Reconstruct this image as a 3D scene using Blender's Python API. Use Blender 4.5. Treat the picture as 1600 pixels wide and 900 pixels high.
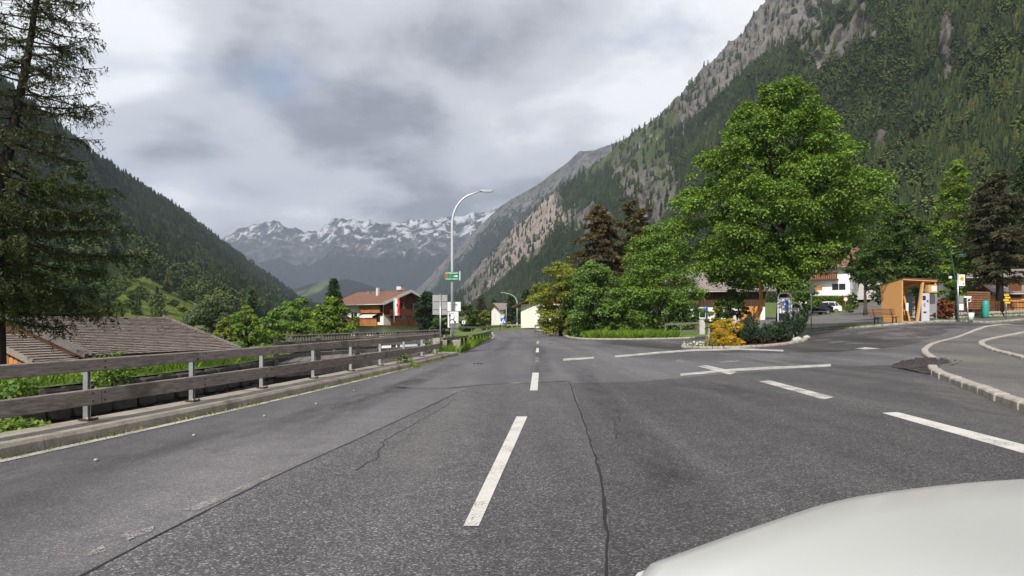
import bpy, bmesh, math, random
import numpy as np
from mathutils import Vector, Matrix, noise as mnoise

sc = bpy.context.scene
for _o in list(bpy.data.objects):
    bpy.data.objects.remove(_o)
COL = sc.collection
R = math.radians

# ------------------------------------------------------------------ camera
F, H, XC, YH = 1042.0, 1.45, 800.0, 502.0       # focal length in photo pixels, eye height, horizon row
cam_d = bpy.data.cameras.new("camera")
cam = bpy.data.objects.new("camera", cam_d)
COL.objects.link(cam)
cam.location = (0, 0, H)
cam.rotation_euler = (R(90), 0, 0)
cam_d.sensor_width = 36.0
cam_d.lens = 36.0 * F / 1600.0
cam_d.shift_y = (YH - 450.0) / 1600.0
cam_d.clip_start = 0.05
cam_d.clip_end = 30000
sc.camera = cam

# ------------------------------------------------------------------ sky, sun, exposure
SUN_EL = R(40)
SUN_DIR = Vector((-0.42, -0.91, 0)).normalized() * math.cos(SUN_EL) + Vector((0, 0, math.sin(SUN_EL)))
world = bpy.data.worlds.new("World")
sc.world = world
world.use_nodes = True
wn, wl = world.node_tree.nodes, world.node_tree.links
wn.clear()
def N(nodes, typ, **kw):
    n = nodes.new(typ)
    for k, v in kw.items():
        setattr(n, k, v)
    return n
w_out = N(wn, 'ShaderNodeOutputWorld')
sky = N(wn, 'ShaderNodeTexSky', sky_type='NISHITA', sun_disc=False)
sky.sun_elevation = SUN_EL
sky.sun_rotation = math.atan2(SUN_DIR.x, SUN_DIR.y)
bg_sky = N(wn, 'ShaderNodeBackground'); bg_sky.inputs['Strength'].default_value = 0.12
wl.new(sky.outputs[0], bg_sky.inputs[0])
tc = N(wn, 'ShaderNodeTexCoord')
sep = N(wn, 'ShaderNodeSeparateXYZ'); wl.new(tc.outputs['Generated'], sep.inputs[0])
def wmath(op, a, b=None, c=None, clamp=False):
    m = N(wn, 'ShaderNodeMath', operation=op); m.use_clamp = clamp
    for i, v in enumerate((a, b, c)):
        if v is None: continue
        if isinstance(v, (int, float)): m.inputs[i].default_value = v
        else: wl.new(v, m.inputs[i])
    return m.outputs[0]
zc = wmath('MAXIMUM', sep.outputs['Z'], 0.0)
zz = wmath('ADD', zc, 0.28)
cx = wmath('DIVIDE', sep.outputs['X'], zz); cy = wmath('DIVIDE', sep.outputs['Y'], zz)
comb = N(wn, 'ShaderNodeCombineXYZ'); wl.new(cx, comb.inputs[0]); wl.new(cy, comb.inputs[1])
SKY_OFF = (25.664, 11.963, 2.431)
vadd = N(wn, 'ShaderNodeVectorMath', operation='ADD'); wl.new(comb.outputs[0], vadd.inputs[0]); vadd.inputs[1].default_value = SKY_OFF
def wnoise(scale, detail, rough, dist, off=0.0):
    n = N(wn, 'ShaderNodeTexNoise'); n.noise_dimensions = '3D'
    n.inputs['Scale'].default_value = scale; n.inputs['Detail'].default_value = detail
    n.inputs['Roughness'].default_value = rough; n.inputs['Distortion'].default_value = dist
    v = N(wn, 'ShaderNodeVectorMath', operation='ADD'); wl.new(vadd.outputs[0], v.inputs[0]); v.inputs[1].default_value = (off, off * 1.7, off * .3)
    wl.new(v.outputs[0], n.inputs['Vector'])
    return n.outputs['Fac']
big = wnoise(1.25, 2.0, 0.5, 0.3)
mid = wnoise(2.4, 8.0, 0.58, 0.15, 4.2)
thick = wmath('ADD', wmath('MULTIPLY', big, 0.66), wmath('MULTIPLY', mid, 0.34))
ramp = N(wn, 'ShaderNodeValToRGB'); wl.new(thick, ramp.inputs[0])
cr = ramp.color_ramp; cr.interpolation = 'EASE'
cr.elements[0].position = 0.405; cr.elements[0].color = (0.96, 0.965, 0.98, 1)
cr.elements[1].position = 0.615; cr.elements[1].color = (0.235, 0.245, 0.28, 1)
e = cr.elements.new(0.505); e.color = (0.60, 0.615, 0.66, 1)
bg_cl = N(wn, 'ShaderNodeBackground'); wl.new(ramp.outputs[0], bg_cl.inputs[0]); bg_cl.inputs['Strength'].default_value = 1.0
hole = wnoise(1.7, 5.0, 0.5, 0.2, 9.3)
hr = N(wn, 'ShaderNodeValToRGB'); wl.new(hole, hr.inputs[0])
hr.color_ramp.elements[0].position = 0.60; hr.color_ramp.elements[0].color = (1, 1, 1, 1)
hr.color_ramp.elements[1].position = 0.74; hr.color_ramp.elements[1].color = (0.35, 0.35, 0.35, 1)
mixw = N(wn, 'ShaderNodeMixShader')
wl.new(hr.outputs[0], mixw.inputs[0]); wl.new(bg_sky.outputs[0], mixw.inputs[1]); wl.new(bg_cl.outputs[0], mixw.inputs[2])
wl.new(mixw.outputs[0], w_out.inputs[0])

sun_d = bpy.data.lights.new("sun", 'SUN'); sun_d.energy = 4.6; sun_d.angle = R(0.6); sun_d.color = (1.0, 0.94, 0.85)
sun = bpy.data.objects.new("sun", sun_d); COL.objects.link(sun)
sun.rotation_euler = SUN_DIR.to_track_quat('Z', 'Y').to_euler()
sc.view_settings.view_transform = 'Standard'; sc.view_settings.look = 'None'
sc.view_settings.exposure = 0.22; sc.view_settings.gamma = 1.0; sc.view_settings.use_curve_mapping = False
sc.render.engine = 'CYCLES'
cy_ = sc.cycles
cy_.use_denoising = True
cy_.max_bounces = 5; cy_.diffuse_bounces = 2; cy_.glossy_bounces = 2; cy_.transmission_bounces = 4
cy_.volume_bounces = 0; cy_.transparent_max_bounces = 6; cy_.caustics_reflective = False; cy_.caustics_refractive = False
cy_.use_adaptive_sampling = True; cy_.adaptive_threshold = 0.02
try: cy_.denoising_input_passes = 'RGB_ALBEDO_NORMAL'
except Exception: pass

# ------------------------------------------------------------------ helpers
def at(px, py, D):
    """world point seen at photo pixel (px,py) if it stands D metres ahead"""
    return Vector(((px - XC) / F * D, D, H - (py - YH) / F * D))

def tag(o, label=None, cat=None, group=None, kind=None):
    if label: o['label'] = label
    if cat: o['category'] = cat
    if group: o['group'] = group
    if kind: o['kind'] = kind
    return o

def thing(name, label, cat, loc=(0, 0, 0), rz=0.0, group=None):
    o = bpy.data.objects.new(name, None); COL.objects.link(o)
    o.empty_display_size = 0.2
    o.location = loc; o.rotation_euler = (0, 0, rz)
    return tag(o, label, cat, group)

def link_mesh(name, me, mat, parent=None):
    o = bpy.data.objects.new(name, me); COL.objects.link(o)
    if mat is not None and not me.materials:
        me.materials.append(mat)
    if parent is not None: o.parent = parent
    return o

def copy_tree(o, parent=None, loc=None, rz=None):
    c = o.copy(); COL.objects.link(c)
    if parent is not None: c.parent = parent
    if loc is not None: c.location = loc
    if rz is not None: c.rotation_euler = (0, 0, rz)
    for ch in list(o.children): copy_tree(ch, c)
    return c

class MB:
    def __init__(s): s.v = []; s.f = []; s.sm = []
    def add(s, vs, fs, smooth=False):
        n = len(s.v); s.v += [tuple(p) for p in vs]
        for f in fs: s.f.append(tuple(i + n for i in f)); s.sm.append(smooth)
        return s
    def box(s, c, d, rz=0.0, taper=1.0, ch=0.0):
        x, y, z = d[0] / 2, d[1] / 2, d[2] / 2
        cs, sn = math.cos(rz), math.sin(rz)
        if ch <= 0:
            P = [(-x, -y, -z), (x, -y, -z), (x, y, -z), (-x, y, -z), (-x * taper, -y * taper, z), (x * taper, -y * taper, z), (x * taper, y * taper, z), (-x * taper, y * taper, z)]
            Fs = [(3, 2, 1, 0), (4, 5, 6, 7), (0, 1, 5, 4), (1, 2, 6, 5), (2, 3, 7, 6), (3, 0, 4, 7)]
        else:
            b = bmesh.new(); bmesh.ops.create_cube(b, size=1.0)
            for v in b.verts: v.co = Vector((v.co.x * 2 * x, v.co.y * 2 * y, v.co.z * 2 * z))
            bmesh.ops.bevel(b, geom=b.edges[:], offset=ch, segments=1, affect='EDGES')
            b.verts.index_update()
            P = [tuple(v.co) for v in b.verts]; Fs = [tuple(v.index for v in f.verts) for f in b.faces]; b.free()
        return s.add([(c[0] + p[0] * cs - p[1] * sn, c[1] + p[0] * sn + p[1] * cs, c[2] + p[2]) for p in P], Fs)
    def bar(s, a, b, w, h, up=(0, 0, 1)):
        a, b = Vector(a), Vector(b); d = (b - a).normalized(); up = Vector(up)
        if abs(d.dot(up)) > 0.99: up = Vector((0, 1, 0))
        r = d.cross(up).normalized(); u = r.cross(d).normalized()
        P = []
        for p in (a, b):
            for (i, j) in ((-1, -1), (1, -1), (1, 1), (-1, 1)): P.append(p + r * (i * w / 2) + u * (j * h / 2))
        return s.add(P, [(0, 1, 2, 3), (7, 6, 5, 4), (1, 0, 4, 5), (2, 1, 5, 6), (3, 2, 6, 7), (0, 3, 7, 4)])
    def tube(s, pts, rad, n=8, cap=True, smooth=True):
        pts = [Vector(p) for p in pts]
        if not isinstance(rad, (list, tuple)): rad = [rad] * len(pts)
        d0 = (pts[1] - pts[0]).normalized()
        up = Vector((0, 0, 1)) if abs(d0.z) < 0.9 else Vector((1, 0, 0))
        r = d0.cross(up).normalized()
        V = []
        for i, p in enumerate(pts):
            d = (pts[min(i + 1, len(pts) - 1)] - pts[max(i - 1, 0)]).normalized()
            r = (r - d * r.dot(d)).normalized(); u = d.cross(r)
            for k in range(n):
                a = 2 * math.pi * k / n
                V.append(p + (r * math.cos(a) + u * math.sin(a)) * rad[i])
        Fs = []
        for i in range(len(pts) - 1):
            for k in range(n):
                k2 = (k + 1) % n
                Fs.append((i * n + k, i * n + k2, (i + 1) * n + k2, (i + 1) * n + k))
        s.add(V, Fs, smooth)
        if cap:
            m = len(s.v) - len(V)
            s.f.append(tuple(m + k for k in reversed(range(n)))); s.sm.append(False)
            e = m + (len(pts) - 1) * n
            s.f.append(tuple(e + k for k in range(n))); s.sm.append(False)
        return s
    def prism(s, poly, a, b):
        """poly: list of (x,z); extruded along y from a to b"""
        n = len(poly)
        P = [(x, a, z) for x, z in poly] + [(x, b, z) for x, z in poly]
        Fs = [tuple(range(n)), tuple(reversed(range(n, 2 * n)))]
        for i in range(n):
            j = (i + 1) % n; Fs.append((i, i + n, j + n, j))
        return s.add(P, Fs)
    def plate(s, poly, z0, z1):
        """poly: list of (x,y); extruded from z0 to z1"""
        n = len(poly)
        P = [(x, y, z0) for x, y in poly] + [(x, y, z1) for x, y in poly]
        Fs = [tuple(reversed(range(n))), tuple(range(n, 2 * n))]
        for i in range(n):
            j = (i + 1) % n; Fs.append((i, j, j + n, i + n))
        return s.add(P, Fs)
    def build(s, name, mat, parent=None, off=None):
        me = bpy.data.meshes.new(name)
        V = s.v if off is None else [(x - off[0], y - off[1], z - off[2]) for x, y, z in s.v]
        me.from_pydata(V, [], s.f); me.update()
        if any(s.sm): me.polygons.foreach_set('use_smooth', s.sm)
        b = bmesh.new(); b.from_mesh(me); bmesh.ops.recalc_face_normals(b, faces=b.faces); b.to_mesh(me); b.free()
        return link_mesh(name, me, mat, parent)

def fast_mesh(name, V, Q, smooth=False):
    """numpy verts (n,3) and faces (m,k) -> mesh"""
    V = np.asarray(V, np.float32); Q = np.asarray(Q, np.int32)
    me = bpy.data.meshes.new(name)
    m, k = Q.shape
    me.vertices.add(len(V)); me.vertices.foreach_set('co', V.ravel())
    me.loops.add(m * k); me.loops.foreach_set('vertex_index', Q.ravel())
    me.polygons.add(m); me.polygons.foreach_set('loop_start', np.arange(0, m * k, k, dtype=np.int32))
    if smooth: me.polygons.foreach_set('use_smooth', np.ones(m, bool))
    me.update(calc_edges=True)
    return me

# ------------------------------------------------------------------ materials
MATS = {}
def new_mat(name):
    m = bpy.data.materials.new(name); m.use_nodes = True; nt = m.node_tree; nt.nodes.clear()
    o = nt.nodes.new('ShaderNodeOutputMaterial'); b = nt.nodes.new('ShaderNodeBsdfPrincipled')
    nt.links.new(b.outputs[0], o.inputs[0]); MATS[name] = m
    return m, nt, b, o
def ramp_node(nt, src, stops):
    r = nt.nodes.new('ShaderNodeValToRGB'); nt.links.new(src, r.inputs[0])
    el = r.color_ramp.elements
    while len(el) < len(stops): el.new(0.5)
    for e_, (p, c) in zip(el, stops):
        e_.position = p; e_.color = tuple(c) + (1,) if len(c) == 3 else c
    return r.outputs[0]
def tex(nt, typ, coord, scale, **kw):
    n = nt.nodes.new(typ); n.inputs['Scale'].default_value = scale
    for k, v in kw.items(): n.inputs[k].default_value = v
    nt.links.new(coord, n.inputs['Vector']); return n
def coords(nt, stretch=None, which='Object'):
    t = nt.nodes.new('ShaderNodeTexCoord')
    if stretch is None: return t.outputs[which]
    mp = nt.nodes.new('ShaderNodeMapping'); mp.inputs['Scale'].default_value = stretch
    nt.links.new(t.outputs[which], mp.inputs[0]); return mp.outputs[0]
def mixc(nt, fac, a, b, mode='MIX'):
    m = nt.nodes.new('ShaderNodeMix'); m.data_type = 'RGBA'; m.blend_type = mode
    for sk, v in ((m.inputs[0], fac), (m.inputs[6], a), (m.inputs[7], b)):
        if isinstance(v, (int, float)): sk.default_value = v
        elif isinstance(v, tuple): sk.default_value = v + (1,) if len(v) == 3 else v
        else: nt.links.new(v, sk)
    return m.outputs[2]
def bump(nt, bsdf, h, strength, dist):
    b = nt.nodes.new('ShaderNodeBump'); b.inputs['Strength'].default_value = strength; b.inputs['Distance'].default_value = dist
    nt.links.new(h, b.inputs['Height']); nt.links.new(b.outputs[0], bsdf.inputs['Normal'])
def pmat(name, c1, c2=None, scale=4.0, rough=0.7, bmp=0.0, bdist=0.01, metal=0.0, stretch=None, detail=5.0, spec=0.4, per_object=0.0):
    """principled material, two colours blended by noise, optional bump"""
    m, nt, b, o = new_mat(name)
    c2 = c2 or tuple(x * 0.75 for x in c1)
    co = coords(nt, stretch)
    n = tex(nt, 'ShaderNodeTexNoise', co, scale, Detail=detail, Roughness=0.6)
    c = ramp_node(nt, n.outputs['Fac'], [(0.3, c2), (0.7, c1)])
    if per_object > 0:
        oi = nt.nodes.new('ShaderNodeObjectInfo')
        mm = nt.nodes.new('ShaderNodeMapRange'); nt.links.new(oi.outputs['Random'], mm.inputs[0])
        mm.inputs[3].default_value = 1 - per_object; mm.inputs[4].default_value = 1 + per_object
        cc = nt.nodes.new('ShaderNodeVectorMath'); cc.operation = 'SCALE'
        nt.links.new(c, cc.inputs[0]); nt.links.new(mm.outputs[0], cc.inputs['Scale']); c = cc.outputs[0]
    nt.links.new(c, b.inputs['Base Color'])
    b.inputs['Roughness'].default_value = rough; b.inputs['Metallic'].default_value = metal
    b.inputs['Specular IOR Level'].default_value = spec
    if bmp > 0: bump(nt, b, n.outputs['Fac'], bmp, bdist)
    return m
def leafmat(name, c, var=0.45, trans=0.35, hue=(1.25, 1.1, 0.8), rough=0.55):
    """thin leaf: diffuse plus light coming through, colour differing leaf by leaf and clump by clump"""
    m, nt, b, o = new_mat(name)
    g = nt.nodes.new('ShaderNodeNewGeometry')
    co = coords(nt)
    n = tex(nt, 'ShaderNodeTexNoise', co, 0.9, Detail=2.0)
    add = nt.nodes.new('ShaderNodeMath'); add.operation = 'MULTIPLY_ADD'
    nt.links.new(g.outputs['Random Per Island'], add.inputs[0]); add.inputs[1].default_value = 0.6
    nt.links.new(n.outputs['Fac'], add.inputs[2])
    lo = tuple(x * (1 - var) for x in c); hi = tuple(min(1, x * (1 + var) * h) for x, h in zip(c, hue))
    col = ramp_node(nt, add.outputs[0], [(0.35, lo), (0.75, c), (1.15 if False else 1.0, hi)])
    nt.links.new(col, b.inputs['Base Color']); b.inputs['Roughness'].default_value = rough
    b.inputs['Specular IOR Level'].default_value = 0.3
    t = nt.nodes.new('ShaderNodeBsdfTranslucent')
    br = mixc(nt, 1.0, col, (1.35, 1.5, 0.6), 'MULTIPLY'); nt.links.new(br, t.inputs['Color'])
    ms = nt.nodes.new('ShaderNodeMixShader'); ms.inputs[0].default_value = trans
    nt.links.new(b.outputs[0], ms.inputs[1]); nt.links.new(t.outputs[0], ms.inputs[2]); nt.links.new(ms.outputs[0], o.inputs[0])
    return m

def asphalt(name, lo, hi, speck=0.5, grain=95.0, wet=0.0, warm=(1, 1, 1)):
    m, nt, b, o = new_mat(name)
    co = coords(nt, None, 'Object')
    big_ = tex(nt, 'ShaderNodeTexNoise', coords(nt, (1, 0.35, 1)), 0.35, Detail=6.0, Roughness=0.6)
    base = ramp_node(nt, big_.outputs['Fac'], [(0.3, lo), (0.7, hi)])
    trk = tex(nt, 'ShaderNodeTexNoise', coords(nt, (1.0, 0.045, 1)), 0.85, Detail=4.0, Roughness=0.55, Distortion=0.3)
    base = mixc(nt, 1.0, base, ramp_node(nt, trk.outputs['Fac'], [(0.34, (0.78, 0.78, 0.78)), (0.66, (1.2, 1.19, 1.18))]), 'MULTIPLY')
    blot = tex(nt, 'ShaderNodeTexNoise', co, 2.3, Detail=6.0, Roughness=0.7)
    base = mixc(nt, 1.0, base, ramp_node(nt, blot.outputs['Fac'], [(0.30, (0.80, 0.80, 0.80)), (0.5, (1, 1, 1)), (0.72, (1.14, 1.13, 1.12))]), 'MULTIPLY')
    v = tex(nt, 'ShaderNodeTexVoronoi', co, grain); v.feature = 'F1'
    v2 = tex(nt, 'ShaderNodeTexNoise', co, grain * 0.55, Detail=3.0, Roughness=0.75)
    sp = nt.nodes.new('ShaderNodeSeparateColor'); nt.links.new(v.outputs['Color'], sp.inputs[0])
    gr = ramp_node(nt, sp.outputs[0], [(0.0, (0.42,) * 3), (0.72, (0.95,) * 3), (0.86, (1.5,) * 3), (1.0, (2.9, 2.8, 2.7))])
    gn = ramp_node(nt, v2.outputs['Fac'], [(0.3, (0.5,) * 3), (0.7, (1.5,) * 3)])
    c = mixc(nt, speck, base, mixc(nt, 1.0, base, gr, 'MULTIPLY'))
    c = mixc(nt, speck, c, mixc(nt, 1.0, c, gn, 'MULTIPLY'))
    rough = 0.75
    b.inputs['Specular IOR Level'].default_value = 0.35
    if wet > 0:
        w = tex(nt, 'ShaderNodeTexNoise', coords(nt, (0.22, 0.09, 1)), 0.9, Detail=5.0, Roughness=0.55, Distortion=0.6)
        wm = ramp_node(nt, w.outputs['Fac'], [(0.48, (0, 0, 0)), (0.62, (1, 1, 1))])
        f = nt.nodes.new('ShaderNodeMath'); f.operation = 'MULTIPLY'; nt.links.new(wm, f.inputs[0]); f.inputs[1].default_value = wet
        c = mixc(nt, f.outputs[0], c, mixc(nt, 1.0, c, (0.45, 0.44, 0.43), 'MULTIPLY'))
        mr = nt.nodes.new('ShaderNodeMapRange'); nt.links.new(f.outputs[0], mr.inputs[0]); mr.inputs[3].default_value = 0.75; mr.inputs[4].default_value = 0.36
        nt.links.new(mr.outputs[0], b.inputs['Roughness'])
    else:
        b.inputs['Roughness'].default_value = rough
    nt.links.new(c, b.inputs['Base Color'])
    bump(nt, b, v.outputs['Distance'], 0.55, 0.006)
    return m

asphalt('asphalt_old', (0.096, 0.093, 0.100), (0.142, 0.138, 0.146), 0.5, 95, wet=0.5)
asphalt('asphalt_near', (0.076, 0.074, 0.079), (0.112, 0.109, 0.116), 0.9, 85)
asphalt('asphalt_dark', (0.058, 0.056, 0.059), (0.092, 0.089, 0.092), 0.9, 80)
asphalt('asphalt_side', (0.10, 0.097, 0.094), (0.15, 0.146, 0.14), 0.5, 90)
asphalt('asphalt_lane', (0.076, 0.074, 0.076), (0.108, 0.104, 0.106), 0.55, 100)
pmat('seam', (0.012, 0.012, 0.012), (0.02, 0.02, 0.02), 20, 0.8)
def paintmat(name, c, wear):
    m, nt, b, o = new_mat(name); co = coords(nt)
    v = tex(nt, 'ShaderNodeTexNoise', co, 70, Detail=5.0, Roughness=0.75)
    big_ = tex(nt, 'ShaderNodeTexNoise', co, 2.2, Detail=3.0)
    ad = nt.nodes.new('ShaderNodeMath'); ad.operation = 'MULTIPLY_ADD'; nt.links.new(big_.outputs['Fac'], ad.inputs[0]); ad.inputs[1].default_value = 0.5; nt.links.new(v.outputs['Fac'], ad.inputs[2])
    f = ramp_node(nt, ad.outputs[0], [(wear - 0.06, (0, 0, 0)), (wear + 0.06, (1, 1, 1))])
    b.inputs['Base Color'].default_value = c + (1,); b.inputs['Roughness'].default_value = 0.7
    tr_ = nt.nodes.new('ShaderNodeBsdfTransparent'); ms = nt.nodes.new('ShaderNodeMixShader')      # worn-off paint: the tarmac itself shows
    nt.links.new(f, ms.inputs[0]); nt.links.new(tr_.outputs[0], ms.inputs[1]); nt.links.new(b.outputs[0], ms.inputs[2]); nt.links.new(ms.outputs[0], o.inputs[0])
    bump(nt, b, v.outputs['Fac'], 0.4, 0.004)
paintmat('paint', (0.56, 0.54, 0.505), 0.63)
paintmat('paint_worn', (0.50, 0.485, 0.46), 0.69)
paintmat('paint_edge', (0.46, 0.445, 0.42), 0.68)
paintmat('paint_faint', (0.36, 0.34, 0.32), 0.80)
def concrete(name, c1, c2, stain, scale=3.0):
    m, nt, b, o = new_mat(name); co = coords(nt)
    n = tex(nt, 'ShaderNodeTexNoise', co, scale, Detail=8.0, Roughness=0.65)
    n2 = tex(nt, 'ShaderNodeTexNoise', co, scale * 14, Detail=4.0)
    st = tex(nt, 'ShaderNodeTexNoise', coords(nt, (1, 1, 0.25)), 1.6, Detail=6.0)
    c = ramp_node(nt, n.outputs['Fac'], [(0.3, c2), (0.7, c1)])
    c = mixc(nt, 0.35, c, mixc(nt, 1.0, c, ramp_node(nt, n2.outputs['Fac'], [(0.3, (0.4,) * 3), (0.7, (1.5,) * 3)]), 'MULTIPLY'))
    c = mixc(nt, ramp_node(nt, st.outputs['Fac'], [(0.55, (0, 0, 0)), (0.68, (0.8,) * 3)]), c, stain)
    nt.links.new(c, b.inputs['Base Color']); b.inputs['Roughness'].default_value = 0.85
    bump(nt, b, n2.outputs['Fac'], 0.5, 0.01)
concrete('concrete', (0.36, 0.32, 0.265), (0.22, 0.195, 0.16), (0.10, 0.085, 0.055))
concrete('kerbstone', (0.42, 0.39, 0.34), (0.27, 0.25, 0.215), (0.13, 0.125, 0.07), 6.0)
concrete('plaster', (0.80, 0.79, 0.76), (0.74, 0.73, 0.70), (0.62, 0.60, 0.57), 1.5)
concrete('plaster_grey', (0.62, 0.61, 0.59), (0.55, 0.54, 0.52), (0.5, 0.49, 0.47), 1.5)
concrete('plaster_cream', (0.78, 0.75, 0.65), (0.72, 0.69, 0.60), (0.64, 0.61, 0.53), 1.5)
concrete('stone_wall', (0.075, 0.07, 0.062), (0.03, 0.028, 0.025), (0.045, 0.055, 0.03), 2.0)
concrete('stone_light', (0.40, 0.385, 0.36), (0.24, 0.23, 0.21), (0.12, 0.13, 0.07), 4.0)
def woodmat(name, c1, c2, stretch=(1, 1, 1), rough=0.8, scale=6.0, knots=True, po=0.12):
    m, nt, b, o = new_mat(name)
    n = tex(nt, 'ShaderNodeTexNoise', coords(nt, stretch), scale, Detail=8.0, Roughness=0.65, Distortion=0.4)
    c = ramp_node(nt, n.outputs['Fac'], [(0.28, c2), (0.72, c1)])
    if knots:
        k = tex(nt, 'ShaderNodeTexNoise', coords(nt), 1.3, Detail=3.0)
        c = mixc(nt, ramp_node(nt, k.outputs['Fac'], [(0.58, (0, 0, 0)), (0.7, (0.6,) * 3)]), c, tuple(x * 0.45 for x in c2))
    oi = nt.nodes.new('ShaderNodeObjectInfo'); mm = nt.nodes.new('ShaderNodeMapRange'); nt.links.new(oi.outputs['Random'], mm.inputs[0])
    mm.inputs[3].default_value = 1 - po; mm.inputs[4].default_value = 1 + po
    s_ = nt.nodes.new('ShaderNodeVectorMath'); s_.operation = 'SCALE'; nt.links.new(c, s_.inputs[0]); nt.links.new(mm.outputs[0], s_.inputs['Scale'])
    nt.links.new(s_.outputs[0], b.inputs['Base Color']); b.inputs['Roughness'].default_value = rough
    b.inputs['Specular IOR Level'].default_value = 0.25
    bump(nt, b, n.outputs['Fac'], 0.35, 0.006)
woodmat('wood_grey', (0.37, 0.32, 0.28), (0.11, 0.09, 0.078), (4.5, 0.22, 7))
woodmat('wood_grey2', (0.20, 0.18, 0.165), (0.08, 0.07, 0.062), (3, 3, 0.6))
woodmat('wood_dark', (0.10, 0.055, 0.030), (0.045, 0.024, 0.014), (4, 4, 0.4))
woodmat('wood_chalet', (0.17, 0.065, 0.024), (0.085, 0.032, 0.013), (5, 5, 0.5))
woodmat('wood_honey', (0.38, 0.17, 0.055), (0.25, 0.10, 0.032), (0.5, 5, 5))
woodmat('wood_orange', (0.60, 0.28, 0.085), (0.44, 0.185, 0.05), (4, 4, 0.5))
woodmat('wood_shelter', (0.62, 0.345, 0.13), (0.57, 0.305, 0.11), (1, 1, 0.3), knots=False, po=0.02)
woodmat('wood_bench', (0.30, 0.15, 0.075), (0.17, 0.08, 0.04), (0.6, 8, 8))
woodmat('bark', (0.11, 0.085, 0.065), (0.035, 0.027, 0.02), (4, 4, 0.7), 0.95, 5.0, False)
woodmat('bark_dark', (0.05, 0.04, 0.033), (0.018, 0.015, 0.012), (4, 4, 0.7), 0.95, 5.0, False)
woodmat('shingle', (0.36, 0.305, 0.27), (0.17, 0.138, 0.12), (9, 9, 1.2), 0.85, 4.0, False, 0.25)
pmat('steel', (0.52, 0.53, 0.55), (0.40, 0.41, 0.43), 6, 0.42, metal=0.85)
pmat('steel_dull', (0.40, 0.41, 0.42), (0.30, 0.31, 0.32), 5, 0.55, metal=0.6)
pmat('lamp_grey', (0.55, 0.57, 0.60), (0.47, 0.49, 0.52), 3, 0.4, metal=0.3)
pmat('lamp_green', (0.02, 0.075, 0.062), (0.016, 0.06, 0.05), 3, 0.4)
pmat('sign_back', (0.36, 0.365, 0.37), (0.31, 0.315, 0.32), 2, 0.45, metal=0.3)
pmat('sign_white', (0.80, 0.80, 0.80), (0.74, 0.74, 0.75), 3, 0.4)
pmat('sign_green', (0.01, 0.19, 0.085), (0.01, 0.16, 0.07), 3, 0.4)
pmat('sign_red', (0.70, 0.03, 0.03), (0.62, 0.03, 0.03), 3, 0.4)
pmat('sign_blue', (0.02, 0.12, 0.50), (0.02, 0.10, 0.42), 3, 0.4)
pmat('sign_yellow', (0.75, 0.52, 0.03), (0.68, 0.45, 0.03), 3, 0.4)
pmat('print_black', (0.012, 0.012, 0.013), (0.018, 0.018, 0.018), 3, 0.5)
pmat('print_grey', (0.25, 0.25, 0.26), (0.22, 0.22, 0.23), 3, 0.5)
pmat('plastic_white', (0.74, 0.75, 0.76), (0.66, 0.67, 0.68), 3, 0.35)
pmat('plastic_dark', (0.02, 0.022, 0.03), (0.015, 0.016, 0.02), 3, 0.35)
pmat('machine_navy', (0.035, 0.04, 0.075), (0.03, 0.033, 0.06), 3, 0.4)
pmat('machine_grey', (0.50, 0.50, 0.56), (0.44, 0.44, 0.50), 3, 0.4)
pmat('teal', (0.03, 0.32, 0.26), (0.03, 0.26, 0.22), 3, 0.5)
pmat('rust_iron', (0.18, 0.07, 0.04), (0.09, 0.04, 0.025), 12, 0.85)
pmat('roof_brown', (0.20, 0.105, 0.072), (0.145, 0.074, 0.052), 1.2, 0.75, 0.3, 0.03)
pmat('roof_grey', (0.24, 0.20, 0.185), (0.18, 0.15, 0.14), 1.5, 0.75, 0.3, 0.03)
pmat('roof_red', (0.50, 0.15, 0.055), (0.36, 0.10, 0.04), 2.5, 0.75, 0.3, 0.03)
pmat('metal_roof', (0.26, 0.31, 0.36), (0.20, 0.24, 0.29), 2, 0.4, metal=0.5)
pmat('glass', (0.018, 0.022, 0.026), (0.012, 0.015, 0.018), 1, 0.08, spec=0.6)
pmat('glass_car', (0.012, 0.014, 0.016), (0.01, 0.011, 0.013), 1, 0.05, spec=0.7)
pmat('rubber', (0.015, 0.015, 0.015), (0.022, 0.021, 0.02), 8, 0.85)
pmat('car_black', (0.006, 0.007, 0.014), (0.006, 0.007, 0.014), 1, 0.12, spec=0.5)
pmat('car_white', (0.74, 0.74, 0.73), (0.72, 0.72, 0.71), 1, 0.2, spec=0.5)
pmat('chrome', (0.6, 0.6, 0.62), (0.55, 0.55, 0.57), 2, 0.2, metal=0.95)
pmat('tail_red', (0.35, 0.01, 0.01), (0.3, 0.01, 0.01), 2, 0.2)
pmat('curtain', (0.68, 0.66, 0.62), (0.55, 0.53, 0.5), 6, 0.9, stretch=(8, 8, 0.5))
pmat('soil', (0.085, 0.035, 0.022), (0.05, 0.022, 0.014), 8, 0.95, 0.5, 0.03)
pmat('gravel', (0.080, 0.070, 0.070), (0.025, 0.022, 0.023), 22, 0.95, 1.0, 0.05)
pmat('grass_ground', (0.115, 0.16, 0.028), (0.062, 0.095, 0.018), 1.4, 0.95, 0.6, 0.06)
pmat('grass_lawn', (0.12, 0.19, 0.03), (0.075, 0.125, 0.02), 2.2, 0.95, 0.6, 0.04)
pmat('dry_ground', (0.30, 0.22, 0.14), (0.19, 0.16, 0.08), 1.5, 0.95, 0.4, 0.04)
pmat('stream_bed', (0.10, 0.095, 0.085), (0.04, 0.04, 0.035), 3, 0.9, 0.7, 0.1)
pmat('water', (0.03, 0.035, 0.032), (0.02, 0.025, 0.022), 5, 0.45, 0.8, 0.12, spec=0.3)
pmat('petal', (0.80, 0.76, 0.76), (0.72, 0.62, 0.66), 5, 0.7)
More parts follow.
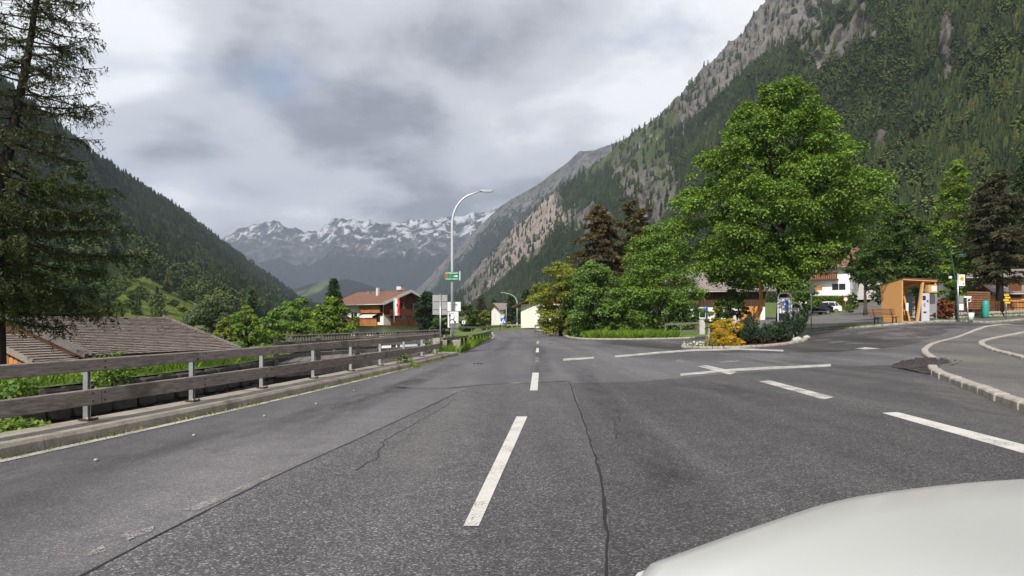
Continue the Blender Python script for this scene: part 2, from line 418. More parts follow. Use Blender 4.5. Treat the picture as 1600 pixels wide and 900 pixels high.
pmat('stone_white', (0.55, 0.53, 0.50), (0.40, 0.38, 0.36), 6, 0.8, 0.4, 0.02)
leafmat('leaf_maple', (0.094, 0.170, 0.028), 0.6, 0.25)
leafmat('leaf_green', (0.100, 0.185, 0.032), 0.5, 0.28)
leafmat('leaf_cool', (0.100, 0.180, 0.050), 0.5, 0.28)
leafmat('leaf_olive', (0.155, 0.190, 0.034), 0.45, 0.3)
leafmat('leaf_dark', (0.045, 0.088, 0.019), 0.5, 0.3)
leafmat('leaf_light', (0.120, 0.200, 0.032), 0.45, 0.3)
leafmat('leaf_grey', (0.085, 0.115, 0.055), 0.4, 0.3, (1.1, 1.1, 1.1))
leafmat('leaf_yellow', (0.42, 0.34, 0.035), 0.55, 0.3, (1.25, 0.85, 0.6))
leafmat('leaf_hedge', (0.115, 0.165, 0.028), 0.45, 0.25)
leafmat('leaf_brown', (0.19, 0.065, 0.03), 0.5, 0.25)
leafmat('needle_green', (0.030, 0.058, 0.020), 0.5, 0.2)
leafmat('needle_brown', (0.078, 0.064, 0.032), 0.5, 0.2)
leafmat('needle_olive', (0.085, 0.075, 0.032), 0.5, 0.2)
leafmat('needle_dark', (0.050, 0.052, 0.028), 0.5, 0.18)
leafmat('needle_larch', (0.036, 0.054, 0.014), 0.5, 0.25)
leafmat('needle_blue', (0.030, 0.055, 0.030), 0.5, 0.2)
leafmat('leaf_pink', (0.45, 0.12, 0.30), 0.4, 0.3, (1.1, 1.1, 1.1))
woodmat('wood_picket', (0.20, 0.085, 0.045), (0.10, 0.042, 0.025), (4, 4, 0.5))
concrete('plaster_orange', (0.72, 0.34, 0.10), (0.64, 0.29, 0.08), (0.55, 0.26, 0.08), 1.5)
leafmat('grass_blade', (0.135, 0.235, 0.030), 0.45, 0.4)

# ------------------------------------------------------------------ ground heights
KERB_FAR = [(-14, 172), (-1.9, 131), (1.55, 108), (4.3, 75), (5.2, 56), (5.9, 53.6), (8, 52.6), (13.8, 51.5), (17.3, 49), (19.6, 46), (21.2, 41), (22.7, 39.6), (25.6, 41), (28.9, 43), (36.9, 48), (62, 60)]
KERB_NEAR = [(62, 50), (46, 46.5), (32.2, 42), (22.8, 34), (18, 28.5), (15.8, 25.6), (14.6, 23.4), (13.6, 21.3), (12.3, 19.6), (11.0, 17.2), (9.67, 14), (8.35, 10.87), (7.1, 7.6), (6.4, 3), (6.2, -8)]
EDGE_L = [(-7.6, -8), (-6.7, 0), (-5.27, 6.87), (-4.56, 10.57), (-3.6, 17), (-2.66, 25.2), (-1.95, 35), (-1.5, 58), (-2.6, 90), (-6.2, 137), (-18, 174)]
_cp = []
for x in (-8, -4, 0, 4, 7): 
    for y in (-15, 0, 10, 20, 30, 40, 50): _cp.append((x, y, 0))
for x, y in ((0, 65), (0, 80), (0, 100), (-3, 130), (4, 66), (-6, 60), (-6, 90), (8, 15), (6, 5), (10.5, 18), (10, 28), (10, 35.3), (12, 24)): _cp.append((x, y, 0))
_cp += [(14.4, 24, .15), (18, 28.5, .41), (22.8, 34, .63), (32.2, 42, 1.05), (46, 46.5, 1.5), (16.5, 37, .42), (13, 36, .1), (13.8, 51.5, .15), (17.3, 49, .45), (19.6, 46, .72),
        (21.2, 41, 1.0), (22.7, 39.6, 1.24), (25.6, 41, 1.36), (28.9, 43, 1.45), (36.9, 48, 1.58), (62, 60, 2.4), (62, 50, 2.0), (27, 45, 1.6), (20, 20, .6), (30, 25, .9), (45, 30, 1.4), (20, 5, .3), (45, 5, .8), (20, -15, .2), (45, -15, .6),
        (26, 56, 1.3), (30, 62, 1.45), (24, 75, 1.3), (15, 75, .6), (38, 80, 2.0), (43, 95, 2.4), (45, 100, 2.6), (36, 92, 2.1), (50, 98, 3.3), (60, 100, 4.6), (68, 120, 6.3), (44, 62, 2.2), (60, 75, 3.0), (90, 60, 3.2), (110, 120, 7), (150, 150, 8), (60, 150, 6), (90, 180, 7), (200, 200, 9),
        (10, 80, .4), (8, 100, .6), (20, 120, 1.5), (5, 150, .5), (25, 180, 3), (0, 200, 0), (0, 300, 1), (40, 300, 6), (0, 500, 3), (0, 900, 6), (-100, 900, 6), (100, 900, 20), (-200, 500, 8), (200, 500, 40),
        (-12, 20, -1.9), (-15, 27, -1.9), (-20, 20, -1.8), (-22, 30, -1.7), (-16, 10, -1.9), (-25, 10, -1.6), (-40, 20, -1.2), (-14, 45, -1.5), (-20, 60, -1.3), (-12, 80, -.9), (-27, 100, -1), (-15, 110, -.9), (-22, 130, -.6), (-45, 60, -.5), (-60, 100, -.3), (-40, 150, 0), (-90, 60, -.5), (-60, 200, .5), (-120, 200, 0), (-100, 300, 1), (-13, -15, -1.9), (-40, -15, -1.5), (-90, -15, -1), (90, -15, 2), (-150, 60, -.5), (-120, 20, -1)]
_cp = np.array(_cp, float)
def _phi(d2): return np.sqrt(d2 + 9.0)
_d2 = ((_cp[:, None, :2] - _cp[None, :, :2]) ** 2).sum(-1)
_A = np.vstack([np.hstack([_phi(_d2) - np.eye(len(_cp)) * 0.15, np.ones((len(_cp), 1))]), np.hstack([np.ones((1, len(_cp))), np.zeros((1, 1))])])
_w = np.linalg.solve(_A, np.append(_cp[:, 2], 0))
def gzv(P):
    P = np.atleast_2d(np.asarray(P, float))[:, :2]
    out = np.empty(len(P))
    for i in range(0, len(P), 4000):
        q = P[i:i + 4000]
        d2 = ((q[:, None, :] - _cp[None, :, :2]) ** 2).sum(-1)
        out[i:i + 4000] = _phi(d2) @ _w[:-1] + _w[-1]
    # the main carriageway itself is level
    x, y = P[:, 0], P[:, 1]
    xl = np.interp(y, [p[1] for p in EDGE_L], [p[0] for p in EDGE_L])
    inside = (x > xl - 1.2) & (x < 7.5) & (y < 60)
    return np.where(inside, 0.0, out * np.clip(np.where(y < 60, np.maximum(xl - 1.2 - x, x - 7.5) / 4.0, 1.0), 0, 1))
def gz(x, y): return float(gzv([(x, y)])[0])
def gnd(px, D):
    x = (px - XC) / F * D
    return Vector((x, D, gz(x, D)))
def gp(px, py):
    """where the ray through a photo pixel meets the ground"""
    Ds = np.concatenate([np.arange(3, 60, .1), np.arange(60, 300, .5)])
    P = np.stack([(px - XC) / F * Ds, Ds], 1)
    dz = (H - (py - YH) / F * Ds) - gzv(P)
    k = np.argmax(dz <= 0)
    if dz[k] > 0: k = len(Ds) - 1
    return Vector((P[k, 0], P[k, 1], gz(*P[k])))

def drape(name, poly, mat, off, step=2.0, parent=None, kind=None, zf=None, smooth=True):
    """a sheet with outline poly laid over the ground"""
    b = bmesh.new()
    vs = [b.verts.new((x, y, 0)) for x, y in poly]
    b.faces.new(vs)
    bmesh.ops.triangulate(b, faces=b.faces[:])
    xs = [p[0] for p in poly]; ys = [p[1] for p in poly]
    for ax, lo, hi in ((0, min(xs), max(xs)), (1, min(ys), max(ys))):
        n = int((hi - lo) / step)
        for i in range(1, n + 1):
            co = Vector((0, 0, 0)); no = Vector((0, 0, 0)); co[ax] = lo + i * (hi - lo) / (n + 1); no[ax] = 1
            bmesh.ops.bisect_plane(b, geom=b.verts[:] + b.edges[:] + b.faces[:], plane_co=co, plane_no=no, dist=1e-5)
    b.verts.ensure_lookup_table()
    P = [(v.co.x, v.co.y) for v in b.verts]
    Z = gzv(P) if zf is None else np.array([zf(*p) for p in P])
    for v, z in zip(b.verts, Z): v.co.z = z + off
    for f in b.faces:
        f.smooth = smooth
        if f.normal.z < 0: f.normal_flip()
    bmesh.ops.recalc_face_normals(b, faces=b.faces)
    me = bpy.data.meshes.new(name); b.to_mesh(me); b.free()
    if len(me.polygons) and me.polygons[0].normal.z < 0: me.flip_normals()
    o = link_mesh(name, me, mat, parent)
    if kind: o['kind'] = kind
    return o
def ribbon(line, w):
    """outline of a band of width w along a polyline"""
    L, Rr = [], []
    for i, p in enumerate(line):
        a = Vector(line[max(i - 1, 0)]); c = Vector(line[min(i + 1, len(line) - 1)])
        d = (c - a).normalized(); n = Vector((-d.y, d.x)); p = Vector(p)
        L.append(tuple(p + n * w / 2)); Rr.append(tuple(p - n * w / 2))
    return L + Rr[::-1]
def resample(line, step):
    pts = [Vector(p) for p in line]; out = [pts[0].copy()]; acc = 0.0
    for a, c in zip(pts, pts[1:]):
        l = (c - a).length; t = step - acc
        while t <= l:
            out.append(a + (c - a) * (t / l)); t += step
        acc = (acc + l) % step if l >= step - acc else acc + l
    return out
def smooth_line(line, it=2):
    for _ in range(it):
        n = [line[0]]
        for a, c in zip(line, line[1:]):
            n += [tuple(x * .75 + y * .25 for x, y in zip(a, c)), tuple(x * .25 + y * .75 for x, y in zip(a, c))]
        line = n + [line[-1]]
    return line

# ================================================================== THE SETTING
POSTS = [(-7.0, 2.0), (-6.52, 4.3), (-6.02, 6.55), (-5.56, 8.75), (-5.17, 10.8), (-4.85, 12.95), (-4.52, 15.2), (-4.2, 17.4), (-3.87, 19.6), (-3.55, 21.9), (-3.28, 24.3), (-3.07, 26.6)]
def line_x(line, y): return float(np.interp(y, [p[1] for p in line], [p[0] for p in line]))
PL = [(-9.1, -8)] + POSTS
def off_line(line, d):
    L = ribbon(line, abs(d) * 2); n = len(line)
    return L[:n] if d > 0 else L[n:][::-1]
CH_R = off_line(PL, 0.22)                      # stream side of the concrete plinth
CH_R = CH_R + [(-5.5, 40), (-6.5, 60), (-9, 90)]
CH_L = [(-14.5, -8), (-11.6, 2), (-10.5, 8), (-9.35, 13.8), (-8.95, 16.5), (-8.5, 21), (-8.9, 26), (-10.0, 33), (-10.8, 42), (-12.0, 60), (-14.5, 90)]

def struct(o): o['kind'] = 'structure'; return o
# ground right of the stream, reaching into the valley
ring = CH_R + [(-9, 92), (-60, 110), (-300, 200), (-500, 1500), (500, 1500), (260, 200), (150, 60), (120, -8), (-5, -8)]
# built as two sheets: a fine one near the road and a coarse one towards the valley
near_poly = CH_R[:-1] + [(-9, 90), (120, 90), (120, -8)]
g1 = struct(drape('ground', near_poly, MATS['grass_ground'], -0.07, 2.5))
far_poly = [(-14.5, 90), (-9, 90), (120, 90), (260, 200), (900, 3000), (-1800, 3000), (-300, 200), (-120, 90)]
g2 = struct(drape('valley_ground', far_poly, MATS['grass_ground'], -0.08, 30.0))
def zleft(x, y):
    z = gz(x, y); d = line_x(CH_L, y) - x        # metres behind the stream wall
    if d < 1.2: return 0.12
    t = min(1, (d - 1.2) / 3.0); t = t * t * (3 - 2 * t)
    return 0.12 * (1 - t) + z * t
left_poly = CH_L + [(-120, 90), (-150, -8)]
g3 = struct(drape('meadow_ground', left_poly, MATS['grass_ground'], 0.0, 2.2, zf=zleft))
# stream channel
bed = struct(drape('stream_bed', CH_L + CH_R[::-1], MATS['stream_bed'], -2.3, 3.0, zf=lambda x, y: 0.25 * mnoise.noise(Vector((x * .8, y * .8, 0)))))
wt = struct(drape('stream', CH_L + CH_R[::-1], MATS['water'], -2.18, 4.0, zf=lambda x, y: 0))
def stone_course(name, line, ztop, zbot, mat, depth, side, label, cell=(0.62, 0.34), seed=1):
    """stream wall: a backing and separate stones standing proud of it"""
    rnd = random.Random(seed)
    base = Vector((line[0][0], line[0][1], 0)); t = thing(name, label, 'wall', base)
    m = MB()
    for a, c in zip(line, line[1:]):
        a, c = Vector(a), Vector(c); d = (c - a).normalized(); n = Vector((-d.y, d.x)) * side
        P = []
        for p in (a, c):
            for off, z in ((0, zbot), (-depth, zbot), (-depth, ztop), (0, ztop)): P.append((p.x + n.x * off, p.y + n.y * off, z))
        m.add(P, [(0, 4, 5, 1), (1, 5, 6, 2), (2, 6, 7, 3), (3, 7, 4, 0)])
    m.build('backing', MATS['stone_wall'], t, base)
    protos = []
    for k in range(6):
        b = bmesh.new(); bmesh.ops.create_cube(b, size=1.0); bmesh.ops.bevel(b, geom=b.edges[:], offset=.16, segments=1, affect='EDGES')
        for v in b.verts: v.co += Vector([rnd.uniform(-.07, .07) for _ in range(3)])
        me = bpy.data.meshes.new('stone'); b.to_mesh(me); b.free(); me.materials.append(MATS['stone_wall']); protos.append(me)
    return t, protos, rnd, base
t, protos, rnd, base = stone_course('stream_wall', [p for p in CH_L if p[1] <= 60], 0.06, -2.4, None, 0.5, -1, 'dark mossy stone wall on the far bank of the stream')
cnt = 0
for row in range(4):
    z = -0.07 - row * 0.36; s = 6.5 + rnd.uniform(0, .5)
    pts = resample([p for p in CH_L if 2 < p[1] <= 30], 0.05)
    k = 40
    while k < len(pts) - 20:
        w = rnd.uniform(.45, .85); p = pts[k]; q = pts[min(k + 5, len(pts) - 1)]; d = (q - p).normalized()
        if p.y > 6:
            o = bpy.data.objects.new('stone', protos[rnd.randrange(6)]); COL.objects.link(o); o.parent = t
            o.location = Vector((p.x, p.y, z)) - base + Vector((d.y, -d.x, 0)) * (-0.03)
            o.rotation_euler = (0, 0, math.atan2(d.y, d.x)); o.scale = (w * .97, .34, .33 + rnd.uniform(-.02, .02)); cnt += 1
        k += int(w / 0.05)
# concrete plinth carrying the guard rail
base = Vector((-5.5, 9, 0))
t = thing('concrete_plinth', 'weathered concrete plinth along the road edge carrying the wooden guard rail', 'plinth', base)
cl = PL + [(-2.75, 28.6)]
pts = resample(cl, 4.0)
segs = [smooth_line(cl, 0)]
res = [Vector(p) for p in cl]
allp = resample(cl, 0.5)
for k in range(0, len(allp) - 1, 8):
    seg = allp[k:k + 9]
    if len(seg) < 2: continue
    m = MB(); V = []
    for i, p in enumerate(seg):
        a = seg[max(i - 1, 0)]; c = seg[min(i + 1, len(seg) - 1)]; d = (c - a).normalized(); n = Vector((d.y, -d.x))
        sh = 0.004 if i in (0, len(seg) - 1) else 0
        pp = p + d * (sh if i == 0 else -sh)
        j = mnoise.noise(Vector((p.x * 2, p.y * 2, 3))) * .012
        for (o_, z) in ((0.52 + j, -0.10), (0.505 + j, 0.10 + j), (0.47 + j, 0.145), (-0.20, 0.15), (-0.22, 0.12), (-0.22, -2.4)): V.append((pp.x + n.x * o_, pp.y + n.y * o_, z))
    Fs = []
    for i in range(len(seg) - 1):
        for q in range(5): Fs.append((i * 6 + q, (i + 1) * 6 + q, (i + 1) * 6 + q + 1, i * 6 + q + 1))
    e = (len(seg) - 1) * 6
    Fs += [tuple(range(6)), tuple(e + i for i in reversed(range(6)))]
    m.add(V, Fs); m.build('concrete_block', MATS['concrete'], t, base)

# ---- roads
edge = [(x - 0.34, y) for x, y in EDGE_L]
road_poly = smooth_line(edge, 1) + smooth_line(KERB_FAR, 2) + smooth_line(KERB_NEAR, 2)
road = struct(drape('road', road_poly, MATS['asphalt_old'], 0.0, 1.5))
# side pavement within the near kerb
pav = smooth_line(KERB_NEAR, 2) + [(40, -8), (62, -8)]
pavement = struct(drape('pavement', pav, MATS['asphalt_side'], 0.115, 2.0))
def patch(name, pix, mat, off, step=2.0, parent=None):
    P = [gp(*p) for p in pix]
    return drape(name, [(p.x, p.y) for p in P], mat, off, step, parent)
near_left = [(130, 1100), (130, 905), (420, 752), (560, 688), (700, 621), (735, 604), (888, 598), (905, 650), (925, 710), (940, 770), (947, 840), (945, 905), (940, 1100)]
patch('asphalt_patch', near_left, MATS['asphalt_near'], 0.004, 2.0, road)
near_right = [(946, 1100), (951, 905), (953, 840), (946, 770), (931, 710), (911, 650), (893, 599), (1000, 597), (1130, 585), (1290, 574), (1400, 570), (1424, 577), (1500, 606), (1600, 645), (1900, 760), (1900, 1100)]
patch('asphalt_patch', near_right, MATS['asphalt_dark'], 0.004, 2.0, road)
def crackline(pix, w, jit, seed, step=.25, name='tar_seam'):
    P = [gp(*p) for p in pix]; L = resample([(p.x, p.y) for p in P], step); rnd = random.Random(seed)
    L = [(p.x + rnd.uniform(-jit, jit), p.y + rnd.uniform(-jit, jit)) for p in L]
    if len(L) < 2: return
    V, Fs = [], []
    for i, p in enumerate(L):
        a, c = Vector(L[max(i - 1, 0)]), Vector(L[min(i + 1, len(L) - 1)]); d = (c - a).normalized(); ww = w * rnd.uniform(.5, 1.2)
        for s_ in (-1, 1): V.append((p[0] - d.y * s_ * ww / 2, p[1] + d.x * s_ * ww / 2, gz(*p) + 0.0065))
    for i in range(len(L) - 1): Fs.append((2 * i, 2 * i + 1, 2 * i + 3, 2 * i + 2))
    MB().add(V, Fs).build(name, MATS['seam'], road)
crackline([(60, 940), (130, 903), (260, 836), (420, 752), (560, 688), (700, 621), (716, 612)], .026, .006, 1)
crackline([(945, 1000), (948, 840), (943, 770), (928, 710), (908, 650), (890, 598), (885, 596)], .026, .012, 2, .18)
crackline([(610, 604), (640, 607), (700, 607), (760, 601), (830, 599), (888, 596)], .05, .02, 3, .3)
crackline([(560, 735), (590, 715), (600, 690), (640, 668), (690, 640), (715, 622)], .014, .03, 4, .15)
crackline([(964, 640), (968, 655), (960, 668), (966, 690)], .012, .03, 5, .12)
crackline([(1270, 610), (1240, 606), (1160, 612)], .012, .03, 6, .2)
def mark(pix, mat='paint', name='lane_marking', off=0.009):
    return patch(name, pix, MATS[mat], off, 1.0, road)
# centre-line dashes
mark([(724, 830), (748, 830), (824, 652), (807, 652)]); mark([(722, 832), (724, 842), (748, 842), (749, 832)], 'paint_faint')
mark([(828, 611), (840, 611), (842, 583), (832, 583)])
mark([(836, 567), (842, 567), (842, 558), (837, 558)], 'paint_faint'); mark([(837, 551), (842, 551), (842, 544), (838, 544)])
mark([(838, 537), (842, 537), (842, 533), (839, 533)], 'paint_worn')
# turning-lane dashes and stop lines of the side road
mark([(1378, 647), (1402, 645), (1640, 708), (1640, 724)])
mark([(1186, 597), (1203, 595), (1303, 621), (1287, 625)], 'paint_worn')
mark([(1090, 573), (1104, 571), (1152, 582), (1140, 586)], 'paint_worn', off=0.0125)
mark([(1052, 564), (1062, 562), (1078, 566), (1066, 568)], 'paint_faint'); mark([(1120, 566), (1150, 563), (1162, 565), (1130, 568)], 'paint_faint')
mark([(1062, 585), (1140, 577), (1298, 569), (1298, 573), (1140, 581), (1064, 588)], 'paint_worn')
mark([(960, 556), (1040, 549), (1080, 546), (1080, 549), (1040, 552), (962, 559)], 'paint_worn')
mark([(1080, 546), (1150, 544), (1224, 547), (1224, 549.5), (1150, 547), (1080, 549)], 'paint_worn')
mark([(880, 561), (928, 558), (928, 561), (880, 564)], 'paint_worn')
mark([(1335, 545), (1352, 543), (1376, 545), (1352, 546.5)], 'paint_worn')
mark([(790, 600), (812, 598), (812, 600), (790, 602)], 'paint_faint')
mark([(288, 800), (300, 793), (424, 744), (420, 751), (310, 801)], 'paint_faint', 'worn_marking'); mark([(130, 872), (160, 858), (168, 862), (140, 876)], 'paint_faint', 'worn_marking'); mark([(190, 840), (240, 824), (240, 832), (200, 848)], 'paint_faint', 'worn_marking')
# edge line on the left and on the far right bend
el = smooth_line([p for p in EDGE_L], 2)
drape('edge_line', ribbon([p for p in el if p[1] < 34], 0.13), MATS['paint_edge'], 0.009, 2.0, road)
drape('edge_line', ribbon([(p[0], p[1]) for p in el if 52 < p[1] < 120], 0.13), MATS['paint_worn'], 0.011, 4.0, road)
# dark damp gutter strip and small studs
lg = smooth_line([gp(*p)[:2] for p in [(0, 765), (160, 728), (420, 665), (560, 622), (640, 598), (680, 586)]], 2)
asphalt('asphalt_damp', (0.058, 0.056, 0.057), (0.088, 0.085, 0.086), 0.6, 90, wet=0.9)
def stainmat(name, c, strength):
    m, nt, b, o = new_mat(name); a = nt.nodes.new('ShaderNodeAttribute'); a.attribute_name = 'fade'
    n = tex(nt, 'ShaderNodeTexNoise', coords(nt, (1, .3, 1)), 3.0, Detail=7.0, Roughness=.7)
    f = nt.nodes.new('ShaderNodeMath'); f.operation = 'MULTIPLY'; nt.links.new(a.outputs['Fac'], f.inputs[0]); nt.links.new(ramp_node(nt, n.outputs['Fac'], [(.32, (0, 0, 0)), (.62, (strength,) * 3)]), f.inputs[1])
    b.inputs['Base Color'].default_value = c + (1,); b.inputs['Roughness'].default_value = .8; b.inputs['Specular IOR Level'].default_value = .2
    t_ = nt.nodes.new('ShaderNodeBsdfTransparent'); ms = nt.nodes.new('ShaderNodeMixShader'); nt.links.new(f.outputs[0], ms.inputs[0]); nt.links.new(t_.outputs[0], ms.inputs[1]); nt.links.new(b.outputs[0], ms.inputs[2]); nt.links.new(ms.outputs[0], o.inputs[0])
stainmat('stain_dark', (.040, .039, .040), .25); stainmat('stain_dust', (.25, .24, .23), .3)
def stain(line, w, mat, off=.0075, name='road_stain'):
    L = resample(smooth_line(line, 2), .5); V, Fs, A = [], [], []
    for i, p in enumerate(L):
        a, c = L[max(i - 1, 0)], L[min(i + 1, len(L) - 1)]; d = (c - a).normalized()
        e = min(1, min(i, len(L) - 1 - i) / 4)
        for s_, k in ((-1, 0), (-.4, 1), (.4, 1), (1, 0)): q = (p.x - d.y * s_ * w / 2, p.y + d.x * s_ * w / 2); V.append((q[0], q[1], gz(*q) + off)); A.append(k * e)
    for i in range(len(L) - 1):
        for k in range(3): Fs.append((4 * i + k, 4 * i + k + 1, 4 * i + k + 5, 4 * i + k + 4))
    o = MB().add(V, Fs).build(name, MATS[mat], road); at_ = o.data.attributes.new('fade', 'FLOAT', 'POINT'); at_.data.foreach_set('value', A)
stain(lg, .75, 'stain_dark')
gpl = lambda pix: [tuple(gp(*p)[:2]) for p in pix]
stain(gpl([(1150, 870), (1010, 700), (940, 620), (905, 575)]), .7, 'stain_dark'); stain(gpl([(1300, 640), (1150, 610), (1010, 590)]), 1.6, 'stain_dark')
stain(gpl([(1640, 690), (1560, 650), (1480, 610), (1430, 585)]), 1.1, 'stain_dust'); stain(gpl([(1300, 604), (1350, 598), (1400, 590)]), .8, 'stain_dust'); stain(gpl([(330, 790), (450, 735), (540, 700)]), .5, 'stain_dust')
stain(gpl([(560, 820), (650, 715), (700, 655), (740, 610)]), .9, 'stain_dust', .0068); stain(gpl([(390, 700), (520, 650), (640, 600), (720, 565)]), .9, 'stain_dark', .0068)
stain(gpl([(620, 606), (690, 612), (740, 604)]), .5, 'stain_dark'); stain(gpl([(850, 590), (845, 560), (843, 540)]), .8, 'stain_dark', .0068); stain(gpl([(760, 560), (790, 540), (800, 528)]), .8, 'stain_dark', .0068)
for px, py in ((413, 653), (553, 612), (494, 633), (658, 579), (303, 682), (150, 721)):
    p = gp(px, py); MB().box((p.x, p.y, .015), (.04, .04, .03), ch=.008).build('road_stud', MATS['steel_dull'], road)
for px, py in ((741, 569), (835, 535), (858, 537)):
    p = gp(px, py)
    for k in range(3): MB().box((p.x + .12 * k, p.y + .1 * (k % 2), .012), (.08, .07, .03), rz=k, ch=.008).build('pebble', MATS['seam'], road)
damp = [(6.2, 50.5), (12.8, 49.3), (16.5, 47), (18.6, 44.8), (20.4, 40.2), (22.5, 38.6), (25.8, 40), (37, 47), (44, 50), (44, 47.2), (31.8, 42.6), (22.2, 34.9), (17.2, 29.3), (13.9, 28.4), (9.5, 30.5), (7.6, 36), (6, 43)]
drape('damp_tarmac', damp, MATS['asphalt_damp'], 0.004, 1.5, road)
# other tarmac: parking and lane behind the lawn strip, uphill street
lot = [gp(*p)[:2] for p in [(1236, 511), (1300, 512), (1345, 508.5), (1370, 504)]] + [(27, 45.2), (32, 52), (33, 60), (52, 75), (66, 112), (80, 125), (86, 121), (72, 100), (64, 88)]
lane_poly = [(19.9, 48.0), (21.4, 44), (23.2, 43.0), (27.5, 47.4), (31, 55), (33.5, 62), (44, 75), (60, 97), (72, 118), (66, 121), (55, 103), (49.5, 97.5), (42, 98.5), (33, 97), (27, 86), (23, 70), (20, 56)]
lane = struct(drape('village_lane', lane_poly, MATS['asphalt_side'], 0.0, 2.5))
def kerb_run(name, line, step, w, h, label, z0=0.0, mat='kerbstone', jit=0.012, seed=3):
    rnd = random.Random(seed); pts = resample(line, step)
    base = Vector((pts[0].x, pts[0].y, 0)); t = thing(name, label, 'kerb', base)
    for a, c in zip(pts, pts[1:]):
        m_ = (a + c) / 2; d = c - a; l = d.length - 0.009
        z = gz(m_.x, m_.y) + z0; slope = (gz(c.x, c.y) - gz(a.x, a.y))
        mb = MB().box((0, 0, 0), (l, w + rnd.uniform(-.02, .02), h + .12), ch=min(.03, w * .14))
        o = mb.build('kerbstone', MATS[mat], t)
        o.location = Vector((m_.x + rnd.uniform(-jit, jit), m_.y + rnd.uniform(-jit, jit), z + h / 2 - .06 + rnd.uniform(-.008, .008))) - base
        o.rotation_euler = (0, -math.atan2(slope, d.length), math.atan2(d.y, d.x) + rnd.uniform(-.02, .02))
    return t
kn = smooth_line(KERB_NEAR, 2)
kerb_run('kerb', [p for p in kn if 2 < p[1] < 19.4], 0.62, 0.26, 0.15, 'pale stone kerb in the right foreground curving past the gravel patch')
kerb_run('kerb', [p for p in kn if 21.6 < p[1] < 44], 0.9, 0.24, 0.13, 'pale kerb curving right round the corner beyond the gravel patch', seed=5)
kf = smooth_line(KERB_FAR, 2)
kerb_run('kerb', [p for p in kf if p[0] > 3 and p[1] > 49.2 and p[1] < 100 and p[0] < 17.4], 1.2, .22, .10, 'kerb in front of the tall grass and shrubs across the junction', seed=6)
kerb_run('kerb', [p for p in kf if p[0] > 17.3 and p[0] < 60 and p[1] < 60], 0.9, .30, .10, 'sett kerb passing in front of the bench and bus shelter', seed=7)
inner = [gp(*p)[:2] for p in [(1640, 519), (1600, 524), (1560, 531), (1536, 538), (1531, 543), (1548, 552), (1600, 566), (1660, 583)]]
kerb_run('kerb', smooth_line(inner, 2), .7, .20, .07, 'mossy inner kerb at the right edge of the picture', .115, seed=8)
# footway strip of pavement behind the far kerb
ft = [p for p in kf if p[0] > 17.3 and p[0] < 60 and p[1] < 60]
ft2 = off_line(ft, 1.0)
struct(drape('footway', ft + [(62, 63), (45, 56), (33, 49.5), (28, 46), (25, 44.2), (23.2, 43.0), (21.6, 43.8), (20.2, 47.6)], MATS['asphalt_side'], 0.035, 1.5))
# gravel filling the broken kerb corner
rnd = random.Random(5)
gc = gp(1450, 569)
gu = Vector((.49, .87)); gw = Vector((.87, -.49)); g0 = Vector((12.75, 20.6))
def gel(a, k=1.0): p = g0 + gu * (3.1 * math.cos(a) * (1 + .08 * math.sin(4 * a))) * k + gw * (1.0 * math.sin(a) * (1 + .15 * math.sin(3 * a)) + .25) * k; return (p.x, p.y)
gpatch = [gel(a) for a in np.linspace(0, 2 * math.pi, 33)[:-1]]
def gravel_z(x, y):
    d = Vector((x, y)) - g0; r = math.hypot(d.dot(gu) / 3.1, (d.dot(gw) - .25) / 1.0)
    return gz(x, y) + .02 + .13 * max(0, 1 - r) ** .6
gr = drape('gravel_patch', gpatch, MATS['gravel'], 0.0, .25, zf=gravel_z); struct(gr)
for v in gr.data.vertices: v.co.z += .03 * max(0, mnoise.noise(v.co * 3)) + .012 * mnoise.noise(v.co * 15)
V, Fs = [], []
gx = np.array(gpatch); c0 = gx.mean(0)
mb = MB()
for k in range(330):
    a = rnd.uniform(0, 6.28); i = rnd.randrange(len(gx)); q = np.array(gel(a, .97 * math.sqrt(rnd.random())))
    s_ = rnd.uniform(.03, .07); mb.box((q[0], q[1], gravel_z(*q) + .3 * s_), (s_, s_ * rnd.uniform(.7, 1.3), s_ * .7), rz=a, taper=rnd.uniform(.5, .8))
o = mb.build('loose_gravel', MATS['gravel']); tag(o, 'dark loose gravel filling the gap in the broken kerb', 'gravel', kind='stuff')
# grass verges
def verge(name, poly, off=.03, mat='grass_lawn'): return struct(drape(name, poly, MATS[mat], off, 1.2))
verge('grass_verge', [(20.1, 47.4), (20.9, 45.3), (22.0, 42.2), (22.9, 41.2), (23.4, 41.6), (22.6, 43.1), (21.4, 44.6), (20.4, 47.8)], .06)
verge('shrub_verge', [(p[0], p[1] + .25) for p in kf if 5.0 < p[0] < 17.4 and 49.2 < p[1] < 58] + [(19, 50), (18, 58), (10, 70), (5.5, 68)], .05)
verge('road_verge', [(-2.72, 28.2), (-2.45, 29.5), (-2.25, 35), (-2.0, 45), (-1.85, 58), (-3.0, 90), (-6, 120), (-10, 120), (-7, 60), (-5, 40), (-3.3, 36.5), (-3.1, 28.6)], .03)

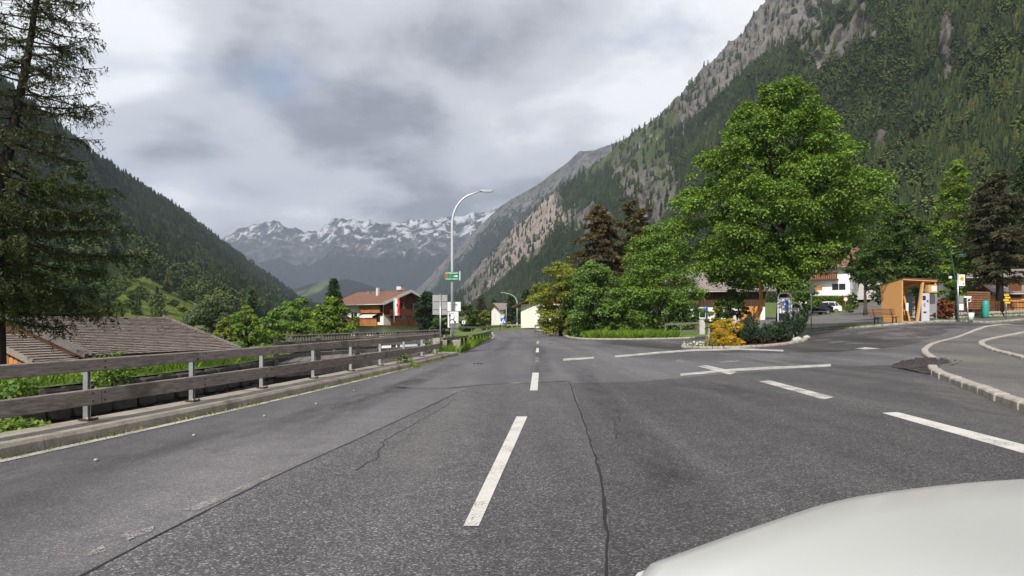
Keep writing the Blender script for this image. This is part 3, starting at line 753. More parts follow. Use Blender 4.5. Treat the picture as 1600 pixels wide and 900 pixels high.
# ================================================================== MOUNTAINS
def interp_pts(lst, n):
    P = np.array([tuple(at(*p)) for p in lst]); t = np.linspace(0, len(lst) - 1, n); k = np.arange(len(lst))
    return np.stack([np.interp(t, k, P[:, i]) for i in range(3)], 1)
def pts_noise(P, scale, octv, seed, ridged=False):
    out = np.empty(len(P))
    for i, p in enumerate(P):
        v = Vector((p[0] * scale + seed, p[1] * scale - seed, p[2] * scale))
        out[i] = mnoise.ridged_multi_fractal(v, 1.0, 2.1, octv, 1.0, 2.0) - 1.0 if ridged else mnoise.fractal(v, 1.0, 2.1, octv)
    return out
def proj(P): return XC + F * P[:, 0] / P[:, 1], YH - F * (P[:, 2] - H) / P[:, 1]
def inpoly(px, py, poly):
    r = np.zeros(len(px), bool); n = len(poly); j = n - 1
    for i in range(n):
        xi, yi = poly[i]; xj, yj = poly[j]
        c = ((yi > py) != (yj > py)) & (px < (xj - xi) * (py - yi) / (yj - yi + 1e-9) + xi); r ^= c; j = i
    return r
def loft(name, foot, crest, nu, nv, power, amp, nscale, seed, maskf, mat, back=0.25, octv=6, crest_keep=.25, ridged=False, crag=0.0):
    A, B = interp_pts(foot, nu), interp_pts(crest, nu)
    v = np.linspace(0, 1, nv); G = np.empty((nv + 3, nu, 3))
    for i, t in enumerate(v):
        G[i] = A * (1 - t) + B * t; G[i, :, 2] = A[:, 2] + (B[:, 2] - A[:, 2]) * t ** power
    d = B - A; d[:, 2] = 0
    for j in range(3):
        G[nv + j] = B + d * (j + 1) * back / 3; G[nv + j, :, 2] = B[:, 2] - (B[:, 2] - A[:, 2]) * (j + 1) * back * .5 / 3
    P = G.reshape(-1, 3); base = P.copy()
    n1 = pts_noise(P, nscale, octv, seed, ridged)
    vv = np.repeat(np.concatenate([v, [1, 1, 1]]), nu)
    env = np.clip(vv / .15, 0, 1) * (1 - (1 - crest_keep) * np.clip((vv - .75) / .25, 0, 1))
    P[:, 2] += n1 * amp * env
    n2 = pts_noise(P, nscale * .6, 4, seed + 31)
    dd = np.tile(d / (np.linalg.norm(d, axis=1)[:, None] + 1e-6), (nv + 3, 1))
    P -= dd * (n2 * amp * 1.2 * env)[:, None]
    px, py = proj(base); M = maskf(P, px, py, vv, n1, n2)          # (n,3): rock, meadow, snow
    if crag > 0:
        n3 = pts_noise(P * np.array([1, 1, .45]), nscale * 7, 5, seed + 77, True); rk = np.clip((M[:, 0] - .3) * 4, 0, 1)
        P[:, 2] += n3 * crag * rk; P -= dd * (n3 * crag * 1.1 * rk)[:, None]
    rows = nv + 3
    q = np.array([(r * nu + c, r * nu + c + 1, (r + 1) * nu + c + 1, (r + 1) * nu + c) for r in range(rows - 1) for c in range(nu - 1)])
    me = fast_mesh(name, P, q, True)
    att = me.attributes.new('cover', 'FLOAT_COLOR', 'POINT')
    att.data.foreach_set('color', np.concatenate([np.clip(M, 0, 1), np.ones((len(P), 1))], 1).astype(np.float32).ravel())
    if me.polygons[len(me.polygons) // 2].normal.z < 0: me.flip_normals()
    o = link_mesh(name, me, MATS[mat]); o['kind'] = 'structure'
    return o, P.reshape(rows, nu, 3), M.reshape(rows, nu, 3)
def hillmat(name, forest, forest2, rock, rock2, mead, mead2, scale, third=(0.60, 0.62, 0.66), pale=None):
    m, nt, b, o = new_mat(name); co = coords(nt)
    at_ = nt.nodes.new('ShaderNodeAttribute'); at_.attribute_name = 'cover'; sp = nt.nodes.new('ShaderNodeSeparateColor'); nt.links.new(at_.outputs['Color'], sp.inputs[0])
    n = tex(nt, 'ShaderNodeTexNoise', co, scale, Detail=9.0, Roughness=0.68)
    n2 = tex(nt, 'ShaderNodeTexNoise', coords(nt, (1, 1, .35)), scale * 3, Detail=9.0, Roughness=0.72, Distortion=.6)
    fc = ramp_node(nt, n.outputs['Fac'], [(.35, forest2), (.65, forest)])
    rc = ramp_node(nt, n2.outputs['Fac'], [(.36, tuple(x * .3 for x in rock2)), (.46, rock2), (.58, rock)])
    mc = ramp_node(nt, n2.outputs['Fac'], [(.3, mead2), (.7, mead)])
    pale_c = ramp_node(nt, n2.outputs['Fac'], [(.36, tuple(x * .35 for x in pale)), (.46, tuple(x * .75 for x in pale)), (.58, pale)]) if pale else None
    def sharp(src, lo, hi):
        a = nt.nodes.new('ShaderNodeMath'); a.operation = 'MULTIPLY_ADD'; nt.links.new(n2.outputs['Fac'], a.inputs[0]); a.inputs[1].default_value = 1.0
        nt.links.new(src, a.inputs[2])
        return ramp_node(nt, a.outputs[0], [(lo, (0, 0, 0)), (hi, (1, 1, 1))])
    c = mixc(nt, sharp(sp.outputs[0], .86, .96), fc, rc)
    c = mixc(nt, sharp(sp.outputs[1], .90, 1.0), c, mc)
    c = mixc(nt, sharp(sp.outputs[2], .90, .97), c, third if pale is None else pale_c)
    nt.links.new(c, b.inputs['Base Color']); b.inputs['Roughness'].default_value = 1.0; b.inputs['Specular IOR Level'].default_value = 0.1
    bump(nt, b, n2.outputs['Fac'], 1.0, .25 / scale)
    return m
hillmat('hill_left', (.022, .032, .014), (.012, .018, .009), (.2, .19, .17), (.11, .10, .09), (.215, .275, .055), (.140, .190, .040), .03)
hillmat('hill_right', (.024, .032, .014), (.014, .019, .010), (.235, .218, .198), (.120, .110, .100), (.105, .135, .042), (.055, .075, .026), .03, pale=(.37, .315, .27))
hillmat('hill_back', (.030, .040, .024), (.018, .024, .016), (.21, .20, .19), (.11, .105, .10), (.10, .13, .045), (.055, .075, .03), .012)
hillmat('hill_far', (.024, .034, .028), (.017, .024, .020), (.12, .117, .115), (.06, .06, .06), (.15, .21, .07), (.09, .13, .045), .0045)

MEADOW = [(158, 384), (180, 388), (222, 414), (275, 442), (312, 470), (338, 500), (345, 525), (60, 525), (80, 490), (105, 455), (128, 430), (160, 412)]
def mask_left(P, px, py, v, n1, n2):
    M = np.zeros((len(P), 3)); M[:, 1] = inpoly(px + n1 * 6, py + n2 * 5, MEADOW) * .62 + .0
    M[:, 0] = .0
    return M
foot = [(-900, 520, 45), (-400, 516, 60), (-100, 513, 80), (60, 510, 100), (160, 508, 125), (240, 507, 160), (320, 506, 230), (400, 505, 380), (470, 504, 700), (540, 503, 1200)]
crest = [(-900, -500, 380), (-400, -150, 480), (-100, 50, 620), (60, 183, 780), (130, 234, 880), (200, 284, 1000), (300, 348, 1250), (400, 425, 1650), (470, 471, 2200), (540, 503, 3000)]
LH = loft('left_hill', foot, crest, 150, 110, 1.25, 26, .0045, 3.3, mask_left, 'hill_left', crest_keep=.15)
def mask_right(P, px, py, v, n1, n2):
    M = np.zeros((len(P), 3))
    cyv = np.interp(px, [690, 730, 860, 900, 960, 1035, 1110, 1210, 1340, 1500], [484, 440, 310, 286, 246, 184, 97, -2, -100, -250])
    band = np.interp(px, [690, 800, 900, 1000, 1100, 1180, 1280, 1400, 1600], [12, 14, 20, 75, 125, 110, 80, 80, 80])
    d = (py - cyv) / band
    r = np.clip(1.25 - d, 0, 1) * .62
    for (ex, ey, ax, ay, s_) in ((843, 350, 36, 30, .85), (815, 385, 30, 34, .75), (770, 425, 34, 36, .62), (735, 452, 34, 26, .6), (1385, 228, 22, 14, .55), (1300, 85, 70, 45, .5), (1250, 20, 90, 40, .65), (1480, 90, 16, 50, .45), (1010, 280, 40, 45, .62), (920, 360, 40, 30, .5)):
        r = np.maximum(r, s_ * np.clip(1.6 - np.hypot((px - ex) / ax, (py - ey) / ay), 0, 1) ** .5)
    M[:, 0] = r * 1.12 + .16 * n2
    M[:, 1] = np.where(r > .25, .28 + .35 * n1, .12) + .25 * np.clip(1 - np.hypot((px - 1040) / 45, (py - 275) / 70), 0, 1)
    M[:, 2] = sum(k_ * np.clip(1.5 - np.hypot((px - ex) / ax, (py - ey) / ay), 0, 1) ** .5 for ex, ey, ax, ay, k_ in ((845, 350, 34, 28, .75), (815, 388, 22, 28, .6), (775, 425, 22, 26, .4), (790, 455, 22, 10, .5), (1010, 235, 30, 25, .35)))
    return M
foot = [(2600, 470, 90), (1900, 474, 130), (1600, 478, 165), (1450, 482, 190), (1300, 484, 230), (1200, 486, 260), (1110, 488, 310), (1035, 490, 360), (960, 492, 430), (900, 494, 520), (850, 496, 640), (760, 498, 1000), (690, 500, 1400)]
crest = [(2600, -1500, 500), (1900, -800, 700), (1600, -420, 850), (1450, -230, 950), (1330, -95, 1050), (1208, -2, 1150), (1110, 97, 1250), (1035, 184, 1350), (960, 246, 1450), (900, 286, 1550), (850, 316, 1650), (760, 402, 1850), (690, 484, 2050)]
RH = loft('right_mountain', foot, crest, 260, 170, 1.15, 42, .0035, 7.7, mask_right, 'hill_right', crest_keep=.5, crag=11)
def mask_back(P, px, py, v, n1, n2):
    M = np.zeros((len(P), 3)); M[:, 0] = np.clip((v - .35) * .9, 0, .6) + .2 * n2; M[:, 1] = np.clip((v - .6), 0, .35) + .1 * n1
    return M
foot = [(1500, 480, 1500), (1100, 480, 1700), (900, 490, 2000), (780, 495, 2300), (700, 498, 2600), (620, 501, 3000)]
crest = [(1500, -60, 2300), (1100, 130, 2500), (1035, 182, 2600), (985, 210, 2650), (930, 232, 2700), (905, 236, 2750), (890, 252, 2800), (850, 285, 2900), (800, 312, 3000), (775, 330, 3100), (740, 360, 3200), (700, 400, 3300), (650, 455, 3500), (610, 495, 3700)]
foot = [(1500, 480, 1500), (1300, 480, 1600), (1150, 480, 1700), (1050, 482, 1800), (990, 485, 1850), (960, 487, 1900), (930, 488, 1950), (880, 490, 2050), (840, 492, 2150), (800, 494, 2250), (770, 495, 2350), (730, 497, 2500), (680, 499, 2700), (620, 501, 3000)]
RB = loft('back_ridge', foot, crest, 150, 90, 1.1, 60, .0022, 1.2, mask_back, 'hill_back', crest_keep=.25)
def mask_far(P, px, py, v, n1, n2):
    M = np.zeros((len(P), 3))
    M[:, 0] = np.clip((v - .45) * 2.2, 0, .62) + .1 * n2
    line = np.interp(px, [340, 420, 450, 480, 520, 600, 760], [.80, .72, .80, .76, .66, .70, .70])
    M[:, 2] = np.where(v > line - .10, .285 + (v - line) * .42 + .07 * n1 + .05 * np.clip((px - 480) / 250, 0, 1) - .05 * np.clip((v - .95) / .05, 0, 1), 0)
    gully = np.clip(1 - np.abs(px - (445 - (py - 380) * .08)) / 2.5, 0, 1) * ((py > 360) & (py < 450)); M[:, 2] = np.maximum(M[:, 2], gully * .42)
    return M
crest = [(200, 500, 5200), (260, 450, 5200), (320, 395, 5200), (345, 377, 5200), (370, 362, 5200), (395, 354, 5200), (430, 349, 5200), (450, 357, 5200), (475, 365, 5200), (500, 361, 5200), (518, 346, 5200), (535, 343, 5200), (552, 344, 5200), (570, 349, 5200), (600, 350, 5200), (640, 346, 5200), (680, 342, 5200), (720, 340, 5200), (755, 332, 5200), (775, 326, 5200), (830, 320, 5200), (900, 320, 5200), (1000, 320, 5200)]
foot = [(p[0], 500, 3700) for p in crest]
FR = loft('far_range', foot, crest, 330, 110, 1.2, 48, .0042, 5.1, mask_far, 'hill_far', crest_keep=.8, octv=8, ridged=True)
def mask_spur(P, px, py, v, n1, n2):
    M = np.zeros((len(P), 3)); M[:, 1] = np.clip(1 - np.abs(px - 492 - (450 - py) * 2.2) / 42, 0, 1) * .6 * (py < 468); return M
crest = [(330, 500, 3000), (400, 476, 3000), (440, 458, 2950), (475, 446, 2900), (510, 438, 2900), (545, 436, 2900), (580, 446, 2900), (620, 462, 2900), (680, 480, 2900), (760, 500, 2900)]
foot = [(p[0], 501, 2300) for p in crest]
SP = loft('valley_spur', foot, crest, 90, 40, 1.0, 18, .004, 9.1, mask_spur, 'hill_far', crest_keep=.2)

# ================================================================== VEGETATION BUILDERS
def leaf_quads(P, size, rng, upb=0.35, aspect=0.62, jitter=.35, nrm=None):
    """one small pointed leaf per point"""
    n = len(P)
    nv = rng.normal(size=(n, 3)); nv[:, 2] = np.abs(nv[:, 2]) + upb
    if nrm is not None: nv += nrm * 0.9
    nv /= np.linalg.norm(nv, axis=1)[:, None]
    t = rng.normal(size=(n, 3)); t -= nv * (t * nv).sum(1)[:, None]; t /= np.linalg.norm(t, axis=1)[:, None] + 1e-9
    b = np.cross(nv, t)
    L = (size * (1 + jitter * rng.uniform(-1, 1, n)))[:, None]
    V = np.empty((n, 4, 3))
    V[:, 0] = P - t * L * .5; V[:, 1] = P + b * L * aspect * .5 + t * L * .08 + nv * L * .06; V[:, 2] = P + t * L * .5; V[:, 3] = P - b * L * aspect * .5 + t * L * .08 + nv * L * .06
    return V.reshape(-1, 3)
def quads_mesh(name, V):
    n = len(V) // 4
    return fast_mesh(name, V, np.arange(n * 4).reshape(n, 4))
def spray_quads(A, D, L, W, rng, droop=0.0):
    """needle sprays: narrow quads starting at A along D"""
    n = len(A); D = D / (np.linalg.norm(D, axis=1)[:, None] + 1e-9)
    s = np.cross(D, rng.normal(size=(n, 3))); s /= np.linalg.norm(s, axis=1)[:, None] + 1e-9
    L = np.broadcast_to(np.asarray(L, float).reshape(-1, 1), (n, 1)); W = np.broadcast_to(np.asarray(W, float).reshape(-1, 1), (n, 1))
    V = np.empty((n, 4, 3)); mid = A + D * L * .45; tip = A + D * L; tip[:, 2] -= (droop * L)[:, 0]
    V[:, 0] = A; V[:, 1] = mid + s * W * .5; V[:, 2] = tip; V[:, 3] = mid - s * W * .5
    return V.reshape(-1, 3)

def broadleaf(name, label, base, height, width, leaf, nleaf, lsize, seed, prof=None, bark='bark', trunk_r=.25, crown0=.18, clumps=140, clump_r=.11, cat='tree', group=None, lean=(0, 0), depth=None, flat=.62, offs=(0, 0), fill=.55, trunk=True, limbs=9, tilt=0.0):
    rng = np.random.default_rng(seed); rnd = random.Random(seed)
    t = thing(name, label, cat, base, 0, group)
    prof = prof or [(0, .35), (.2, .85), (.4, 1.0), (.65, .8), (.85, .48), (1, .1)]
    pt, pr = [p[0] for p in prof], [p[1] for p in prof]
    z0 = height * crown0; hc = height - z0; Rw = width / 2; Rd = (depth or width) / 2
    if trunk:
        m = MB(); top = height * .72
        path = [(rnd.uniform(-.04, .04) * height * .3 * k / 6 + offs[0] * k / 6 * .5, rnd.uniform(-.04, .04) * height * .3 * k / 6 + offs[1] * k / 6 * .5, top * k / 6) for k in range(7)]
        path[0] = (0, 0, -.15)
        m.tube(path, [trunk_r * (1.25 if k == 0 else 1 - .13 * k) for k in range(7)], 10)
        m.build('trunk', MATS[bark], t)
        lm = MB()
        for k in range(limbs):
            a = 2.4 * k + rnd.uniform(-.4, .4); h = z0 * .8 + hc * (.05 + .5 * k / limbs); q = path[min(6, int(h / top * 6))]
            rr = np.interp((h + hc * .2 - z0) / hc, pt, pr); ex, ey = math.cos(a) * Rw * rr * .8, math.sin(a) * Rd * rr * .8
            p0 = Vector((q[0], q[1], h)); p2 = Vector((ex + offs[0], ey + offs[1], h + hc * rnd.uniform(.12, .28))); p1 = (p0 + p2) / 2 + Vector((0, 0, hc * .06))
            r0 = trunk_r * .42 * (1 - .5 * k / limbs)
            lm.tube([p0, (p0 + p1) / 2 + Vector((0, 0, hc * .01)), p1, (p1 + p2) / 2 + Vector((0, 0, .1)), p2], [r0, r0 * .8, r0 * .55, r0 * .38, r0 * .15], 6)
            for j in range(3):
                s0 = p1 + (p2 - p1) * rnd.uniform(-.3, .6); s1 = s0 + Vector((rnd.uniform(-1, 1) * Rw * .35, rnd.uniform(-1, 1) * Rd * .35, rnd.uniform(0, .2) * hc))
                lm.tube([s0, (s0 + s1) / 2 + Vector((0, 0, .08)), s1], [r0 * .4, r0 * .25, r0 * .08], 5)
        lm.build('limbs', MATS[bark], t)
    # crown: clumps spread through the volume, denser towards the outside, then leaves within each clump
    C = []
    while len(C) < clumps:
        tt = rng.uniform(0, 1); r = np.interp(tt, pt, pr)
        if rng.uniform() > r + .1: continue
        a = rng.uniform(0, 2 * math.pi); u = rng.uniform() ** fill
        wob = 1 + .13 * mnoise.noise(Vector((math.cos(a) * 1.6 + seed, math.sin(a) * 1.6, tt * 3.2)))
        C.append((math.cos(a) * r * u * Rw * wob + offs[0] * (.3 + .7 * tt), math.sin(a) * r * u * Rd * wob + offs[1] * (.3 + .7 * tt), z0 + hc * tt, u))
    C = np.array(C); C[:, 2] += tilt * np.clip(C[:, 0] / Rw + .15, 0, 1) * (1 - (C[:, 2] - z0) / hc); cr = clump_r * width * rng.uniform(.6, 1.25, clumps)
    idx = rng.choice(clumps, nleaf, p=cr ** 2 / (cr ** 2).sum())
    d = rng.normal(size=(nleaf, 3)); d /= np.linalg.norm(d, axis=1)[:, None]
    d[:, 2] = np.where(rng.uniform(size=nleaf) < .7, np.abs(d[:, 2]), d[:, 2])
    rad = cr[idx] * rng.uniform(.25, 1.0, nleaf) ** .6
    P = C[idx, :3] + d * rad[:, None] * np.array([1, 1, flat])
    P[:, 2] = np.maximum(P[:, 2], .04)
    P[:, 0] += lean[0] * P[:, 2]; P[:, 1] += lean[1] * P[:, 2]
    me = quads_mesh('crown', leaf_quads(P, lsize, rng, .3, nrm=d))
    link_mesh('crown', me, MATS[leaf], t)
    return t

def conifer(name, label, base, height, width, leaf, nspray, ssize, seed, bark='bark_dark', droop=.25, crown0=.08, layers=22, trunk_r=.2, cat='tree', group=None, taper=1.15, ragged=.25, up=.0, top_open=0.0, w_ratio=.28, hump=None):
    rng = np.random.default_rng(seed); rnd = random.Random(seed)
    t = thing(name, label, cat, base, 0, group)
    m = MB(); m.tube([(0, 0, -.15), (rnd.uniform(-.05, .05), rnd.uniform(-.05, .05), height * .5), (0, 0, height * .97)], [trunk_r * 1.2, trunk_r * .65, trunk_r * .08], 8); m.build('trunk', MATS[bark], t)
    br = MB(); A, D, Ls, Ws = [], [], [], []
    z0 = height * crown0; tot = 0; B = []
    for k in range(layers):
        f = k / (layers - 1); z = z0 + (height * .97 - z0) * f
        R_ = width / 2 * ((1 - f) ** (1 / taper) if hump is None else np.interp(f, [h[0] for h in hump], [h[1] for h in hump])) + width * .015
        nb = rnd.randint(5, 8)
        for j in range(nb):
            a = rnd.uniform(0, 6.283); l = R_ * rnd.uniform(1 - ragged * 1.6, 1 + ragged * .5)
            B.append((z + rnd.uniform(-.4, .4) * height / layers, a, max(l, .1)))
    tl = sum(b[2] + .3 for b in B)
    for z, a, l in B:
        e = Vector((math.cos(a) * l, math.sin(a) * l, -droop * l + up * l)); p0 = Vector((0, 0, z)); mid = p0 + e * .55 + Vector((0, 0, .08 * l)); tip = p0 + e
        br.tube([p0, mid, tip], [trunk_r * .16, trunk_r * .1, trunk_r * .03], 4, cap=False)
        n = max(4, int(nspray * (l + .3) / tl))
        s = rng.uniform(.12, 1, n) ** .8
        pts = np.where(s[:, None] < .55, np.array(p0) + (np.array(mid) - np.array(p0)) * (s[:, None] / .55), np.array(mid) + (np.array(tip) - np.array(mid)) * ((s[:, None] - .55) / .45))
        side = np.array([-math.sin(a), math.cos(a), 0]) * rng.choice([-1, 1], n)[:, None]; fw = np.array([math.cos(a), math.sin(a), 0])
        dirs = side * rng.uniform(.4, 1.0, n)[:, None] + fw * rng.uniform(.2, 1, n)[:, None] + rng.normal(size=(n, 3)) * .25; dirs[:, 2] -= .25 - up
        off = side * (rng.uniform(0, .22, n) * l * (1.1 - s))[:, None]
        A.append(pts + off + rng.normal(size=(n, 3)) * .04); D.append(dirs); Ls.append(ssize * rng.uniform(.6, 1.3, n)); Ws.append(ssize * w_ratio * rng.uniform(.7, 1.3, n))
    br.build('branches', MATS[bark], t)
    V = spray_quads(np.concatenate(A), np.concatenate(D), np.concatenate(Ls), np.concatenate(Ws), rng, .2)
    link_mesh('crown', quads_mesh('crown', V), MATS[leaf], t)
    return t

def grass_stuff(name, poly, n, h, w, label, mat='grass_blade', seed=1, zf=None, off=0.0, cat='grass', lean=.35):
    rng = np.random.default_rng(seed); poly = [tuple(p)[:2] for p in poly]
    xs = [p[0] for p in poly]; ys = [p[1] for p in poly]; pts = []
    while len(pts) < n:
        q = np.stack([rng.uniform(min(xs), max(xs), n * 3), rng.uniform(min(ys), max(ys), n * 3)], 1)
        pts += list(q[inpoly(q[:, 0], q[:, 1], poly)])
    P = np.array(pts[:n]); Z = gzv(P) if zf is None else np.array([zf(*p) for p in P])
    hh = h * rng.uniform(.45, 1.15, n) * (.75 + .5 * np.array([mnoise.noise(Vector((p[0] * .9, p[1] * .9, seed))) for p in P]) + .1)
    a = rng.uniform(0, 6.283, n); ww = w * rng.uniform(.6, 1.3, n); ln = rng.normal(size=(n, 2)) * lean * hh[:, None]
    V = np.empty((n, 4, 3)); B = np.stack([P[:, 0], P[:, 1], Z + off - .02], 1)
    sx = np.stack([np.cos(a), np.sin(a), np.zeros(n)], 1) * (ww / 2)[:, None]
    V[:, 0] = B - sx; V[:, 1] = B + sx
    V[:, 2] = B + sx * .5 + np.stack([ln[:, 0] * .45, ln[:, 1] * .45, hh * .6], 1); V[:, 3] = B + np.stack([ln[:, 0], ln[:, 1], hh], 1)
    o = link_mesh(name, quads_mesh(name, V.reshape(-1, 3)), MATS[mat]); return tag(o, label, cat, kind='stuff')

# ---- forest cover of the slopes (a far-off wood: one object per slope, instanced trees)
def proto_conifer(seed, slim=.26):
    rng = np.random.default_rng(seed); V, Q = [], []
    m = MB(); L = 15
    for k in range(L):
        f = k / L; z = .06 + .94 * f; r = slim * (1 - f) ** .85 * rng.uniform(.85, 1.12) + .012; n = 17; hgt = .94 / L * 2.1
        ring = []; ph = rng.uniform(0, 6)
        for i in range(n):
            a = ph + 2 * math.pi * i / n; rr = r * (1.15 if i % 2 else .42) * rng.uniform(.6, 1.25); ring.append((math.cos(a) * rr, math.sin(a) * rr, z - .03 * rng.uniform(0, 1.8)))
        c = len(m.v); m.v += ring + [(0, 0, min(1.0, z + hgt))]
        for i in range(n): m.f.append((c + i, c + (i + 1) % n, c + n)); m.sm.append(False)
    m.tube([(0, 0, 0), (0, 0, .2)], [.014, .012], 5)
    me = bpy.data.meshes.new('forest_conifer'); me.from_pydata(m.v, [], m.f); me.update(); return me
def proto_broad(seed):
    rng = np.random.default_rng(seed); n = 620
    d = rng.normal(size=(n, 3)); d /= np.linalg.norm(d, axis=1)[:, None]
    P = d * rng.uniform(.45, 1, n)[:, None] ** .5 * np.array([.36, .36, .42]) * (1 + .2 * np.sin(d[:, :1] * 5 + seed)); P[:, 2] += .55
    return quads_mesh('forest_broadleaf', leaf_quads(P, .085, rng, .4, .8, nrm=d))
def forestmat(name, c, var):
    m, nt, b, o = new_mat(name); oi = nt.nodes.new('ShaderNodeObjectInfo')
    n = tex(nt, 'ShaderNodeTexNoise', oi.outputs['Location'], .012, Detail=3.0)
    ad = nt.nodes.new('ShaderNodeMath'); ad.operation = 'MULTIPLY_ADD'; nt.links.new(oi.outputs['Random'], ad.inputs[0]); ad.inputs[1].default_value = .55
    nt.links.new(n.outputs['Fac'], ad.inputs[2])
    c_ = ramp_node(nt, ad.outputs[0], [(.3, tuple(x * (1 - var) for x in c)), (.75, c), (1.0, tuple(min(1, x * (1 + var) * k) for x, k in zip(c, (1.35, 1.15, .9))))])
    nt.links.new(c_, b.inputs['Base Color']); b.inputs['Roughness'].default_value = .9; b.inputs['Specular IOR Level'].default_value = .15
forestmat('forest_spruce', (.024, .041, .018), .4)
forestmat('forest_larch', (.045, .060, .021), .4)
forestmat('forest_leaf', (.050, .076, .024), .35)
PROT = []
for me, mt in ((proto_conifer(1, .19), 'forest_spruce'), (proto_conifer(2, .155), 'forest_spruce'), (proto_conifer(3, .20), 'forest_larch'), (proto_broad(4), 'forest_leaf')):
    me.materials.append(MATS[mt]); PROT.append(bpy.data.objects.new(me.name, me))
def scatter_tree():
    ng = bpy.data.node_groups.new('forest_scatter', 'GeometryNodeTree')
    ng.interface.new_socket('Geometry', in_out='INPUT', socket_type='NodeSocketGeometry'); ng.interface.new_socket('Geometry', in_out='OUTPUT', socket_type='NodeSocketGeometry')
    nd, lk = ng.nodes, ng.links
    gi, go = nd.new('NodeGroupInput'), nd.new('NodeGroupOutput'); iop = nd.new('GeometryNodeInstanceOnPoints'); jn = nd.new('GeometryNodeJoinGeometry')
    for p in PROT:
        oi = nd.new('GeometryNodeObjectInfo'); oi.inputs[0].default_value = p; oi.inputs['As Instance'].default_value = True; lk.new(oi.outputs['Geometry'], jn.inputs[0])
    def attr(nm, ty):
        a = nd.new('GeometryNodeInputNamedAttribute'); a.data_type = ty; a.inputs[0].default_value = nm; return a.outputs[0]
    lk.new(gi.outputs[0], iop.inputs['Points']); lk.new(jn.outputs[0], iop.inputs['Instance']); iop.inputs['Pick Instance'].default_value = True
    lk.new(attr('kind_index', 'INT'), iop.inputs['Instance Index']); lk.new(attr('tree_scale', 'FLOAT_VECTOR'), iop.inputs['Scale'])
    er = nd.new('FunctionNodeEulerToRotation'); lk.new(attr('tree_rot', 'FLOAT_VECTOR'), er.inputs[0]); lk.new(er.outputs[0], iop.inputs['Rotation'])
    lk.new(iop.outputs[0], go.inputs[0]); return ng
SCAT = scatter_tree()
def forest(name, grid, mask, n, label, hfun, keep, seed, mixf, vmax=None):
    rng = np.random.default_rng(seed); rows, cols = grid.shape[:2]; vm = rows - 4
    a = grid[1:vm + 1, :-1] - grid[:vm, :-1]; b = grid[:vm, 1:] - grid[:vm, :-1]
    area = np.linalg.norm(np.cross(a, b), axis=2); D = grid[:vm, :-1, 1]
    px = XC + F * grid[:vm, :-1, 0] / np.maximum(D, 1)
    w = area / np.maximum(D, 60) ** 1.1 * ((px > -260) & (px < 1900)); w = (w / w.sum()).ravel()
    k = rng.choice(len(w), n, p=w); r, c = np.divmod(k, cols - 1); u, v = rng.uniform(size=n), rng.uniform(size=n)
    def bil(g): return (g[r, c] * ((1 - u) * (1 - v))[:, None] + g[r, c + 1] * (u * (1 - v))[:, None] + g[r + 1, c] * ((1 - u) * v)[:, None] + g[r + 1, c + 1] * (u * v)[:, None])
    P, M = bil(grid), bil(mask)
    qx, qy = proj(P); ok = keep(P, M, qx, qy, rng); P, M, qx, qy = P[ok], M[ok], qx[ok], qy[ok]; n = len(P)
    h = hfun(P, rng, n); wd = h * rng.uniform(.8, 1.15, n)
    me = bpy.data.meshes.new(name); me.vertices.add(n); P[:, 2] -= .4; me.vertices.foreach_set('co', P.astype(np.float32).ravel())
    me.attributes.new('tree_scale', 'FLOAT_VECTOR', 'POINT').data.foreach_set('vector', np.stack([wd, wd, h], 1).astype(np.float32).ravel())
    me.attributes.new('tree_rot', 'FLOAT_VECTOR', 'POINT').data.foreach_set('vector', np.stack([rng.normal(0, .03, n), rng.normal(0, .03, n), rng.uniform(0, 6.28, n)], 1).astype(np.float32).ravel())
    me.attributes.new('kind_index', 'INT', 'POINT').data.foreach_set('value', mixf(P, qx, qy, rng, n).astype(np.int32))
    o = bpy.data.objects.new(name, me); COL.objects.link(o); md = o.modifiers.new('scatter', 'NODES'); md.node_group = SCAT
    return tag(o, label, 'forest', kind='stuff')
def mixer(pb, pl):
    def f(P, qx, qy, rng, n):
        u = rng.uniform(size=n); b = pb(P, qx, qy); l = pl(P, qx, qy)
        # join order of the geometry sockets is reversed: 3 2 1 0
        return np.where(u < b, IB, np.where(u < b + l, IL, np.where(rng.uniform(size=n) < .5, IC0, IC1)))
    return f
IC0, IC1, IL, IB = 3, 2, 1, 0
def hts(P, rng, n): return np.clip(rng.normal(12, 3.0, n), 5, 22) * np.clip((P[:, 1] / 800) ** .25, .68, 1.0)
def keep_left(P, M, qx, qy, rng):
    hp = 9.0 * F / P[:, 1]; front = inpoly(qx, qy - hp * .8, MEADOW) | inpoly(qx, qy - hp * .4, MEADOW)      # keep the view over the meadow's lower rim open
    return (~(M[:, 1] > .3) & ~front) | (rng.uniform(size=len(P)) < .012)
forest('hillside_forest', LH[1], LH[2], 48000, 'dense dark conifer forest covering the left hillside', lambda P, rng, n: hts(P, rng, n) * np.where(P[:, 1] < 260, .8, 1), keep_left, 11,
       mixer(lambda P, x, y: np.where((y > 400) & (P[:, 1] < 420), .55, .05), lambda P, x, y: .15 + 0 * x))
def keep_right(P, M, qx, qy, rng):
    u = rng.uniform(size=len(P)); rk = M[:, 0]
    return u < np.where(rk > .48, .035, np.where(rk > .36, .28, 1.0))
forest('mountain_forest', RH[1], RH[2], 110000, 'dark conifer forest covering the steep right mountainside', hts, keep_right, 12,
       mixer(lambda P, x, y: np.where((x > 1230) & (x < 1420) & (y < 230), .35, .06), lambda P, x, y: np.where(x > 1200, .34, .15)))
forest('ridge_forest', RB[1], RB[2], 14000, 'scattered distant trees on the ridge behind the cliffs', lambda P, rng, n: hts(P, rng, n) * 1.1, lambda P, M, x, y, rng: rng.uniform(size=len(P)) < np.where(M[:, 0] > .40, .12, .8), 13, mixer(lambda P, x, y: 0 * x, lambda P, x, y: .1 + 0 * x))

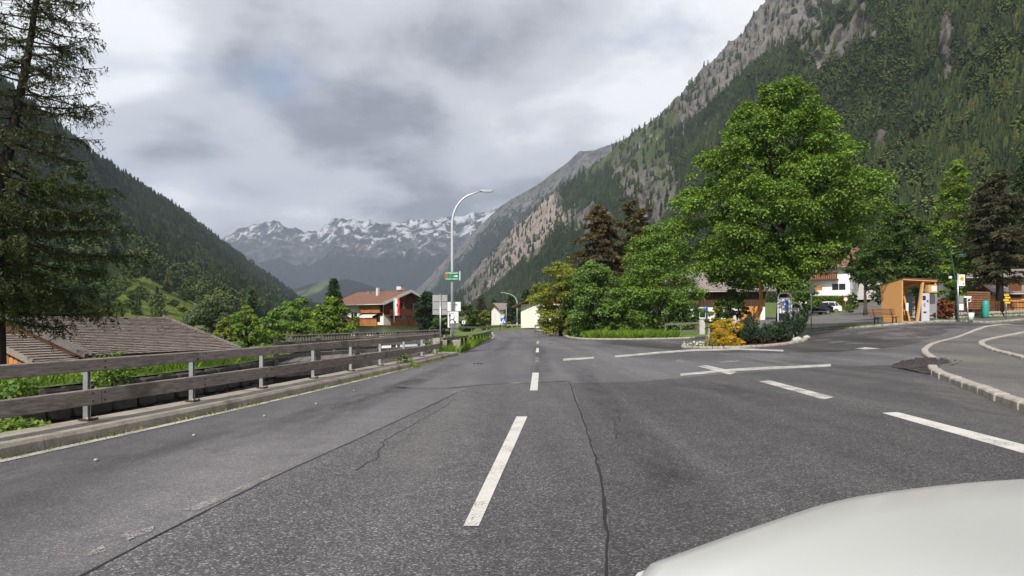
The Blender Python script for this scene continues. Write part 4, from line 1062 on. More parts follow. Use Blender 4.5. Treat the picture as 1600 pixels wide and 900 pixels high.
# ================================================================== LEFT SIDE
def text_mesh(txt, size, name='lettering', mat='print_black', parent=None, loc=(0, 0, 0), rot=(R(90), 0, 0), wfit=None):
    cu = bpy.data.curves.new(name, 'FONT'); cu.body = txt; cu.size = size; cu.align_x = 'CENTER'; cu.align_y = 'CENTER'; cu.resolution_u = 2; cu.extrude = .001
    ob = bpy.data.objects.new(name, cu); me = bpy.data.meshes.new_from_object(ob); bpy.data.objects.remove(ob)
    if wfit and len(me.vertices):
        xs = [v.co.x for v in me.vertices]; s_ = wfit / (max(xs) - min(xs))
        for v in me.vertices: v.co.x *= s_
    me.materials.clear(); o = link_mesh(name, me, MATS[mat], parent); o.location = loc; o.rotation_euler = rot; return o

# guard rail of grey planks on steel posts
base = Vector((-5.56, 8.75, .15))
t = thing('guard_rail', 'long weathered plank guard rail on steel posts beside the stream', 'guard rail', base)
rnd = random.Random(4)
def rail_dir(i):
    a, c = Vector(POSTS[max(i - 1, 0)]), Vector(POSTS[min(i + 1, len(POSTS) - 1)]); return (c - a).normalized()
for i, p in enumerate(POSTS):
    d = rail_dir(i); n = Vector((d.y, -d.x)); rz = math.atan2(d.y, d.x)
    c = Vector((p[0], p[1], 0)) - base
    m = MB().box((c.x, c.y, .38), (.012, .07, .80), rz).box((c.x - d.x * .045, c.y - d.y * .045, .38), (.010, .07, .80), rz).box((c.x - d.x * .022, c.y - d.y * .022, .38), (.035, .008, .80), rz)
    po = m.build('post', MATS['steel'], t)
    q = MB().box((c.x, c.y, .165 - .15), (.17, .16, .018), rz)
    q.build('base_plate', MATS['wood_dark'], po)
    for sx in (-.075, .075): MB().tube([(c.x + d.x * sx + n.x * .06, c.y + d.y * sx + n.y * .06, .02), (c.x + d.x * sx + n.x * .06, c.y + d.y * sx + n.y * .06, .05)], .012, 6).build('bolt', MATS['steel_dull'], po)
for zlo, zhi, sk in ((.80, .965, 0), (.36, .565, 1)):
    k = sk
    starts = list(range(sk, len(POSTS) - 1, 2))
    if sk: starts = [0] + starts
    bounds = sorted(set([0] + [s for s in starts] + [len(POSTS) - 1]))
    for a, b_ in zip(bounds, bounds[1:]):
        V = []
        A = Vector(POSTS[a]); B = Vector(POSTS[b_])
        Pth = [Vector(POSTS[j]) for j in range(a, b_ + 1)]
        d0 = (Pth[-1] - Pth[0]).normalized()
        ext0 = .45 if a == 0 else .0; ext1 = .25 if b_ == len(POSTS) - 1 else 0
        Pth[0] = Pth[0] + d0 * (.09 - ext0 if a else -ext0); Pth[-1] = Pth[-1] + d0 * (.08 + ext1)
        j1, j2 = rnd.uniform(-.008, .008), rnd.uniform(-.006, .006)
        mb = MB(); ch = .012
        for p in Pth:
            n = Vector((d0.y, -d0.x))
            for (o_, z) in ((.055, zlo + ch), (.055 + ch, zlo), (.125 - ch, zlo), (.125, zlo + ch), (.125, zhi - ch), (.125 - ch, zhi), (.055 + ch, zhi), (.055, zhi - ch)):
                V.append((p.x + n.x * (o_ + j2) - base.x, p.y + n.y * (o_ + j2) - base.y, z + j1 - base.z))
        Fs = []
        for s_ in range(len(Pth) - 1):
            for e in range(8): Fs.append((s_ * 8 + e, s_ * 8 + (e + 1) % 8, (s_ + 1) * 8 + (e + 1) % 8, (s_ + 1) * 8 + e))
        l_ = (len(Pth) - 1) * 8; Fs += [tuple(range(8)), tuple(l_ + e for e in reversed(range(8)))]
        pl = mb.add(V, Fs).build('plank', MATS['wood_grey'], t)
        for j in range(a, b_ + 1):
            p = Vector(POSTS[j]); n = Vector((d0.y, -d0.x))
            for dz in (.25, .75):
                c = Vector((p.x + n.x * (.125 + j2), p.y + n.y * (.125 + j2), zlo + (zhi - zlo) * dz)) - base; c.xy += d0 * rnd.choice((-.06, .14))
                MB().tube([c, c + Vector((n.x, n.y, 0)) * .012], .014, 6).build('bolt', MATS['rust_iron'], pl)

# two low rails beyond the bridge
def low_rail(pts, ztop, label, posts):
    base = Vector((pts[0][0], pts[0][1], 0)); t = thing('low_rail', label, 'guard rail', base)
    for a, c in zip(pts, pts[1:]):
        A = Vector((a[0], a[1], ztop)) - base; C = Vector((c[0], c[1], ztop)) - base
        MB().bar(A, C, .16, .10).build('rail_beam', MATS['wood_grey2'], t)
    L = resample(pts, posts)
    for p in L: MB().box((p.x - base.x, p.y - base.y, ztop / 2 - .06), (.10, .10, ztop - .02)).build('post', MATS['bark_dark'], t)
low_rail([(-3.05, 28.8), (-2.75, 30.5), (-2.35, 34.5)], .68, 'short dark wooden rail in the grass before the lamp post', 1.1)
low_rail([(-2.35, 38), (-2.0, 46), (-1.75, 57)], .62, 'low wooden rail on the grassy verge leading to the bend', 2.4)
# concrete abutment under the lamp
ab = MB().box((-3.25, 32.3, .28), (1.25, 4.6, .64), R(8), ch=.03).build('abutment', MATS['concrete']); tag(ab, 'pale concrete abutment slab at the foot of the tall lamp', 'slab')

# footbridge with picket railing
A, B = Vector((-11.1, 33.0, -.12)), Vector((-4.0, 36.6, .12)); An, Bn = Vector((-8.6, 24.2, -.12)), Vector((-3.6, 28.2, .1))
base = Vector((-7, 31, 0)); t = thing('wooden_bridge', 'weathered wooden bridge with picket railing over the stream', 'bridge', base)
for k in range(16):
    f0, f1 = k / 16 + .002, (k + 1) / 16 - .002
    V = [An.lerp(Bn, f0), An.lerp(Bn, f1), A.lerp(B, f1), A.lerp(B, f0)]
    V = [v - base for v in V]; mb = MB().add(V + [v - Vector((0, 0, .12)) for v in V], [(0, 1, 2, 3), (7, 6, 5, 4), (0, 4, 5, 1), (1, 5, 6, 2), (2, 6, 7, 3), (3, 7, 4, 0)])
    mb.build('deck_plank', MATS['wood_grey2'], t)
MB().bar(An - base + Vector((0, 0, -.3)), Bn - base + Vector((0, 0, -.3)), .25, .34).build('girder', MATS['wood_grey2'], t); MB().bar(A - base + Vector((0, 0, -.3)), B - base + Vector((0, 0, -.3)), .25, .34).build('girder', MATS['wood_grey2'], t)
rl = bpy.data.objects.new('picket_railing', None); COL.objects.link(rl); rl.parent = t
MB().bar(A - base + Vector((0, 0, .86)), B - base + Vector((0, 0, .86)), .22, .05).build('top_rail', MATS['wood_grey2'], rl)
MB().bar(A - base + Vector((0, 0, .66)), B - base + Vector((0, 0, .66)), .05, .08).build('rail', MATS['wood_grey2'], rl); MB().bar(A - base + Vector((0, 0, .2)), B - base + Vector((0, 0, .2)), .05, .10).build('rail', MATS['wood_grey2'], rl)
L_ = (B - A).length; npk = 58
dirAB = (B - A).normalized(); rzA = math.atan2(dirAB.y, dirAB.x)
pk = MB().box((0, 0, .48), (.075, .028, .70)); pko = None
for k in range(npk):
    p = A.lerp(B, (k + .5) / npk) - base + Vector((dirAB.y, -dirAB.x, 0)) * .045
    if pko is None: pko = pk.build('picket', MATS['wood_grey2'], rl); o = pko
    else: o = pko.copy(); COL.objects.link(o)
    o.location = p; o.rotation_euler = (0, rnd.uniform(-.015, .015), rzA)
for k in range(8):
    p = A.lerp(B, k / 7) - base; MB().box((p.x - dirAB.y * .06, p.y + dirAB.x * .06, .36), (.13, .13, 1.02), rzA).build('post', MATS['wood_grey2'], rl)
for zz_ in (.28, .52, .74): MB().bar(An - base + Vector((0, 0, zz_)), Bn - base + Vector((0, 0, zz_ - .02)), .05, .13).build('rail_board', MATS['wood_grey2'], t)
for k in range(5):
    p = An.lerp(Bn, k / 4) - base; MB().box((p.x, p.y + .09, .3), (.15, .12, 1.0), math.atan2((Bn - An).y, (Bn - An).x)).build('post', MATS['wood_grey2'], t)
# heap of brown brushwood / bank left of the bridge
# barn with a shingled roof
er = Vector((-10.6, 26.0, .36)); ed = Vector((-.41, -.912, 0)); sd = Vector((-.912, .41, 0))
def roof_pt(s, l, z_e=.36, pitch=.285): return er + ed * s + sd * l + Vector((0, 0, z_e - .36 + pitch * l))
base = Vector((-14.5, 24, gz(-14.5, 24))); t = thing('barn', 'low grey barn with a long shingled roof behind the stream', 'barn', base)
def wall_box(p0, p1, zb, zt_, mat, name='wall', par=None, th=.16):
    mb = MB(); d = (p1 - p0); mid = (p0 + p1) / 2
    mb.box((mid.x - base.x, mid.y - base.y, (zb + zt_) / 2 - base.z), (d.xy.length, th, zt_ - zb), math.atan2(d.y, d.x)); return mb.build(name, MATS[mat], par or t)
SL = 4.35
c = [roof_pt(.3, .45), roof_pt(5.9, .45), roof_pt(5.9, 2 * SL - .45), roof_pt(.3, 2 * SL - .45)]
for i in range(4): wall_box(c[i], c[(i + 1) % 4], -2.2, .40, 'wood_dark')
m = MB()
for s in (.3, 5.9):
    P = [roof_pt(s, .45), roof_pt(s, SL), roof_pt(s, 2 * SL - .45)]; P[0].z = .38; P[2].z = .38; P[1].z = .36 + .285 * SL - .1
    V = [p - base for p in P]; m.add([v for v in V] + [v + ed * .14 for v in V], [(0, 1, 2), (5, 4, 3), (0, 3, 4, 1), (1, 4, 5, 2)])
m.build('gable', MATS['wood_dark'], t)
def shingle_roof(name, par, s0, s1, l0, l1, z_e, pitch, rows, seed, flip=False):
    rnd = random.Random(seed)
    V = [roof_pt(s0, l0, z_e, pitch), roof_pt(s1, l0, z_e, pitch), roof_pt(s1, l1, z_e, pitch), roof_pt(s0, l1, z_e, pitch)]
    V = [v - base for v in V]; rf = MB().add(V + [v - Vector((0, 0, .10)) for v in V], [(0, 1, 2, 3), (7, 6, 5, 4), (0, 4, 5, 1), (1, 5, 6, 2), (2, 6, 7, 3), (3, 7, 4, 0)]).build(name, MATS['wood_dark'], par)
    mb = MB(); dl = (l1 - l0) / rows
    for r in range(rows):
        s = s0 - .04
        while s < s1:
            w = rnd.uniform(.11, .24); a = l0 + r * dl - .02 + rnd.uniform(-.012, .008); b_ = a + dl * 1.25
            zz0, zz1 = .056 + rnd.uniform(0, .012), .012
            q = [roof_pt(s, a, z_e, pitch), roof_pt(min(s + w - .012, s1), a, z_e, pitch), roof_pt(min(s + w - .012, s1), b_, z_e, pitch), roof_pt(s, b_, z_e, pitch)]
            q = [v - base for v in q]; q[0].z += zz0; q[1].z += zz0; q[2].z += zz1; q[3].z += zz1
            lo = [v - Vector((0, 0, .024)) for v in q]
            mb.add(q + lo[:2], [(0, 1, 2, 3), (0, 4, 5, 1)])
            s += w
    sh = mb.build('shingles', MATS['shingle'], rf); sh['kind'] = 'stuff'
    return rf
rf = shingle_roof('roof_slope', t, 0, 6.05, 0, SL, .36, .285, 24, 1)
V = [roof_pt(0, SL), roof_pt(6.05, SL), roof_pt(6.05, 2 * SL), roof_pt(0, 2 * SL)]; zr = .36 + .285 * SL
V[2].z = V[3].z = .36; V = [v - base for v in V]
MB().add(V + [v - Vector((0, 0, .1)) for v in V], [(0, 1, 2, 3), (7, 6, 5, 4), (0, 4, 5, 1), (1, 5, 6, 2), (2, 6, 7, 3), (3, 7, 4, 0)]).build('roof_slope', MATS['shingle'], t)
for s_, w_ in ((-.03, .05), (6.06, .12), (5.85, .10)):
    MB().bar(roof_pt(s_, -.03) - base + Vector((0, 0, .045)), roof_pt(s_, SL) - base + Vector((0, 0, .045)), w_, .13).build('verge_board', MATS['wood_grey2'], t)
MB().tube([roof_pt(-.1, -.1) - base + Vector((0, 0, -.06)), roof_pt(6.1, -.1) - base + Vector((0, 0, -.06))], .06, 8).build('gutter', MATS['wood_dark'], t)
# annex on the left end
rf = shingle_roof('annex_roof', t, 6.15, 7.45, .25, 3.0, .16, .285, 12, 2)
MB().bar(roof_pt(7.47, .2, .16) - base + Vector((0, 0, .03)), roof_pt(7.47, 3.0, .16) - base + Vector((0, 0, .03)), .06, .16).build('verge_board', MATS['wood_grey'], t)
c = [roof_pt(6.1, .7), roof_pt(7.2, .7), roof_pt(7.2, 2.9)]
for i in range(2):
    a_, b_ = c[i], c[i + 1]; n = 9 if i == 0 else 10
    for k in range(n):
        q0 = a_.lerp(b_, k / n + .004); q1 = a_.lerp(b_, (k + 1) / n - .004); wall_box(q0, q1, -2.1, .12 + (.06 * k if i else 0), 'wood_orange' if (k + i) % 3 else 'wood_honey', 'board', None, .05)
# little shed with metal roof and the bench-like woodpile beyond
p = gnd(38, 31); t = thing('garden_shed', 'small shed with grey metal roof left of the barn', 'shed', p, R(20))
zt_ = at(38, 557, 31).z - p.z
MB().box((0, 0, (zt_ - .3) / 2), (1.6, 1.3, max(.4, zt_ - .3))).build('wall', MATS['wood_dark'], t)
V = [(-.95, -.85, zt_ - .28), (.95, -.85, zt_ - .28), (.95, 0, zt_ + .1), (-.95, 0, zt_ + .1), (.95, .85, zt_ - .28), (-.95, .85, zt_ - .28)]
MB().add(V, [(0, 1, 2, 3), (3, 2, 4, 5)]).build('roof', MATS['metal_roof'], t)

# ---- larch on the left edge
def larch():
    rng = np.random.default_rng(8); rnd = random.Random(8)
    base = gnd(-5, 16.0); base.z = -1.6
    t = thing('larch_tree', 'tall dark drooping larch at the left edge of the picture', 'tree', base)
    # the trunk leans to the right towards its top
    tr = [(0, 0, -.2), (.02, 0, 2.2), (-.1, .1, 4.2), (.0, .1, 6.2), (.38, .1, 8.0), (.75, .05, 9.6), (1.0, 0, 11.2), (1.15, 0, 13.0)]
    rr = [.25, .19, .165, .14, .105, .075, .05, .02]
    MB().tube(smooth_line(tr, 1), list(np.interp(np.linspace(0, 7, len(smooth_line(tr, 1))), range(8), rr)), 10).build('trunk', MATS['bark_dark'], t)
    br = MB(); A, D, Ls, Ws = [], [], [], []; tw = MB()
    for k in range(150):
        z = 3.2 + 9.5 * (k / 150) ** 1.0 + rnd.uniform(-.1, .1); x0 = np.interp(z, [q[2] for q in tr], [q[0] for q in tr]); y0 = np.interp(z, [q[2] for q in tr], [q[1] for q in tr])
        a = k * 2.399 + rnd.uniform(-.5, .5); L = np.interp(z, [3.2, 4.2, 5.8, 7.5, 9, 11, 12.7], [2.3, 3.0, 3.0, 2.1, 1.6, 1.15, .3]) * rnd.uniform(.6, 1.12)
        dr = rnd.uniform(.10, .4) if z < 8 else rnd.uniform(-.1, .22)
        p0 = Vector((x0, y0, z)); dxy = Vector((math.cos(a), math.sin(a), 0)); pts = []
        for s in np.linspace(0, 1, 7): pts.append(p0 + dxy * L * s + Vector((rnd.uniform(-.05, .05), rnd.uniform(-.05, .05), -dr * L * s * (1.25 - .45 * s) + .12 * L * s ** 3)))
        br.tube(pts, [.030 * (1 - .85 * i / 6) * (L / 2.2) ** .5 + .003 for i in range(7)], 4, cap=False)
        for j in range(int(14 * L) + 5):
            s = rnd.uniform(.15, 1.0); i = min(5, int(s * 6)); f = s * 6 - i; q = pts[i].lerp(pts[i + 1], f)
            sd_ = Vector((-dxy.y, dxy.x, 0)) * rnd.choice((-1, 1)); l2 = rnd.uniform(.25, .75) * (1.15 - .55 * s)
            e1 = q + sd_ * l2 * .55 + dxy * l2 * .45 + Vector((0, 0, rnd.uniform(-.18, .06))); e2 = e1 + sd_ * l2 * .1 + dxy * l2 * .2 + Vector((0, 0, -l2 * rnd.uniform(.2, .75)))
            tw.tube([q, e1, e2], [.007, .005, .002], 3, cap=False)
            n = 12 if z < 6.6 else 4
            ss = rng.uniform(0, 1, n)[:, None]; pts_ = np.where(ss < .5, np.array(q) + (np.array(e1) - np.array(q)) * ss * 2, np.array(e1) + (np.array(e2) - np.array(e1)) * (ss * 2 - 1))
            for rep in range(2):
                A.append(pts_ + rng.normal(size=(n, 3)) * .015); dd = rng.normal(size=(n, 3)); dd[:, 2] -= .25; D.append(dd); Ls.append(rng.uniform(.06, .13, n)); Ws.append(rng.uniform(.02, .04, n))
    br.build('branches', MATS['bark_dark'], t); tw.build('twigs', MATS['bark_dark'], t)
    V = spray_quads(np.concatenate(A), np.concatenate(D), np.concatenate(Ls), np.concatenate(Ws), rng, .1)
    link_mesh('needles', quads_mesh('needles', V), MATS['needle_larch'], t)
larch()

# ---- tall street lamp with its signs
lp = Vector((-2.78, 31.0, .60))
def lamp(name, label, p, h, reach, side, r, mat, head=True, arcr=2.0):
    t = thing(name, label, 'street lamp', p)
    MB().tube([(0, 0, 0), (0, 0, .9)], [r * 1.35, r * 1.35], 12).build('base_sleeve', MATS[mat], t)
    pts = [(0, 0, .85), (0, 0, h * .5), (0, 0, h - arcr)] + [(side * reach * .85 * (1 - math.cos(a)), 0, h - arcr + arcr * .93 * math.sin(a)) for a in np.linspace(.15, 1.35, 9)] + [(side * reach * .97, 0, h)]
    MB().tube(pts, [r] * 3 + [r * (1 - .05 * i) for i in range(9)] + [r * .5], 12).build('pole', MATS[mat], t)
    e = Vector((side * reach * .97, 0, h)); k = h / 7.5
    hd = MB().box((e.x + side * .30 * k, 0, h + .01), (.66 * k, .24 * k, .085 * k), ch=.03 * k).build('lamp_head', MATS[mat], t)
    MB().box((e.x + side * .34 * k, 0, h - .043 * k), (.46 * k, .18 * k, .02)).build('lens', MATS['plastic_white'], hd)
    return t
lamp('street_lamp', 'tall grey street lamp with curved arm and signs on its pole', lp, 6.9, 1.35, 1, .062, 'lamp_grey', arcr=1.55)
# green shop sign
s = thing('shop_sign', 'green direction sign with white lettering and red logo on the lamp post', 'sign', at(706, 431.5, 30.88))
MB().box((0, 0, 0), (.72, .04, .40), ch=.01).build('panel', MATS['sign_green'], s)
MB().box((.375, -.01, .02), (.035, .06, .42)).build('edge_strip', MATS['sign_white'], s)
text_mesh('SUPERMARKT', .11, 'lettering', 'sign_white', s, (0, -.024, .135), wfit=.60); text_mesh('SPORT-RIEDT', .10, 'lettering', 'sign_white', s, (.01, -.024, -.135), wfit=.58)
MB().box((-.26, -.026, 0), (.14, .008, .12)).build('logo_block', MATS['sign_red'], s)
MB().add([(.08, -.026, .018), (.19, -.026, .018), (.19, -.026, .05), (.29, -.026, 0), (.19, -.026, -.05), (.19, -.026, -.018), (.08, -.026, -.018)], [(0, 6, 5, 4, 3, 2, 1)]).build('arrow', MATS['sign_white'], s)
MB().box((-.06, -.024, 0), (.10, .004, .05)).build('logo_mark', MATS['teal'], s)
# rear faces of two signs
s = thing('sign_panel', 'blank grey back of a small sign clamped to the lamp post', 'sign', at(709, 479, 31.1))
MB().box((0, .06, 0), (.64, .03, .43), ch=.01).build('panel', MATS['plastic_white'], s); MB().box((0, .03, .1), (.30, .03, .04)).build('clamp', MATS['steel_dull'], s)
s = thing('direction_sign', 'white route sign with black arrows below the lamp post signs', 'sign', at(708, 499.5, 30.82), R(-4))
MB().box((0, 0, 0), (.50, .03, .74), ch=.012).build('panel', MATS['sign_white'], s)
MB().box((-.15, -.022, -.06), (.045, .006, .50)).build('arrow_shaft', MATS['print_black'], s)
MB().add([(-.22, -.022, .17), (-.08, -.022, .17), (-.15, -.022, .29)], [(0, 1, 2)]).build('arrow_head', MATS['print_black'], s)
MB().bar((-.13, -.022, -.02), (.0, -.022, .02), .006, .035, (0, 0, 1)).bar((0, -.022, .02), (.08, -.022, .10), .006, .035).bar((0, -.022, .02), (.08, -.022, -.10), .006, .04).build('branch_arrow', MATS['print_black'], s)
MB().add([(.02, -.023, -.09), (.15, -.023, -.06), (.10, -.023, -.19)], [(0, 1, 2)]).build('arrow_head', MATS['print_black'], s)
text_mesh('Prutz', .12, 'lettering', 'print_black', s, (-.09, -.02, .30))
for z, x, w in ((.17, .10, .20), (-.20, .06, .28), (-.28, .07, .18)): MB().box((x, -.018, z), (w, .005, .03)).build('lettering_line', MATS['print_grey'], s)
# big grey sign back on its own pole
b0 = Vector(((688 - 800) / F * 29.4, 29.4, 0)); s = thing('traffic_sign', 'large blank grey sign back on its own thin pole', 'sign', b0)
zt = at(688, 461, 29.4).z; zb = at(688, 492, 29.4).z
MB().tube([(0, 0, -.05), (0, 0, zt + .03)], .032, 10).build('pole', MATS['steel'], s)
pn = MB().box((-.02, .05, (zt + zb) / 2), (.66, .03, zt - zb), ch=.012).build('panel', MATS['sign_back'], s)
for z in (.3, .7): MB().box((-.02, .02, zb + (zt - zb) * z), (.6, .03, .035)).build('brace', MATS['steel_dull'], pn)

# ---- chalet
def chalet():
    D = 100.0; k = D / F
    # house axis: ridge runs left-right, the gable with balconies faces right/front
    zg = gz(-20, D); base = Vector(((606 - 800) * k, D, zg)); rz = R(-37)
    t = thing('chalet', 'white and brown alpine chalet with wooden balconies and brown roof', 'house', base, rz)
    W, Dp = 9.4, 8.4           # along the ridge, depth
    he = at(0, 490, D).z - zg; hr = at(0, 457, D).z - zg; he = at(0, 473, D).z - zg
    x0, x1 = -W / 2 - 1.0, W / 2 - 1.0; y0, y1 = -Dp / 2, Dp / 2
    hm = he * .52
    MB().box(((x0 + x1) / 2, 0, he / 2), (W, Dp, he)).build('wall', MATS['plaster'], t)
    # gable triangle in brown boards (right side) and left one
    for xs, nm in ((x1, 1), (x0, -1)):
        n = 17
        for i in range(n):
            ya, yb = y0 + Dp * i / n + .01, y0 + Dp * (i + 1) / n - .01; f = lambda y: he + (hr - he - .25) * (1 - abs(y) / (Dp / 2)); zlo_ = hm + .6
            MB().add([(xs + nm * .03, ya, zlo_), (xs + nm * .03, yb, zlo_), (xs + nm * .03, yb, f(yb)), (xs + nm * .03, ya, f(ya)), (xs - nm * .05, ya, zlo_), (xs - nm * .05, yb, zlo_), (xs - nm * .05, yb, f(yb)), (xs - nm * .05, ya, f(ya))],
                     [(0, 1, 2, 3), (7, 6, 5, 4), (0, 4, 5, 1), (1, 5, 6, 2), (2, 6, 7, 3), (3, 7, 4, 0)]).build('board', MATS['wood_chalet'], t)
    ov = 1.3
    for sg in (-1, 1):
        e = Vector((0, sg * (Dp / 2 + ov), he - ov * (hr - he) / (Dp / 2))); V = [(x0 - ov, 0, hr), (x1 + ov, 0, hr), (x1 + ov, e.y, e.z), (x0 - ov, e.y, e.z)]
        V2 = [(a, b, c + .22) for a, b, c in V]
        rf = MB().add(V + V2, [(0, 1, 2, 3), (7, 6, 5, 4), (0, 4, 5, 1), (1, 5, 6, 2), (2, 6, 7, 3), (3, 7, 4, 0)]).build('roof', MATS['roof_brown'], t)
        for xx in (x0 - ov, x1 + ov): MB().bar((xx, 0, hr + .08), (xx, e.y, e.z + .08), .06, .36).build('barge_board', MATS['plaster_grey'] if xx > 0 else MATS['wood_dark'], rf)
        MB().tube([(x0 - ov, e.y, e.z + .05), (x1 + ov, e.y, e.z + .05)], .09, 6).build('gutter', MATS['steel_dull'], rf)
        if sg < 0:
            for k_ in range(9):
                f = (k_ + .5) / 9; MB().bar((x0 - ov, e.y * f, hr + (e.z - hr) * f + .235), (x1 + ov, e.y * f, hr + (e.z - hr) * f + .235), .05, .03).build('tile_course', MATS['roof_brown'], rf)
            for cx_, cyf, h_ in ((1.9, -.45, 1.3), (-1.2, -.2, .5)):
                zc_ = hr + (e.z - hr) * abs(cyf) * Dp / 2 / abs(e.y); ch_ = MB().box((cx_ - 2.0, cyf * Dp / 2, zc_ + h_ / 2), (.36, .36, h_)).build('chimney', MATS['plaster_grey'] if h_ > 1 else MATS['steel_dull'], rf)
            MB().box((2.9, -.2, hr + .55), (.9, .7, .5)).build('chimney', MATS['plaster_grey'], rf); MB().box((2.9, -.2, hr + .95), (1.2, 1.0, .08), ch=.02).build('chimney_cap', MATS['metal_roof'], rf)
    # loggia on the long front: shade painted as a dark panel, balcony rails in honey wood
    yf = y0
    MB().box((x1 - 2.3, yf - .04, hm + .55 + (he - hm - .55) / 2), (4.4, .08, he - hm - .55)).build('loggia_shade_panel', MATS['wood_dark'], t)
    def balcony(cx_, w, yb, z, dep, mat, nm='balcony', h=.95):
        b = MB().box((cx_, yb - dep / 2, z), (w, dep, .14)).build(nm, MATS['wood_honey'], t)
        n = max(3, int(w / .32))
        for i in range(n): MB().box((cx_ - w / 2 + w * (i + .5) / n, yb - dep + .04, z + h / 2), (w / n - .02, .05, h)).build('balustrade_board', MATS[mat], b)
        MB().box((cx_, yb - dep + .02, z + h + .04), (w + .1, .16, .09)).build('hand_rail', MATS['wood_chalet'], b)
        return b
    balcony((x0 + x1) / 2 + 1.3, W - 2.2, yf, hm * .66, 1.5, 'wood_honey')
    balcony(x1 - 2.3, 4.4, yf, hm + .95, .6, 'wood_honey')
    aw = MB().add([(x1 - 4.0, yf - .1, hm + .75), (x1 - 1.0, yf - .1, hm + .75), (x1 - 1.0, yf - 1.2, hm + .4), (x1 - 4.0, yf - 1.2, hm + .4), (x1 - 1.0, yf - 1.2, hm + .18), (x1 - 4.0, yf - 1.2, hm + .18)], [(0, 1, 2, 3), (3, 2, 4, 5)]).build('awning', MATS['plastic_white'], t)
    # gable balcony
    gb = MB().box((x1 + .75, 0, hm * .66), (1.5, Dp, .14)).build('balcony', MATS['wood_chalet'], t)
    for i in range(24): MB().box((x1 + 1.46, y0 + Dp * (i + .5) / 24, hm * .66 + .5), (.05, Dp / 24 - .03, .95)).build('balustrade_board', MATS['wood_chalet'], gb)
    gb = MB().box((x1 + .6, 0, hm + .55), (1.2, Dp - .4, .14)).build('balcony', MATS['wood_chalet'], t)
    for i in range(22): MB().box((x1 + 1.16, y0 + .2 + (Dp - .4) * (i + .5) / 22, hm + 1.0), (.05, Dp / 22 - .05, .85)).build('balustrade_board', MATS['wood_chalet'], gb)
    def win(cx_, z, w, h, face='f'):
        o_ = (lambda d: (cx_, yf - d, z)) if face == 'f' else (lambda d: (x1 + .04 + d, cx_, z)); sz = (lambda w_, h_, th: (w_, th, h_)) if face == 'f' else (lambda w_, h_, th: (th, w_, h_))
        f = MB().box(o_(.03), sz(w + .16, h + .16, .06)).build('window', MATS['wood_dark'], t); MB().box(o_(.05), sz(w, h, .05)).build('pane', MATS['glass'], f)
        MB().box(o_(.08), sz(.05, h, .02)).build('mullion', MATS['plaster'], f)
    win(x0 + 3.1, hm * .66 + 1.3, 1.1, 1.0); win(x0 + 1.0, hm * .66 + 1.3, .9, 1.0); win(x1 - 2.2, hm * .66 + 1.4, 2.8, 1.6)
    for yy in (-2.4, -.4, 1.6): win(yy, hm + 1.85, .75, 1.15, 'g'); win(yy, hm * .66 + 1.3, .9, 1.3, 'g')
    MB().box((x1 + .06, 2.0, hm * .66 + 1.35), (.1, 3.6, 1.9)).build('curtain_wall', MATS['plaster_grey'], t)
    MB().box((x0 + 1.1, yf - .03, he * .7), (2.3, .05, he * .55)).build('rendered_bay', MATS['plaster_grey'], t)
    # hanging flag
    fl = thing('flag', 'long white and red flag with dark emblem hanging at the chalet corner', 'flag', at(620.5, 493, 93))
    w, h = 7 * 93 / F, 26 * 93 / F
    def strip(nm, xa, xb, mat):
        V, Fs = [], []
        for r in range(13):
            for c_, x in enumerate((xa, xb)): V.append((x, .05 * math.sin(r * .7 + x * 3), h * (1 - r / 12)))
        for r in range(12): Fs.append((2 * r, 2 * r + 2, 2 * r + 3, 2 * r + 1))
        o = MB().add(V, Fs).build(nm, MATS[mat], fl); md = o.modifiers.new('thick', 'SOLIDIFY'); md.thickness = .01
    strip('white_half', -w / 2, 0.02, 'sign_white'); strip('red_half', .02, w / 2, 'sign_red')
    MB().add([(.0 + .14 * math.cos(a) * (1 if i % 2 else .55), -.09, h * .62 + .26 * math.sin(a) * (1 if i % 2 else .6)) for i, a in enumerate(np.linspace(0, 6.283, 14)[:-1])], [tuple(range(13))]).build('emblem', MATS['tail_red'], fl)
    MB().tube([(-w / 2 - .1, 0, -1.0), (-w / 2 - .1, 0, h + .15)], .04, 6).build('flag_pole', MATS['plastic_white'], fl); MB().tube([(-w / 2 - .1, 0, h + .05), (w / 2, 0, h + .05)], .025, 6).build('cross_bar', MATS['plastic_white'], fl)
chalet()

# ---- trees and shrubs left
T = broadleaf
def tree_at(fn, name, label, px, ytop, D, wpx, *a, **k):
    b = gnd(px, D)
    if k.pop('left', False): b.z = zleft(b.x, b.y) if b.y < 90 else b.z
    h = at(px, ytop, D).z - b.z
    return fn(name, label, b, h, wpx * D / F, *a, **k)
tree_at(T, 'maple_tree', 'bright green leafy tree just left of the chalet', 520, 468, 72, 84, 'leaf_light', 9000, .28, 21, crown0=.05, clumps=110)
tree_at(T, 'maple_tree', 'rounded green tree two places left of the chalet', 470, 470, 78, 74, 'leaf_green', 8000, .28, 22, crown0=.04, clumps=90)
tree_at(conifer, 'spruce_tree', 'dark spruce rising behind the leafy tree left of the chalet', 521, 434, 92, 56, 'needle_green', 9000, .6, 23, layers=18)
tree_at(T, 'willow_tree', 'grey green rounded willow beyond the barn roof', 330, 466, 85, 84, 'leaf_grey', 9000, .26, 24, crown0=.03, clumps=100)
tree_at(T, 'shrub', 'yellow green bush right of the barn gable', 385, 480, 62, 66, 'leaf_light', 7000, .22, 25, crown0=.02, clumps=80, left=True, cat='bush')
tree_at(T, 'shrub', 'green bush between the barn gable and the bridge', 425, 488, 68, 52, 'leaf_green', 5500, .22, 26, crown0=.02, clumps=70, left=True, cat='bush')
